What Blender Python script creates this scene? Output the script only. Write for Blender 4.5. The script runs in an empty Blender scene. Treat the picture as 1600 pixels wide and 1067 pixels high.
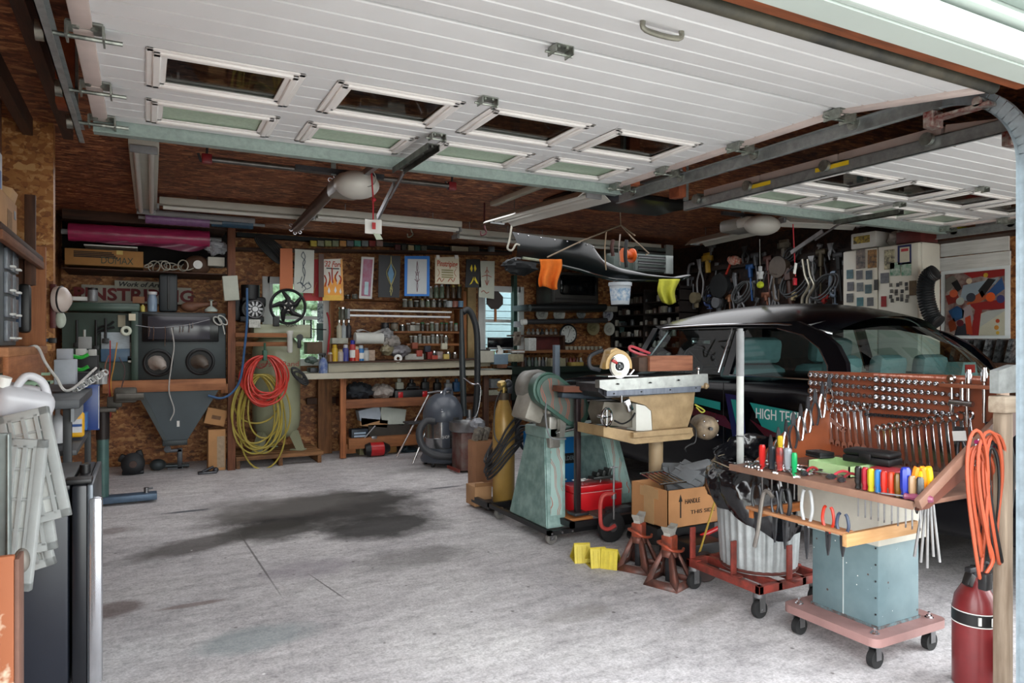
import bpy,bmesh,math,random
from mathutils import Vector,Matrix,Euler
R=math.radians; PI=math.pi; rnd=random.Random(7)
SC=bpy.context.scene; COL=SC.collection
# ---- camera model: level camera, 24.7 mm equivalent, turned 27.7 deg to the right of the depth axis
TH=R(27.7); FPX=1096.; YH=535.; CH=1.35
CS,CC=math.sin(TH),math.cos(TH)
def at(px,py,X=None,Y=None,Z=None):
    "point of the real plane X=, Y= or Z= that this direction of view meets"
    t=(px-800)/FPX; r=(CS+t*CC,CC-t*CS,(YH-py)/FPX)
    k=X/r[0] if X is not None else (Y/r[1] if Y is not None else (Z-CH)/r[2])
    return Vector((r[0]*k,r[1]*k,CH+r[2]*k))
def hexc(h):
    c=[int(h[i:i+2],16)/255 for i in (0,2,4)]
    return tuple(v/12.92 if v<=.04045 else ((v+.055)/1.055)**2.4 for v in c)
# ---- materials
MC={}
def nodes(name):
    m=bpy.data.materials.new(name); m.use_nodes=True; nt=m.node_tree
    return m,nt,nt.nodes['Principled BSDF']
def N(nt,t,**k):
    n=nt.nodes.new(t)
    for a,b in k.items(): setattr(n,a,b)
    return n
def ramp(nt,src,stops):
    r=N(nt,'ShaderNodeValToRGB'); e=r.color_ramp.elements
    while len(e)<len(stops): e.new(.5)
    for el,(p,c) in zip(e,stops): el.position=p; el.color=(*c,1)
    nt.links.new(src,r.inputs[0]); return r
def coords(nt,scale=(1,1,1),rot=(0,0,0),obj=True):
    tc=N(nt,'ShaderNodeTexCoord'); mp=N(nt,'ShaderNodeMapping')
    mp.inputs['Scale'].default_value=scale; mp.inputs['Rotation'].default_value=rot
    nt.links.new(tc.outputs['Object'],mp.inputs[0]); return mp.outputs[0]
def noise(nt,vec,s,d=4,ro=.6):
    n=N(nt,'ShaderNodeTexNoise'); n.inputs['Scale'].default_value=s; n.inputs['Detail'].default_value=d; n.inputs['Roughness'].default_value=ro
    nt.links.new(vec,n.inputs['Vector']); return n
def bump(nt,b,src,st,dist=.01):
    bp=N(nt,'ShaderNodeBump'); bp.inputs['Strength'].default_value=st; bp.inputs['Distance'].default_value=dist
    nt.links.new(src,bp.inputs['Height']); nt.links.new(bp.outputs[0],b.inputs['Normal'])
def mt(h,r=.55,m=0.,v=.25,s=9.,bp=.15,h2=None,st=(1,1,1),em=0,coat=0,tr=0,dist=.004,lo=.35,hi=.65):
    key=(h,r,m,v,s,bp,h2,st,em,coat,tr,lo)
    if key in MC: return MC[key]
    mm,nt,b=nodes('paint_'+h)
    c=hexc(h); c2=hexc(h2) if h2 else tuple(x*(1-v) for x in c)
    vec=coords(nt,st); n=noise(nt,vec,s)
    rp=ramp(nt,n.outputs['Fac'],[(lo,c2),(hi,c)])
    nt.links.new(rp.outputs[0],b.inputs['Base Color'])
    b.inputs['Roughness'].default_value=r; b.inputs['Metallic'].default_value=m
    if coat: b.inputs['Coat Weight'].default_value=coat; b.inputs['Coat Roughness'].default_value=.05
    if tr: b.inputs['Transmission Weight'].default_value=tr
    if em: b.inputs['Emission Color'].default_value=(*c,1); b.inputs['Emission Strength'].default_value=em
    if bp: bump(nt,b,n.outputs['Fac'],bp,dist)
    MC[key]=mm; return mm
def wood(h='8a5a34',h2='5d3a1f',ax='x',s=1.,r=.7):
    key=('w',h,h2,ax,s)
    if key in MC: return MC[key]
    mm,nt,b=nodes('wood_'+h)
    st={'x':(1.2,14,14),'y':(14,1.2,14),'z':(14,14,1.2)}[ax]
    vec=coords(nt,tuple(q*s for q in st)); n=noise(nt,vec,2.2,6,.65); n2=noise(nt,coords(nt,(1,1,1)),3,3)
    mx=N(nt,'ShaderNodeMath',operation='ADD'); nt.links.new(n.outputs[0],mx.inputs[0]); 
    ml=N(nt,'ShaderNodeMath',operation='MULTIPLY_ADD'); nt.links.new(n2.outputs[0],ml.inputs[0]); ml.inputs[1].default_value=.6; ml.inputs[2].default_value=-.3
    nt.links.new(ml.outputs[0],mx.inputs[1])
    rp=ramp(nt,mx.outputs[0],[(.3,hexc(h2)),(.7,hexc(h))])
    nt.links.new(rp.outputs[0],b.inputs['Base Color']); b.inputs['Roughness'].default_value=r
    bump(nt,b,n.outputs[0],.3,.003); MC[key]=mm; return mm
def osb(name,cols,sx=1,sy=1,sz=1,dark=1.):
    mm,nt,b=nodes(name); outs=[]
    for i,(ro,sc) in enumerate((((.3,.2,.5),(10,30,30)),((.9,.4,-1.1),(14,34,34)),((-.5,1.0,1.9),(12,26,26)))):
        vec=coords(nt,(sc[0]*sx*1.3,sc[1]*sy*.75,sc[2]*sz*.75),ro)
        v=N(nt,'ShaderNodeTexVoronoi'); v.inputs['Scale'].default_value=1.0; v.inputs['Randomness'].default_value=1
        ns=noise(nt,vec,.8,2); ad=N(nt,'ShaderNodeMixRGB'); ad.blend_type='ADD'; ad.inputs[0].default_value=.6
        nt.links.new(vec,ad.inputs[1]); nt.links.new(ns.outputs['Color'],ad.inputs[2]); nt.links.new(ad.outputs[0],v.inputs['Vector'])
        sp=N(nt,'ShaderNodeSeparateColor'); nt.links.new(v.outputs['Color'],sp.inputs[0]); outs.append(sp.outputs[i])
    mx=N(nt,'ShaderNodeMix'); mx.data_type='FLOAT'
    nz=noise(nt,coords(nt),14,3); rr=ramp(nt,nz.outputs[0],[(.47,(0,0,0)),(.53,(1,1,1))])
    nt.links.new(rr.outputs[0],mx.inputs[0]); nt.links.new(outs[0],mx.inputs[2]); nt.links.new(outs[1],mx.inputs[3])
    a=N(nt,'ShaderNodeMath',operation='MULTIPLY_ADD'); nt.links.new(outs[2],a.inputs[0]); a.inputs[1].default_value=.35; 
    m2=N(nt,'ShaderNodeMath',operation='MULTIPLY'); nt.links.new(mx.outputs[0],m2.inputs[0]); m2.inputs[1].default_value=.65; nt.links.new(m2.outputs[0],a.inputs[2])
    rp=ramp(nt,a.outputs[0],[(p,hexc(h)) for p,h in cols]); big=noise(nt,coords(nt),1.3,4)
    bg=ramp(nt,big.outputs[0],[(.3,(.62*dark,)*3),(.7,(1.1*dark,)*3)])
    mu=N(nt,'ShaderNodeMixRGB'); mu.blend_type='MULTIPLY'; mu.inputs[0].default_value=1
    nt.links.new(rp.outputs[0],mu.inputs[1]); nt.links.new(bg.outputs[0],mu.inputs[2]); nt.links.new(mu.outputs[0],b.inputs['Base Color'])
    b.inputs['Roughness'].default_value=.6; bump(nt,b,a.outputs[0],.3,.003); return mm
def glassmat(name,h='e8f0f0',rough=.02,alpha=.25):
    mm,nt,b=nodes(name); b.inputs['Base Color'].default_value=(*hexc(h),1); b.inputs['Roughness'].default_value=rough
    out=nt.nodes['Material Output']; t=N(nt,'ShaderNodeBsdfTransparent'); t.inputs[0].default_value=(*hexc(h),1)
    g=N(nt,'ShaderNodeBsdfGlossy'); g.inputs['Roughness'].default_value=rough
    mx=N(nt,'ShaderNodeMixShader'); lw=N(nt,'ShaderNodeLayerWeight'); lw.inputs[0].default_value=.5
    fr=N(nt,'ShaderNodeMath',operation='POWER'); fr.inputs[1].default_value=4; nt.links.new(lw.outputs['Facing'],fr.inputs[0])
    ma=N(nt,'ShaderNodeMath',operation='MULTIPLY_ADD'); ma.inputs[1].default_value=.35; ma.inputs[2].default_value=alpha
    nt.links.new(fr.outputs[0],ma.inputs[0]); nt.links.new(ma.outputs[0],mx.inputs[0]); nt.links.new(t.outputs[0],mx.inputs[1]); nt.links.new(g.outputs[0],mx.inputs[2]); nt.links.new(mx.outputs[0],out.inputs[0])
    return mm
# ---- mesh builder
class MB:
    def __init__(s): s.bm=bmesh.new(); s.T=Matrix()
    def _add(s,fn):
        n0=len(s.bm.verts); s.bm.verts.ensure_lookup_table(); old=set(s.bm.verts); fn()
        new=[v for v in s.bm.verts if v not in old]
        if s.T!=Matrix(): bmesh.ops.transform(s.bm,matrix=s.T,verts=new)
        return s
    def box(s,x0,y0,z0,x1,y1,z1,bev=0,rot=None,piv=None,seg=2):
        c=Vector(((x0+x1)/2,(y0+y1)/2,(z0+z1)/2)); M=Matrix.Translation(c)
        if rot: 
            p=Vector(piv) if piv else c
            M=Matrix.Translation(p)@Euler(rot).to_matrix().to_4x4()@Matrix.Translation(c-p)
        M=s.T@M@Matrix.Diagonal((abs(x1-x0),abs(y1-y0),abs(z1-z0),1))
        g=bmesh.ops.create_cube(s.bm,size=1,matrix=M)
        if bev:
            es={e for v in g['verts'] for e in v.link_edges}
            bmesh.ops.bevel(s.bm,geom=list(es),offset=bev,segments=seg,profile=.5,affect='EDGES')
        return s
    def _ring(s,c,u,v,r,n): return [s.bm.verts.new(s.T@(c+(u*math.cos(2*PI*i/n)+v*math.sin(2*PI*i/n))*r)) for i in range(n)]
    def cyl(s,a,b,r0,r1=None,n=16,cap=True):
        a,b=Vector(a),Vector(b); r1=r0 if r1 is None else r1; w=(b-a).normalized()
        u=w.orthogonal().normalized(); v=w.cross(u)
        A=s._ring(a,u,v,max(r0,1e-5),n); B=s._ring(b,u,v,max(r1,1e-5),n)
        for i in range(n): s.bm.faces.new((A[i],A[(i+1)%n],B[(i+1)%n],B[i]))
        if cap: s.bm.faces.new(A[::-1]); s.bm.faces.new(B)
        return s
    def tube(s,pts,r,n=8,closed=False,rs=None):
        P=[Vector(p) for p in pts]; m=len(P); rings=[]; u=None
        for i,p in enumerate(P):
            if closed: d=P[(i+1)%m]-P[i-1]
            else: d=P[min(i+1,m-1)]-P[max(i-1,0)]
            d=d.normalized() if d.length>1e-9 else Vector((0,0,1))
            u=d.orthogonal().normalized() if u is None else (u-d*u.dot(d)).normalized()
            rings.append(s._ring(p,u,d.cross(u),rs[i] if rs else r,n))
        for i in range(m if closed else m-1):
            A,B=rings[i],rings[(i+1)%m]
            for j in range(n): s.bm.faces.new((A[j],A[(j+1)%n],B[(j+1)%n],B[j]))
        if not closed: s.bm.faces.new(rings[0][::-1]); s.bm.faces.new(rings[-1])
        return s
    def lathe(s,prof,c=(0,0,0),ax=(0,0,1),n=24,a0=0,a1=2*PI,sc=(1,1)):
        w=Vector(ax).normalized(); u=w.orthogonal().normalized() if abs(w.z)<.99 else Vector((1,0,0)); v=w.cross(u); c=Vector(c); rings=[]
        for r,z in prof:
            if r<1e-6: rings.append([s.bm.verts.new(s.T@(c+w*z))])
            else: rings.append([s.bm.verts.new(s.T@(c+w*z+(u*math.cos(2*PI*i/n)*sc[0]+v*math.sin(2*PI*i/n)*sc[1])*r)) for i in range(n)])
        for A,B in zip(rings,rings[1:]):
            for i in range(n):
                j=(i+1)%n
                f=(A[0],B[j],B[i]) if len(A)==1 and len(B)>1 else ((A[i],A[j],B[0]) if len(B)==1 and len(A)>1 else ((A[i],A[j],B[j],B[i]) if len(A)>1 else None))
                if f: s.bm.faces.new(f)
        return s
    def prism(s,poly,h0,h1,pl='xy'):
        f={'xy':lambda a,b,h:(a,b,h),'xz':lambda a,b,h:(a,h,b),'yz':lambda a,b,h:(h,a,b)}[pl]
        A=[s.bm.verts.new(s.T@Vector(f(a,b,h0))) for a,b in poly]; B=[s.bm.verts.new(s.T@Vector(f(a,b,h1))) for a,b in poly]; n=len(poly)
        for i in range(n): s.bm.faces.new((A[i],A[(i+1)%n],B[(i+1)%n],B[i]))
        s.bm.faces.new(A[::-1]); s.bm.faces.new(B); return s
    def quad(s,*p): s.bm.faces.new([s.bm.verts.new(s.T@Vector(q)) for q in p]); return s
    def sph(s,c,r,n=16,m=10):
        if not isinstance(r,(tuple,list)): r=(r,r,r)
        M=s.T@Matrix.Translation(Vector(c))@Matrix.Diagonal((*r,1)); bmesh.ops.create_uvsphere(s.bm,u_segments=n,v_segments=m,radius=1,matrix=M); return s
    def torus(s,c,R0,r,ax=(0,0,1),n=28,k=8,sc=(1,1),a0=0,a1=2*PI):
        w=Vector(ax).normalized(); u=w.orthogonal().normalized() if abs(w.z)<.99 else Vector((1,0,0)); v=w.cross(u); c=Vector(c)
        full=abs(a1-a0-2*PI)<1e-6; m=n if full else n+1
        return s.tube([c+(u*math.cos(a0+(a1-a0)*i/n)*sc[0]+v*math.sin(a0+(a1-a0)*i/n)*sc[1])*R0 for i in range(m)],r,k,closed=full)
    def grid(s,fn,nu,nv,th=0):
        V=[[s.bm.verts.new(s.T@Vector(fn(i/nu,j/nv))) for j in range(nv+1)] for i in range(nu+1)]
        for i in range(nu):
            for j in range(nv): s.bm.faces.new((V[i][j],V[i+1][j],V[i+1][j+1],V[i][j+1]))
        return s
    def mesh(s,name,mat,ang=38):
        bmesh.ops.recalc_face_normals(s.bm,faces=s.bm.faces); me=bpy.data.meshes.new(name); s.bm.to_mesh(me); s.bm.free()
        for p in me.polygons: p.use_smooth=True
        me.set_sharp_from_angle(angle=R(ang))
        for m in (mat if isinstance(mat,(list,tuple)) else [mat]): me.materials.append(m)
        return me
LAB={}
def tag(o,label=None,cat=None,group=None,kind=None):
    if label: o['label']=label
    if cat: o['category']=cat
    if group: o['group']=group
    if kind: o['kind']=kind
    return o
def thing(name,label,cat,loc=(0,0,0),rz=0,group=None,rot=None):
    o=bpy.data.objects.new(name,None); COL.objects.link(o); o.empty_display_size=.1; o.location=loc; o.rotation_euler=rot or (0,0,rz); return tag(o,label,cat,group)
def ob(name,mb,mat,parent=None,label=None,cat=None,group=None,loc=None,rot=None,ang=38,kind=None):
    "links one mesh object; a top-level one gets its origin at its own base"
    me=mb.mesh(name,mat,ang) if isinstance(mb,MB) else mb
    o=bpy.data.objects.new(name,me); COL.objects.link(o)
    if parent: o.parent=parent
    elif loc is None and not kind:
        vs=me.vertices; n=len(vs); c=Vector((sum(v.co.x for v in vs)/n,sum(v.co.y for v in vs)/n,min(v.co.z for v in vs)))
        me.transform(Matrix.Translation(-c)); o.location=c
    if loc is not None: o.location=loc
    if rot: o.rotation_euler=rot
    return tag(o,label,cat,group,kind)
def st(name,mb,mat,label=None): return ob(name,mb,mat,kind='structure',label=label)
def dup(o,loc=None,rz=None,label=None,group=None,parent=None,rot=None,sc=None):
    c=o.copy(); COL.objects.link(c)
    if parent: c.parent=parent
    if loc is not None: c.location=loc
    if rz is not None: c.rotation_euler=(0,0,rz)
    if rot is not None: c.rotation_euler=rot
    if sc is not None: c.scale=(sc,sc,sc) if not isinstance(sc,tuple) else sc
    if label: c['label']=label
    if group: c['group']=group
    for ch in list(o.children):
        d=ch.copy(); COL.objects.link(d); d.parent=c
        for g in ch.children:
            e=g.copy(); COL.objects.link(e); e.parent=d
    return c
def text(s,h,mat,parent,loc,rot,name='lettering',w=None,ex=.001,align='CENTER',bold=0,shear=0,label=None,**kw):
    "raised letters; h is cap height; w squeezes to a width"
    cu=bpy.data.curves.new(name,'FONT'); cu.body=s; cu.size=h/.72; cu.extrude=ex; cu.align_x=align; cu.align_y='CENTER'; cu.offset=bold; cu.shear=shear; cu.resolution_u=3
    t=bpy.data.objects.new(name,cu); COL.objects.link(t); dg=bpy.context.evaluated_depsgraph_get(); dg.update()
    me=bpy.data.meshes.new_from_object(t.evaluated_get(dg)); bpy.data.objects.remove(t); bpy.data.curves.remove(cu)
    if w:
        xs=[v.co.x for v in me.vertices]; k=w/(max(xs)-min(xs)); me.transform(Matrix.Diagonal((k,1,1,1)))
    me.materials.clear(); me.materials.append(mat)
    o=ob(name,me,mat,parent,loc=loc,rot=rot,label=label); return o
FY=(R(90),0,0)          # lettering facing -Y (towards the openings)
FX=(R(90),0,R(-90))     # lettering facing -X
FXp=(R(90),0,R(90))     # facing +X
def curve_pts(ps,n=8):
    "Catmull-Rom through points"
    P=[Vector(p) for p in ps]; P=[P[0]*2-P[1]]+P+[P[-1]*2-P[-2]]; out=[]
    for i in range(1,len(P)-2):
        a,b,c,d=P[i-1:i+3]
        for k in range(n):
            t=k/n; out.append(.5*((2*b)+(c-a)*t+(2*a-5*b+4*c-d)*t*t+(3*b-a-3*c+d)*t**3))
    out.append(P[-2]); return out
# common materials
WHITE=mt('e9e9e6',.45,v=.06); BLACK=mt('141416',.45,v=.3); BLKG=mt('0d0d10',.22,v=.2); RUB=mt('1b1b1c',.8,v=.3); DARK=mt('26262a',.5,v=.4)
CHROME=mt('d5d5d8',.16,1,v=.12,bp=0); STEEL=mt('9a9a9c',.35,.9,v=.35); STEELD=mt('55565a',.45,.8,v=.4); GALV=mt('a9b4b2',.42,.75,v=.3,s=30,bp=.1); GALVG=mt('9dada7',.5,.45,v=.2,s=40,bp=.05)
CARD=mt('b98a5c',.85,v=.18,s=5); CARDD=mt('8c6440',.85,v=.25,s=5); RED=mt('b5161c',.35,v=.15,coat=.3); ORANGE=mt('e8611c',.55,v=.15); YEL=mt('d9b92a',.5,v=.2); BLUE=mt('1e4f96',.45,v=.2); GREEN=mt('1d7a4a',.5,v=.2)
WD=wood('9a6237','6a3f20','x'); WDZ=wood('a2683a','6d4122','z'); WDY=wood('9a6237','6a3f20','y'); WDK=wood('4a2c1a','2a170d','x'); WDKZ=wood('5a3722','331c10','z'); WDKY=wood('4a2c1a','2a170d','y')
RUSTRED=mt('7d3226',.6,.2,v=.35,s=14); MAROON=mt('5c2220',.5,v=.3,s=14); PAPER=mt('dcdcd8',.8,v=.06); IVORY=mt('cfc7ae',.6,v=.12); GLASSJ=mt('c9d3cf',.08,v=.1,tr=.7,bp=0)
GREY=mt('8e9092',.55,v=.2); BEIGE=mt('b6a388',.5,v=.2,s=12); OLIVEG=mt('8b8f78',.5,v=.12); SAWG=mt('5f7a74',.45,v=.3,s=10); SAWGD=mt('24463c',.45,v=.3)
WORLD=7.9; EXPO=0.0; FILLP=25
from mathutils import noise as mn0
# ---------------------------------------------------------------- the room
X0,X1,Y0,Y1,ZC=-.77,6.6,1.2,8.75,2.65
OSBW=osb('strand_board_wall',[(.1,'643a1f'),(.4,'93592f'),(.62,'af7340'),(.9,'d09b62')],sx=1.2,sy=1.2,sz=1.5)
OSBC=osb('strand_board_ceiling',[(.15,'4f2613'),(.45,'7d452a'),(.7,'9c5f3c'),(.9,'c48a5c')],sx=.8,sy=1.5,dark=1.05)
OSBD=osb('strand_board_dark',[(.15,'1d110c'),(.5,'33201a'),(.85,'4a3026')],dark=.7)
def floor_mat():
    mm,nt,b=nodes('stained_concrete'); vec=coords(nt)
    n1=noise(nt,vec,1.1,6,.6); n2=noise(nt,vec,34,6,.75); n3=noise(nt,coords(nt,(1,2.6,1)),3.2,7,.75)
    base=ramp(nt,n1.outputs[0],[(.3,hexc('b4b1b3')),(.5,hexc('c9c6c7')),(.72,hexc('dad8d7'))])
    cur=base.outputs[0]
    def mixc(fac,colr,blend='MIX'):
        nonlocal cur
        m=N(nt,'ShaderNodeMixRGB'); m.blend_type=blend
        if isinstance(fac,float): m.inputs[0].default_value=fac
        else: nt.links.new(fac,m.inputs[0])
        nt.links.new(cur,m.inputs[1])
        if isinstance(colr,tuple): m.inputs[2].default_value=(*colr,1)
        else: nt.links.new(colr,m.inputs[2])
        cur=m.outputs[0]
    sp=ramp(nt,n2.outputs[0],[(.36,(.6,.6,.6)),(.5,(.97,.97,.97)),(.68,(1.16,1.16,1.16))]); mixc(.7,sp.outputs[0],'MULTIPLY')
    st3=ramp(nt,n3.outputs[0],[(.36,(.5,.49,.49)),(.56,(1,1,1))]); mixc(.5,st3.outputs[0],'MULTIPLY')
    n4=noise(nt,coords(nt,(1,1.5,1)),9,5,.7); s4=ramp(nt,n4.outputs[0],[(.38,(.66,.65,.66)),(.52,(1,1,1)),(.7,(1.08,1.08,1.08))]); mixc(.5,s4.outputs[0],'MULTIPLY')
    n5=noise(nt,coords(nt),90,3,.6); s5=ramp(nt,n5.outputs[0],[(.4,(.8,.8,.8)),(.6,(1.1,1.1,1.1))]); mixc(.8,s5.outputs[0],'MULTIPLY')
    def blob(x,y,rx,ry,col,amt,rz=0.,soft=.45,wob=.55,ws=2.2):
        m=N(nt,'ShaderNodeMapping'); m.vector_type='TEXTURE'; tc=N(nt,'ShaderNodeTexCoord')
        m.inputs['Location'].default_value=(x,y,0); m.inputs['Rotation'].default_value=(0,0,rz); m.inputs['Scale'].default_value=(rx,ry,1)
        nt.links.new(tc.outputs['Object'],m.inputs[0]); ln=N(nt,'ShaderNodeVectorMath',operation='LENGTH'); nt.links.new(m.outputs[0],ln.inputs[0])
        nz=noise(nt,coords(nt),ws,5,.62); a=N(nt,'ShaderNodeMath',operation='MULTIPLY_ADD'); nt.links.new(nz.outputs[0],a.inputs[0]); a.inputs[1].default_value=wob*2; a.inputs[2].default_value=-wob
        ad=N(nt,'ShaderNodeMath',operation='ADD'); nt.links.new(ln.outputs['Value'],ad.inputs[0]); nt.links.new(a.outputs[0],ad.inputs[1])
        rp=ramp(nt,ad.outputs[0],[(max(0,1-soft),(amt,)*3),(1.,(0,0,0))]); mixc(rp.outputs[0],hexc(col))
    for px,py,rx,ry,c,am,rz in ((500,800,.95,.7,'4a4744',.8,0),(525,790,.95,.62,'24211f',.9,0),(460,805,.5,.4,'2a2725',.8,0),(600,822,.55,.42,'191715',.92,0),(440,815,.3,.26,'131110',.9,0),(530,775,.5,.12,'100f0e',.9,0),(330,845,.75,.22,'45413e',.8,.5),(430,830,.5,.32,'26241f',.85,0),
        (650,870,.5,.22,'4b4846',.5,0),(440,790,.9,.5,'6b6865',.6,0),(180,950,.16,.14,'5a4640',.7,0),(300,945,.2,.035,'6a5048',.6,0),(390,1000,.3,.17,'7d8c8e',.55,0),(170,830,.2,.12,'5c4640',.5,0),
        (700,730,.9,.2,'7c7a77',.5,0),(290,799,.22,.05,'3c434c',.85,0),(700,761,.2,.03,'30353c',.8,0),(480,890,.35,.2,'857c86',.4,0),(1100,960,.3,.08,'8a8681',.4,.3),(900,960,.25,.1,'8a8681',.4,0),(1460,850,.5,.15,'6b665f',.5,0)):
        p=at(px,py,Z=0); blob(p.x,p.y,rx,ry,c,am,rz)
    for x,y,L,w,rz in ((.62,4.7,1.0,.008,R(92)),(.9,3.9,.35,.006,R(100)),(2.6,3.2,.3,.004,R(70))): blob(x,y,L,w,'4a4745',.75,rz,.5,.25,5)
    # small dark spots
    v=N(nt,'ShaderNodeTexVoronoi'); v.inputs['Scale'].default_value=5.5; nt.links.new(coords(nt),v.inputs['Vector']); rp=ramp(nt,v.outputs['Distance'],[(.035,(.75,.75,.75)),(.07,(0,0,0))]); mixc(rp.outputs[0],hexc('4c4844'))
    v=N(nt,'ShaderNodeTexVoronoi'); v.inputs['Scale'].default_value=3.1; nt.links.new(coords(nt),v.inputs['Vector']); rp=ramp(nt,v.outputs['Distance'],[(.012,(.9,.9,.9)),(.028,(0,0,0))]); mixc(rp.outputs[0],hexc('eeeeee'))
    nt.links.new(cur,b.inputs['Base Color']); b.inputs['Roughness'].default_value=.75; bump(nt,b,n2.outputs[0],.25,.006); return mm
st('floor',MB().box(X0-.15,Y0,-.12,X1+.15,Y1+.15,0),floor_mat())
st('driveway',MB().box(-14,-16,-.14,20,Y0,-.02),mt('a5a29c',.85,v=.08,s=2))
st('ceiling',MB().box(X0-.15,Y0,ZC,X1+.15,Y1+.15,ZC+.1),OSBC)
st('wall_left',MB().box(X0-.12,Y0,0,X0,Y1+.12,ZC),OSBW)
st('wall_right',MB().box(X1,Y0,0,X1+.12,4.2,ZC),OSBW)
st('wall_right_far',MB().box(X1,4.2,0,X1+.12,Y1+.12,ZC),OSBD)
# back wall with two window openings
WIN=[]
for a,b in (((424,438),(512,548)),((752,440),(800,545))):
    p,q=at(*a,Y=Y1),at(*b,Y=Y1); WIN.append((p.x,q.x,min(p.z,q.z),2.02))
WIN=[(1.30,1.98,1.12,2.08),(4.12,4.72,1.12,2.08)]
xs=[X0,WIN[0][0],WIN[0][1],WIN[1][0],WIN[1][1],X1]
m=MB()
for i in (0,2,4): m.box(xs[i],Y1,0,xs[i+1],Y1+.12,ZC)
for w in WIN: m.box(w[0],Y1,0,w[1],Y1+.12,w[2]); m.box(w[0],Y1,w[3],w[1],Y1+.12,ZC)
st('wall_back',m,OSBW)
for i,w in enumerate(WIN):
    m=MB(); t=.055; zc=(w[2]+w[3])/2+.05
    for a in ((w[0]-t,w[2]-t,w[0]+.03,w[3]+t),(w[1]-.03,w[2]-t,w[1]+t,w[3]+t),(w[0],w[2]-t,w[1],w[2]+.03),(w[0],w[3]-.03,w[1],w[3]+t)): m.box(a[0],Y1-.025,a[1],a[2],Y1+.06,a[3],.004)
    m.box(w[0],Y1+.01,zc-.022,w[1],Y1+.07,zc+.022); m.box(w[0]+.03,Y1+.02,w[2],w[0]+.07,Y1+.06,w[3]); m.box(w[1]-.07,Y1+.02,w[2],w[1]-.03,Y1+.06,w[3])
    fr=st('window_%d'%(i+1),m,mt('d9dcdc',.5,v=.08))
    ob('pane',MB().box(w[0],Y1+.035,w[2],w[1],Y1+.04,w[3]),glassmat('window_glass_%d'%i,'f2f8fa',.02,.06),fr)
# neighbouring siding seen through the windows
m=MB()
for k in range(30): m.box(3.2,Y1+1.6+.004*0,.0+k*.11,8,Y1+1.64,.1+k*.11)
m.box(3.2,Y1+1.65,0,8,Y1+1.7,3.4)
st('wall_neighbour_siding',m,mt('7f969c',.6,v=.1,bp=0))
m=MB().grid(lambda u,v:(-2+5.1*u,Y1+1.6+.25*mn0.noise(Vector((u*30,v*18,1))),3.4*v),90,50); ob('foliage',m,mt('8fae8a',.7,v=.6,s=16,h2='2f4a30'),None,'green leafy hedge outside the left back window','hedge',kind='stuff')
# front wall around the two door openings
WDX=wood('8a4a26','4a2614','x')
m=MB(); 
m.box(X0-.12,1.08,0,-.24,1.2,ZC).box(2.72,1.08,0,3.08,1.2,ZC).box(5.92,1.08,0,X1+.12,1.2,ZC)
st('wall_front',m,OSBW)
m=MB().box(-.24,1.1,2.2,2.6,1.3,ZC).box(3.2,1.1,2.2,5.88,1.3,ZC)
st('wall_front_header',m,WDX)
SID=mt('abb5b0',.5,v=.05,s=3)
m=MB().box(-1.5,1.03,2.09,7.4,1.1,2.3).box(-1.5,1.05,2.3,7.4,1.1,2.75)
m.box(-1.5,1.01,2.095,7.4,1.03,2.17,.004).box(-1.5,.99,2.18,7.4,1.03,2.2,.004).box(-1.5,.96,2.24,7.4,1.03,2.262,.006)
for k in range(5): m.box(-1.5,1.01,2.3+k*.1,7.4,1.05,2.39+k*.1)
st('trim_1',m,SID)
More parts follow.
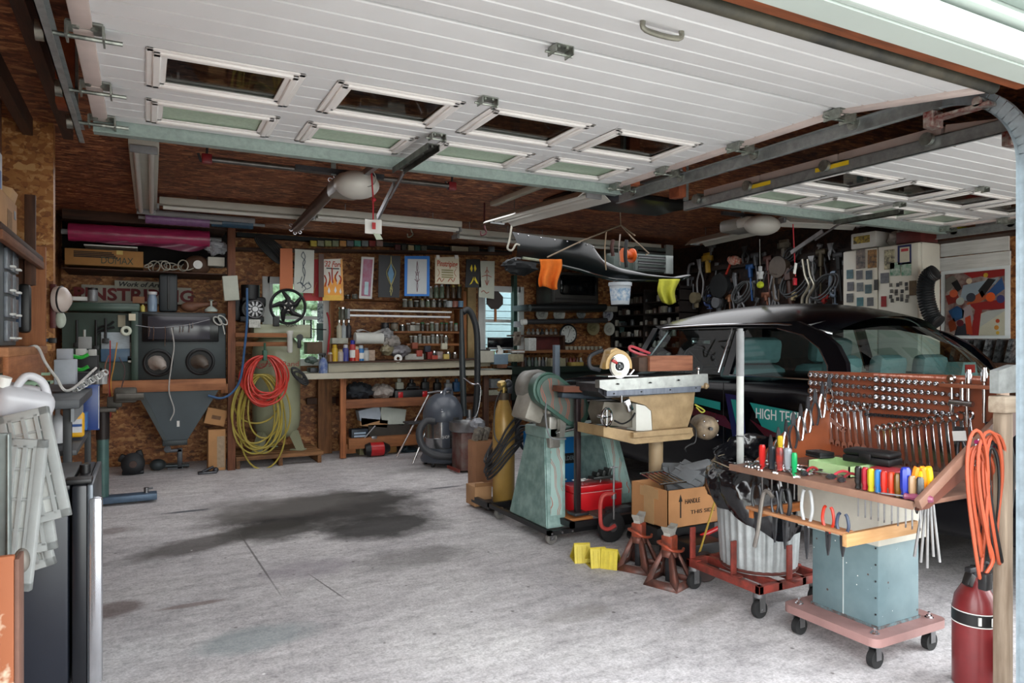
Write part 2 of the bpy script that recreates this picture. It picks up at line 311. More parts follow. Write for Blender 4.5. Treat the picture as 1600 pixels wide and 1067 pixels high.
# ---------------------------------------------------------------- overhead doors
DOORW=mt('d7d8d9',.5,v=.07,s=3,bp=.05); DOORS=mt('c9bab4',.6,v=.12,s=8)
FROST=mt('a9bfa8',.3,v=.18,s=60,bp=.3)
def sect_z(y):
    return 2.30-(0 if y>1.95 else .25*(1.95-y)**2)
def overhead_door(x0,x1,lab,n):
    t=thing('overhead_door',lab,'garage door',((x0+x1)/2,2.4,2.3)); cx,cy=(x0+x1)/2,2.4
    ys=[1.37,1.92,2.46,2.99,3.46]
    def T(mb,y0,y1):
        z0,z1=sect_z(y0),sect_z(y1); a=math.atan2(z1-z0,y1-y0); return Matrix.Translation((-cx,y0-cy,z0-2.3))@Matrix.Rotation(a,4,'X')
    px=[x0+.14+ (x1-x0-.28)*(.5+i)/4 for i in range(4)]; ww=.245
    for s in range(4):
        y0,y1=ys[s]+.004,ys[s+1]-.004; L=y1-y0; m=MB(); m.T=T(m,y0,y1)
        wins=s>=2; wy0,wy1=(.09,L-.085)
        # grooved inner face made of boards; the window sections leave openings
        nb=5 if not wins else 5
        bounds=[L*k/nb for k in range(nb+1)]
        for a,b in zip(bounds,bounds[1:]):
            if not wins: m.box(x0+.03,a+.003,0,x1-.03,b-.003,.035,.004,seg=1)
        if wins:
            for a,b in ((0,wy0),(wy1,L)): m.box(x0+.03,a,0,x1-.03,b,.035,.003,seg=1)
            edges=[x0+.03]+[v for p in px for v in (p-ww,p+ww)]+[x1-.03]
            for k in range(0,len(edges),2):
                for a,b in zip((0,.33,.66),(.33,.66,1)): m.box(edges[k],wy0+(wy1-wy0)*a+.002,0.002,edges[k+1],wy0+(wy1-wy0)*b-.002,.033,.003,seg=1)
        sec=ob('door_section',m,DOORW,t)
        m=MB(); m.T=T(m,y0,y1); m.box(x0,0,-.012,x0+.055,L,.04,.004); m.box(x1-.055,0,-.012,x1,L,.04,.004); ob('end_stile',m,DOORS,t)
        if wins:
            for p in px:
                m=MB(); m.T=T(m,y0,y1)
                for k,(e,h) in enumerate(((-.008,.006),(.012,.014),(.030,.004))):
                    a0,a1,b0,b1=p-ww+e,p+ww-e,wy0-.012+e,wy1+.012-e; q=.026
                    m.box(a0,b0,-h,a1,b0+q,.0,.004,seg=1).box(a0,b1-q,-h,a1,b1,.0,.004,seg=1).box(a0,b0,-h,a0+q,b1,0,.004,seg=1).box(a1-q,b0,-h,a1,b1,0,.004,seg=1)
                # deep reveal of the frame
                m.box(p-ww+.03,wy1-.03,0,p+ww-.03,wy1-.022,.012).box(p-ww+.03,wy0+.022,0,p+ww-.03,wy0+.03,.012)
                f=ob('window_frame',m,mt('e6e3e0',.4,v=.04),t)
                m=MB(); m.T=T(m,y0,y1); m.box(p-ww+.03,wy0+.02,.005,p+ww-.03,wy1-.02,.009)
                ob('pane',m,FROST if s==3 else GL_DOOR,f)
    m=MB(); 
    m.box(x0-cx,3.462-cy,-.052,x1-cx,3.466-cy,.012).box(x0-cx,3.466-cy,-.052,x1-cx,3.52-cy,-.048).box(x0-cx,3.516-cy,-.048,x1-cx,3.52-cy,.03).box(x0-cx,3.452-cy,-.056,x1-cx,3.462-cy,-.05)
    ob('stiffener_strut',m,GALVG,t)
    m=MB(); z=sect_z(1.37)-2.3; m.cyl((x0-cx,1.352-cy,z),(x1-cx,1.352-cy,z),.021); m.box(x0-cx,1.335-cy,z-.004,x1-cx,1.36-cy,z+.03); ob('bottom_seal',m,mt('2c2d2a',.55,v=.5,s=9,h2='4f4c40'),t)
    hp=[]
    for yy in ys[1:4]+[3.42]:
        for xx in (x0+.035,x1-.035): hp.append((xx,yy))
        if yy<3.4 and yy>1.5: hp+= [(cx,yy)]
    for k,(xx,yy) in enumerate(hp):
        z=sect_z(yy)-2.3; m=MB(); e=abs(xx-cx)>.5; x,y=xx-cx,yy-cy; kk=1.5 if e else 1
        m.T=Matrix.Translation((x,y,z))@Matrix.Scale(kk,4)@Matrix.Translation((-x,-y,-z))
        m.box(x-.032,y-.028,z-.006,x+.032,y+.028,z-.002).box(x-.034,y-.026,z-.03,x-.03,y+.026,z-.004).box(x+.03,y-.026,z-.03,x+.034,y+.026,z-.004)
        m.cyl((x-.05,y+.012,z-.02),(x+(.065 if e else .05),y+.012,z-.02),.005,n=8)
        for q in (-.016,.016): m.cyl((x+q,y-.012,z-.012),(x+q,y-.012,z-.004),.007,n=6)
        if e: sx=-1 if xx<cx else 1; m.cyl((x,y+.012,z-.02),(x+sx*.08,y+.012,z-.02),.005,n=8).cyl((x+sx*.07,y+.012,z-.02),(x+sx*.085,y+.012,z-.02),.02,n=12)
        ob('hinge',m,mt('a9aea6',.3,.8,v=.4,s=30),t)
    # lift handle
    m=MB(); hx,hy=(1.30-cx if n==0 else .0),1.56-cy; z=sect_z(1.56)-2.3
    m.tube(curve_pts([(hx-.1,hy,z-.002),(hx-.07,hy,z-.006),(hx-.06,hy-.0,z-.04),(hx+.06,hy,z-.04),(hx+.07,hy,z-.006),(hx+.1,hy,z-.002)],5),.008,8); m.box(hx-.12,hy-.012,z-.004,hx-.07,hy+.012,z).box(hx+.07,hy-.012,z-.004,hx+.12,hy+.012,z)
    ob('handle',m,mt('8d8c80',.5,.5,v=.4,s=20),t)
    # centre bracket to the opener arm
    m=MB(); m.box(-.058,2.96-cy,-.06,-.002,3.46-cy,-.055).box(-.06,2.96-cy,-.085,-.056,3.46-cy,-.055).box(-.004,2.96-cy,-.085,.0,3.46-cy,-.055)
    for q in (2.98,3.1,3.3,3.44): m.cyl((-.03,q-cy,-.06),(-.03,q-cy,-.07),.009,n=6)
    ob('operator_bracket',m,mt('6c6e68',.4,.8,v=.5,s=20),t)
    m=MB(); m.cyl((0,3.44-cy,-.07),(-.01,3.66-cy,-.17),.009,n=8).box(-.012,3.58-cy,-.19,.0,3.9-cy,-.16,rot=(R(-24),0,0)); ob('opener_arm',m,STEEL,t)
    return t
GL_DOOR=glassmat('door_pane_glass','cfd2cf',.03,.05)
overhead_door(-.19,2.56,'raised white garage door overhead nearest the camera, with eight small windows',0)
overhead_door(3.22,5.86,'raised white garage door over the black car, behind the metal track',1)
# tracks
def track(x,lab,side,curve=True):
    t=thing('door_track',lab,'door track',(x,2.6,2.25))
    m=MB(); s=side
    # C section: web at x, lips towards the door (side=+1: door at +x)
    m.box(0,-1.03,-.03,.003,.98,.03).box(0,-1.03,-.03,.022*s,.98,-.027).box(0,-1.03,.027,.022*s,.98,.03)
    ob('horizontal_rail',m,mt('a5aaaa',.38,.65,v=.3,s=20),t)
    m=MB(); pts=[]
    for k in range(15):
        a=k/14*PI/2; pts.append((0,-1.03-.29*math.sin(a),-.29+.29*math.cos(a)))
    pts.append((0,-1.32,-2.24))
    for off,w in ((0,.003),):
        for p,q in zip(pts,pts[1:]):
            pp,qq=Vector(p),Vector(q); d=(qq-pp).normalized(); nrm=Vector((0,d.z,-d.y))*.028
            A=[pp+nrm,pp-nrm,qq-nrm,qq+nrm]; m.quad(*A)
            for sgn in (1,-1):
                e1,e2=pp+nrm*sgn,qq+nrm*sgn; m.quad(e1,e2,e2+Vector((.024*s,0,0)),e1+Vector((.024*s,0,0)))
    o=ob('curved_rail',m,mt('a8b3ba',.42,.55,v=.25,s=20),t)
    m=MB(); m.box(-.02*s,.93,.03,.0,.96,.4); ob('hanger_strap',m,GALV,t)
    ob('top_roller_bracket',MB().box(-.05,-1.22,-.075,.0,-1.0,-.062,.003).box(-.055,-1.03,-.10,.01,-.99,-.04,.004).cyl((-.05,-1.18,-.055),(.02,-1.18,-.055),.018,n=12),mt('a3a49c',.4,.6,v=.5,s=30,h2='6d2a26'),t)
    return t
track(-.25,'grey steel track on the left side of the nearer garage door',1)
track(2.635,'galvanised steel track curving down on the right of the nearer garage door',-1)
track(3.16,'galvanised steel track on the left side of the garage door over the car',1)
track(5.93,'galvanised steel track on the right side of the garage door over the car',-1)
# yellow warning stickers, wood hangers
def sticker(y,w,lab):
    m=MB().box(-.001,-w/2,-.011,.0,w/2,.011); o=ob('warning_sticker',m,mt('d8b620',.5,v=.15),None,lab,'sticker',loc=(3.158,y,2.262))
sticker(2.95,.2,'yellow and black warning sticker at the end of the middle door track'); sticker(2.45,.2,'yellow and black warning sticker halfway along the middle door track')
ob('hanger_block',MB().box(3.08,3.53,2.3,3.14,3.63,2.65,.003),mt('9a5230',.7,v=.3,h2='6a3018'),None,'short reddish wooden block hanging from ceiling beside middle door track','wooden block')
ob('hanger_block',MB().box(-.33,3.5,2.36,-.26,3.62,2.65,.003),mt('9a5230',.7,v=.3,h2='6a3018'),None,'short wooden block hanging above the left door track','wooden block')
ob('hanger_block',MB().box(2.66,3.5,2.33,2.74,3.6,2.65,.003),mt('9a5230',.7,v=.3,h2='6a3018'),None,'short wooden block at the back end of the right track of the near door','wooden block')
# pulleys and cables
m=MB().cyl((2.69,3.12,2.33),(2.71,3.12,2.33),.045,n=20).box(2.66,3.09,2.31,2.70,3.4,2.35); ob('cable_pulley',m,STEEL,None,'round steel cable pulley between the two garage doors','pulley')
m=MB().tube([(2.7,3.1,2.37),(2.72,1.3,2.33)],.004,6); ob('lift_cable',m,STEEL,None,'thin steel door cable stretched between the two door tracks','cable')
m=MB()
m.tube([(2.86+.02*math.cos(a*.9),1.35+a*.012,2.42+.02*math.sin(a*.9)) for a in range(150)],.004,5); ob('door_spring',m,STEELD,None,'long coiled steel door spring above the middle track','spring')
# ---------------------------------------------------------------- the black car
CXC,CYC=4.78,4.1
car=thing('car','black vintage two-door sedan with teal and red side stripe parked on the right','car',(CXC,CYC,0))
CARP=mt('04040a',.24,v=.1,bp=0,coat=.06); CARP.node_tree.nodes['Principled BSDF'].inputs['Specular IOR Level'].default_value=.22; TEALI=mt('668485',.8,v=.15,s=20); TEALP=mt('1b8f8a',.3,v=.05,coat=.6); DTEAL=mt('0c4a55',.3,v=.05)
def Y_(y): return y-CYC
def side_x(z): return .865-(z-1.1)*.42
# lower body loft
stt=[(1.72,.45,.74,.5,.72),(1.76,.38,.86,.7,.8),(1.95,.3,.93,.95,.9),(2.3,.28,.93,1.03,1.0),(2.75,.28,.925,1.12,1.0),(3.3,.28,.925,1.13,1),(4.2,.28,.92,1.11,1),(5.05,.28,.92,1.1,1),(5.5,.28,.925,1.06,1),(6.2,.28,.92,1.02,1),(6.7,.32,.88,.95,1),(6.85,.4,.8,.8,.95)]
m=MB(); rings=[]
for y,zb,w,zt,k in stt:
    half=[(0,zt+.0),(.35*w,zt-.005),(.66*w,zt-.015),(.84*w,zt-.035),(.93*w,zt-.07),(.965*w,zt-.13),(.955*w,zt-.22),(.985*w,zt-.34),(w,.62*zt+.02),(.99*w,.5*zt),(.95*w,zb+.1),(.88*w,zb),(0,zb)]
    pts=[(-a,b) for a,b in half]+[(a,b) for a,b in half[-2:0:-1]]
    rings.append([m.bm.verts.new((a,Y_(y),b)) for a,b in pts])
for A,B in zip(rings,rings[1:]):
    for i in range(len(A)): m.bm.faces.new((A[i],A[(i+1)%len(A)],B[(i+1)%len(A)],B[i]))
m.bm.faces.new(rings[0]); m.bm.faces.new(rings[-1][::-1])
ob('body',m,CARP,car,ang=60)
# roof
def roof(u,v):
    u=2*u-1; y=3.22+1.8*v; hw=.71-.10*(1-min(1,v/.25))**2-.04*max(0,(v-.8)/.2)**2
    ze=1.475+.02*math.sin(PI*v)-.06*(1-min(1,v/.2))**1.5; zc=1.668-.13*max(0,(.45-v)/.45)**2-.09*max(0,(v-.5)/.5)**2.2
    y2=y-.08*(1-abs(u)**2)*(1-v)+ .10*(1-abs(u)**2)*v
    return (hw*u,Y_(y2),ze+(zc-ze)*(1-abs(u)**2.4))
m=MB().grid(roof,24,16); ob('roof',m,CARP,car,ang=70)
for s in (-1,1):
    m=MB().tube([tuple(Vector(roof(0 if s<0 else 1,v/14))+Vector((s*.008,0,-.004))) for v in range(15)],.009,6); ob('drip_rail',m,CHROME,car)
    def pil(c1,c2,name,mat=CARP):
        m=MB()
        for (a,b),(a2,b2) in zip(zip(c1,c2),zip(c1[1:],c2[1:])):
            q=[(s*side_x(z),Y_(y),z) for y,z in (a,b,b2,a2)]; m.quad(*q); m.quad(*[(s*(abs(p[0])-.04),p[1],p[2]) for p in q])
            m.quad(q[0],q[3],(s*(abs(q[3][0])-.04),q[3][1],q[3][2]),(s*(abs(q[0][0])-.04),q[0][1],q[0][2])); m.quad(q[1],q[2],(s*(abs(q[2][0])-.04),q[2][1],q[2][2]),(s*(abs(q[1][0])-.04),q[1][1],q[1][2]))
        return ob(name,m,mat,car,ang=60)
    pil([(3.06,1.10),(3.10,1.2),(3.2,1.31),(3.36,1.40),(3.6,1.45),(3.95,1.46),(4.9,1.46)],[(2.92,1.10),(2.97,1.22),(3.07,1.33),(3.22,1.42),(3.45,1.5),(3.95,1.5),(5.0,1.5)],'rear_pillar')
    pil([(3.93,1.1),(3.93,1.48)],[(4.0,1.1),(4.0,1.48)],'door_pillar')
    pil([(5.08,1.1),(4.95,1.48)],[(5.16,1.1),(5.02,1.48)],'windshield_pillar',CARP)
    for nm,ys in (('quarter_window',(3.06,3.94)),('door_window',(4.0,5.08))):
        m=MB(); cc=[(ys[0],1.1),(ys[1],1.1),(ys[1]-(.12 if ys[1]>5 else 0),1.465),(ys[0]+(.45 if ys[0]<3.5 else 0),1.465 if ys[0]>3.5 else 1.44)]
        if ys[0]<3.5: cc.append((3.16,1.29))
        m.bm.faces.new([m.bm.verts.new((s*(side_x(z)-.015),Y_(y),z)) for y,z in cc]); ob(nm,m,GLC if nm!='x' else 0,car) if 0 else ob(nm,m,glassmat('car_glass_%d%s'%(s,nm[0]),'cfe0e0',.01,.015),car)
    m=MB().tube([(s*.868,Y_(4.04),1.12),(s*.72,Y_(4.04),1.46)],.008,6).tube([(s*.87,Y_(y),1.105) for y in (3.08,3.6,3.92)],.006,6).tube([(s*(side_x(z)+.003),Y_(y),z) for y,z in ((3.06,1.10),(3.10,1.2),(3.2,1.31),(3.36,1.40),(3.6,1.45))],.005,6); ob('window_trim',m,CHROME,car)
    # door seams, stripe
    ob('door_seam',MB().box(s*.932-.002,Y_(4.9),.45,s*.932+.002,Y_(4.905),1.0),BLACK,car); ob('door_seam',MB().box(s*.928-.002,Y_(3.92),.45,s*.928+.002,Y_(3.925),1.05),BLACK,car)
def onside(poly,off,mat,name):
    m=MB(); vs=[m.bm.verts.new((-.9335-off,Y_(y),z)) for y,z in poly]; m.bm.faces.new(vs); return ob(name,m,mat,car)
PURP=mt('1a1a4a',.25,v=.05,coat=.5); DRED=mt('4a1020',.25,v=.05,coat=.5)
onside([(5.0,.985),(3.95,.9),(3.95,.84),(5.0,.955)],.0,TEALP,'teal_stripe'); onside([(5.0,.93),(3.9,.80),(3.8,.70),(5.0,.90)],.0,DRED,'red_stripe')
onside([(3.9,.97),(3.72,.96),(3.68,.42),(3.8,.55)],.001,PURP,'purple_flash'); onside([(3.84,.93),(3.79,.93),(3.70,.45)],.002,TEALP,'teal_flash')
onside([(3.66,.92),(2.9,.86),(2.9,.60),(3.55,.76)],.0,TEALP,'teal_panel'); onside([(3.66,.80),(3.55,.76),(2.9,.6),(2.9,.53),(3.5,.68)],.001,DRED,'red_edge')
text('HIGH TECH',.075,mt('e8ecec',.5,v=.03),car,(-.936,Y_(3.40),.845),FX,w=.40,name='door_lettering')
# rear window, windshield
def rw(u,v):
    s=2*u-1; bx,by,bz=.80*s,2.66+.36*abs(s)**2.6,1.12; tx,ty,tz=.655*s,3.24+.16*abs(s)**2,1.54-.075*abs(s)**2.2
    k=math.sin(PI*v)*.06; return (bx+(tx-bx)*v,Y_(by+(ty-by)*v-k*.5),bz+(tz-bz)*v+k*.5)
m=MB().grid(rw,16,8); ob('rear_window',m,glassmat('rear_glass','d5e2e0',.01,.12),car,ang=80)
m=MB().tube([rw(u/16,0) for u in range(17)]+[rw(1,v/6) for v in range(1,7)]+[rw(1-u/16,1) for u in range(1,17)]+[rw(0,1-v/6) for v in range(1,6)],.012,6,closed=True); ob('rear_window_trim',m,CHROME,car)
def fw(u,v):
    s=2*u-1; return (.78*s*(1-v)+.62*s*v,Y_(5.35-.25*s*s-(.28-.02*s*s)*v),1.1+.40*v)
ob('windshield',MB().grid(fw,12,4),glassmat('front_glass','d5e2e0',.01,.12),car)
ob('windshield_trim',MB().tube([fw(0,v/4) for v in range(5)]+[fw(u/12,1) for u in range(1,13)],.014,6),CHROME,car)
ob('dashboard',MB().box(-.75,Y_(5.0),.85,.75,Y_(5.25),1.08,.05),mt('20302f',.6),car)
ob('mirror',MB().box(-.32,Y_(4.93),1.33,-.1,Y_(4.95),1.39,.01),CHROME,car)
# seats
def seat(x0,x1,y,nm='front_seat',z1=1.27):
    m=MB().box(x0,Y_(y),.5,x1,Y_(y+.55),.68,.05).box(x0,Y_(y-.05),.6,x1,Y_(y+.13),z1-.16,.06,rot=(R(8),0,0)).box(x0+.08,Y_(y-.1),z1-.15,x1-.08,Y_(y+.02),z1+.06,.05,rot=(R(8),0,0)); ob(nm,m,TEALI,car)
seat(-.74,-.14,4.08,z1=1.33); seat(.1,.72,4.08,z1=1.33)
for a,b in ((-.74,-.26),(-.24,.24),(.26,.74)): seat(a,b,3.28,'rear_seat',1.2)
sw=MB().torus((0,0,0),.19,.014,ax=(0,-1,.45)).cyl((0,0,0),(0,.2,-.09),.02)
for k in (0,120,240): sw.cyl((0,0,0),(.18*math.cos(R(k)),.08*math.sin(R(k)),.165*math.sin(R(k))),.01,n=6)
ob('steering_wheel',sw,BLACK,car,loc=(-.4,Y_(4.72),1.13))
ob('parcel_shelf',MB().box(-.74,Y_(2.72),1.08,.74,Y_(3.05),1.125,.01),mt('8fb0b2',.5,v=.08),car)
b=ob('brake_light',MB().prism([(-.1,0),(.1,0),(.07,.09),(-.07,.09)],-.06,.05,'xz'),mt('6d8d8c',.5),car,loc=(.18,Y_(2.83),1.125)); ob('lens',MB().box(-.055,-.066,.02,.055,-.058,.075),mt('a3282f',.2,v=.1),b)
# wheels, bumpers, lamps
for x in (-.76,.76):
    for y in (2.95,5.85):
        w=ob('wheel',MB().lathe([(.2,-.09),(.3,-.1),(.34,-.06),(.345,0),(.34,.06),(.3,.1),(.2,.09)],(x,Y_(y),.345),(1,0,0),28),RUB,car); ob('hubcap',MB().lathe([(0,.11),(.08,.11),(.14,.08),(.2,.085),(.205,.05)],(x,Y_(y),.345),(1 if x>0 else -1,0,0),24),CHROME,w)
ob('rear_bumper',MB().box(-.9,Y_(1.58),.42,.9,Y_(1.68),.56,.035),CHROME,car)
ob('front_bumper',MB().box(-.9,Y_(6.9),.42,.9,Y_(7.0),.56,.035),CHROME,car)
for s in (-1,1): ob('tail_lamp',MB().lathe([(0,0),(.05,.0),(.06,.05),(.04,.1)],(s*.78,Y_(1.75),.78),(0,-1,0),16),RED,car); ob('headlamp',MB().lathe([(0,.03),(.07,.02),(.09,0),(.09,-.06)],(s*.68,Y_(6.87),.75),(0,1,0),20),CHROME,car)
# ---------------------------------------------------------------- shared hand tools
SH={}
def wrench_mesh(L,key):
    m=MB(); r=.006+L*.045
    m.torus((0,0,0),r,.0055,ax=(1,0,0),n=16,k=6); m.box(-.003,-.005-L*.014,-L+r,.003,.005+L*.014,-r,.0018,seg=1)
    w=r*1.05; z=-L
    m.prism([(-.005,z+r*1.3),(-w,z+r*.6),(-w,z-r*.9),(-w*.5,z-r*1.05),(-w*.42,z-r*.1),(w*.42,z-r*.1),(w*.5,z-r*1.05),(w,z-r*.9),(w,z+r*.6),(.005,z+r*1.3)],-.0035,.0035,'yz')
    return m.mesh('wrench',CHROME)
def sdriver(lab,hc,loc,hl=.09,hr=.012,sl=.1,grp=None,tip=None,rot=None,flute=True):
    t=thing('screwdriver',lab,'screwdriver',loc,group=grp,rot=rot)
    ob('handle',MB().lathe([(0,hl),(hr*.7,hl),(hr,hl*.9),(hr,hl*.35),(hr*.75,hl*.2),(hr*.95,.004),(hr*.6,0),(0,0)],n=8 if flute else 14),hc,t,ang=25 if flute else 60)
    ob('shaft',MB().cyl((0,0,0),(0,0,-sl),.003,n=8).box(-.0035,-.001,-sl-.012,.0035,.001,-sl),STEEL,t); return t
def pliers(lab,hcol,loc,L=.17,rot=None,grp=None,name='pliers',open_=.018,jaw=.3,cat='pliers',tk=.0055):
    t=thing(name,lab,cat,loc,group=grp,rot=rot)
    for s in (-1,1):
        ob('handle',MB().tube(curve_pts([(0,s*.004,0),(0,s*(open_*.7+.004),L*.15),(0,s*(open_+.006),L*.35),(0,s*open_,L*.6),(0,s*open_*.6,L*.68)],4),tk,7),hcol,t)
    m=MB(); 
    for s in (-1,1): m.prism([(s*.001,-L*jaw),(s*.008,-L*jaw*.6),(s*.011,-.004),(s*.004,.01),(-s*.003,.0),(s*.0008,-L*jaw*.5)],-.004,.004,'yz')
    m.cyl((-.006,0,0),(.006,0,0),.008,n=12); ob('jaws',m,STEELD,t); return t
# ---------------------------------------------------------------- the rolling tool stand
KX,KY=2.87,2.07
cart=thing('tool_stand','home-made rolling tool stand with socket board above a blue-grey cabinet','tool stand',(KX,KY,0))
def K(x,y,z): return (x-KX,y-KY,z)
PNK=mt('9a7672',.55,v=.2,s=7); TRAYW=mt('7d5a4a',.6,v=.25,s=9,st=(1,3,1)); BRDM=mt('8a4a32',.4,v=.2,s=5,coat=.15); 
pts=[]
for cx_,cy_,a0 in ((3.08,2.27,0),(2.67,2.27,90),(2.67,1.87,180),(3.08,1.87,270)):
    for k in range(6): a=R(a0+k*18); pts.append((cx_+.04*math.cos(a)-KX,cy_+.04*math.sin(a)-KY))
pf=ob('platform',MB().prism(pts,.105,.14),PNK,cart)
for x,y in ((2.69,1.88),(3.06,1.88),(2.69,2.26),(3.06,2.26)):
    c=ob('caster',MB().cyl(K(x,y-.014,.038),K(x,y+.014,.038),.038,n=20),RUB,cart)
    ob('fork',MB().box(*K(x-.016,y-.02,.035),*K(x+.016,y-.017,.1)).box(*K(x-.016,y+.017,.035),*K(x+.016,y+.02,.1)).cyl(K(x,y,.09),K(x,y,.105),.03,n=14),STEEL,c)
    ob('bolt',MB().cyl(K(x,y,.14),K(x,y,.15),.013,n=6).cyl(K(x,y,.15),K(x,y,.165),.006,n=8).cyl(K(x,y,.14),K(x,y,.143),.018,n=14),CHROME,cart)
def speckled():
    mm,nt,b=nodes('splattered_blue_grey'); n=noise(nt,coords(nt),4,4); rp=ramp(nt,n.outputs[0],[(.35,hexc('5f757b')),(.65,hexc('73898e'))]); v=N(nt,'ShaderNodeTexVoronoi'); v.inputs['Scale'].default_value=42; nt.links.new(coords(nt),v.inputs['Vector'])
    n2=noise(nt,coords(nt),9,2); r2=ramp(nt,n2.outputs[0],[(.5,(0,0,0)),(.6,(.12,.12,.12))]); lt=N(nt,'ShaderNodeMath',operation='LESS_THAN'); nt.links.new(v.outputs['Distance'],lt.inputs[0]); nt.links.new(r2.outputs[0],lt.inputs[1])
    mx=N(nt,'ShaderNodeMixRGB'); nt.links.new(lt.outputs[0],mx.inputs[0]); nt.links.new(rp.outputs[0],mx.inputs[1]); mx.inputs[2].default_value=(.85,.85,.83,1)
    v2=N(nt,'ShaderNodeTexVoronoi'); v2.inputs['Scale'].default_value=13; nt.links.new(coords(nt),v2.inputs['Vector']); l2=N(nt,'ShaderNodeMath',operation='LESS_THAN'); nt.links.new(v2.outputs['Distance'],l2.inputs[0]); l2.inputs[1].default_value=.07
    m2=N(nt,'ShaderNodeMixRGB'); nt.links.new(l2.outputs[0],m2.inputs[0]); nt.links.new(mx.outputs[0],m2.inputs[1]); m2.inputs[2].default_value=(.07,.04,.03,1); nt.links.new(m2.outputs[0],b.inputs['Base Color']); b.inputs['Roughness'].default_value=.45; return mm
SPK=speckled()
cb=ob('cabinet',MB().box(*K(2.74,1.9,.14),*K(3.02,2.23,.52),.006),SPK,cart)
ob('seam',MB().box(*K(2.737,2.064,.15),*K(2.742,2.068,.515)),mt('b9c2c2',.5),cart)
for k in range(5): ob('rivet',MB().sph(K(2.738,1.91,.2+.07*k),.004,8,6),BLACK,cart)
ob('rusty_bottom_edge',MB().box(*K(2.736,1.896,.14),*K(3.024,2.234,.152)),mt('4a2c22',.8,v=.5,s=30,h2='5f757b'),cart)
ob('upper_box',MB().box(*K(2.70,1.87,.5),*K(3.04,2.28,.782),.005),mt('c3c0b4',.6,v=.15,s=7),cart)
ob('tray',MB().box(*K(2.34,1.49,.782),*K(3.03,2.34,.80),.004),TRAYW,cart)
ob('tray_edge',MB().box(*K(2.33,1.49,.776),*K(2.342,2.34,.804),.002),mt('8d6a58',.6,v=.2),cart)
bd=ob('socket_board',MB().prism([(1.52-KY,.80),(2.44-KY,.80),(2.46-KY,1.205),(1.55-KY,1.215)],3.0-KX,3.018-KX,'yz'),BRDM,cart)
ob('far_gusset',MB().prism([(2.49-KX,.80),(3.0-KX,.80),(3.0-KX,1.10),(2.95-KX,1.10)],2.33-KY,2.345-KY,'xz'),mt('9c5330',.5,v=.25,s=6),cart)
ob('near_gusset',MB().prism([(2.34-KX,.776),(2.40-KX,.776),(3.0-KX,1.02),(3.0-KX,1.16),(2.86-KX,1.09)],1.475-KY,1.49-KY,'xz'),mt('5d3529',.5,v=.3,s=6),cart)
ob('gusset_rail',MB().box(*K(2.33,1.455,.0),*K(2.9,1.475,.035),.003,rot=(0,R(-28.5),0),piv=K(2.33,1.465,0)),TRAYW,cart,loc=(0,0,.785))
ob('board_end_strip',MB().box(*K(2.955,1.535,.9),*K(3.02,1.55,1.215),.002),mt('a98a72',.6,v=.2),cart)
ob('ratchet_shelf',MB().box(*K(2.93,1.55,1.165),*K(3.0,1.76,1.18),.002),mt('7d452c',.6,v=.2),cart)
ob('plier_rack',MB().box(*K(2.36,1.78,.612),*K(2.42,2.27,.626),.002),wood('b8845c','8a5a3a','y'),cart)
ob('rack_arm',MB().box(*K(2.36,1.765,.572),*K(2.80,1.785,.622),.002),wood('c79a6a','a0733f','x'),cart)
ob('rack_arm',MB().box(*K(2.38,2.25,.572),*K(2.75,2.27,.612),.002),wood('b8703c','8a5020','x'),cart)
# sockets: four rows
skm=MB().lathe([(.0,.004),(.55,.004),(.62,.9),(.62,1.0),(.9,1.0),(1,.9),(1,.3),(.82,.2),(.8,0),(0,0)],(0,0,0),(-1,0,0),14); skm.lathe([(0,.3),(.62,.3)],(0,0,0),(-1,0,0),14)
skm=skm.mesh('socket',CHROME); skm.transform(Matrix.Diagonal((.028,.0115,.0115,1)))
row_n=['top row','second row','third row','fourth row']
for r_ in range(4):
    z=1.182-.040*r_
    for k in range(25):
        y=2.43-k*.0297+(0 if k<13 else -.006)
        if (r_==2 and k in (2,)) or (r_==3 and k>23): continue
        kk=k if k<12 else k-12; s=1.42-.045*kk
        o=bpy.data.objects.new('socket',skm); COL.objects.link(o); o.location=(3.0,y,z-.0006*k+.002); o.scale=(1,s,s); o.rotation_euler=(0,R(8),0)
        tag(o,'chrome socket in the %s of the brown tool board'%row_n[r_],'socket','sockets in the %s of the tool board'%row_n[r_])
        if r_ in (0,2) and k%1==0 and k>11:
            pass
skb=skm.copy(); skb.materials.clear(); skb.materials.append(STEELD)
for k in range(14):
    o=bpy.data.objects.new('socket',skb); COL.objects.link(o); o.location=(3.0,2.13-k*.021,1.015+.0004*k); o.scale=(.7,.7,.7); tag(o,'small dark socket in the short bottom row of the tool board','socket','small dark sockets above the long wrenches')
ob('size_tag',MB().box(*K(2.996,1.62,1.197),*K(3.0,2.1,1.205)),mt('d8a898',.7,v=.4,s=60,h2='9a5240'),cart)
# wrenches
WM={}
def wr(y,ztop,L,lab,grp,x=2.988,tilt=-6):
    k=round(L,2)
    if k not in WM: WM[k]=wrench_mesh(k,k)
    o=bpy.data.objects.new('wrench',WM[k]); COL.objects.link(o); o.location=(x,y,ztop); o.rotation_euler=(R(tilt),0,0); return tag(o,lab,'wrench',grp)
for k in range(9): wr(2.40-k*.034,1.0+.006*k,.13+.009*k,'chrome combination wrench in the left group on the tool board','wrenches in the left group of the tool board')
for k in range(14): wr(2.075-k*.031,.955+.0075*k,.135+.009*k,'chrome combination wrench in the long rising row on the tool board','wrenches in the long rising row of the tool board')
for k in range(2): wr(2.37-k*.02,.99,.12,'chrome wrench laid slanting over the left group of wrenches','slanting wrenches',tilt=-62)
wr(1.47,1.02,.2,'long chrome wrench hung outside the right gusset near the orange cord','',x=2.7) if 0 else None
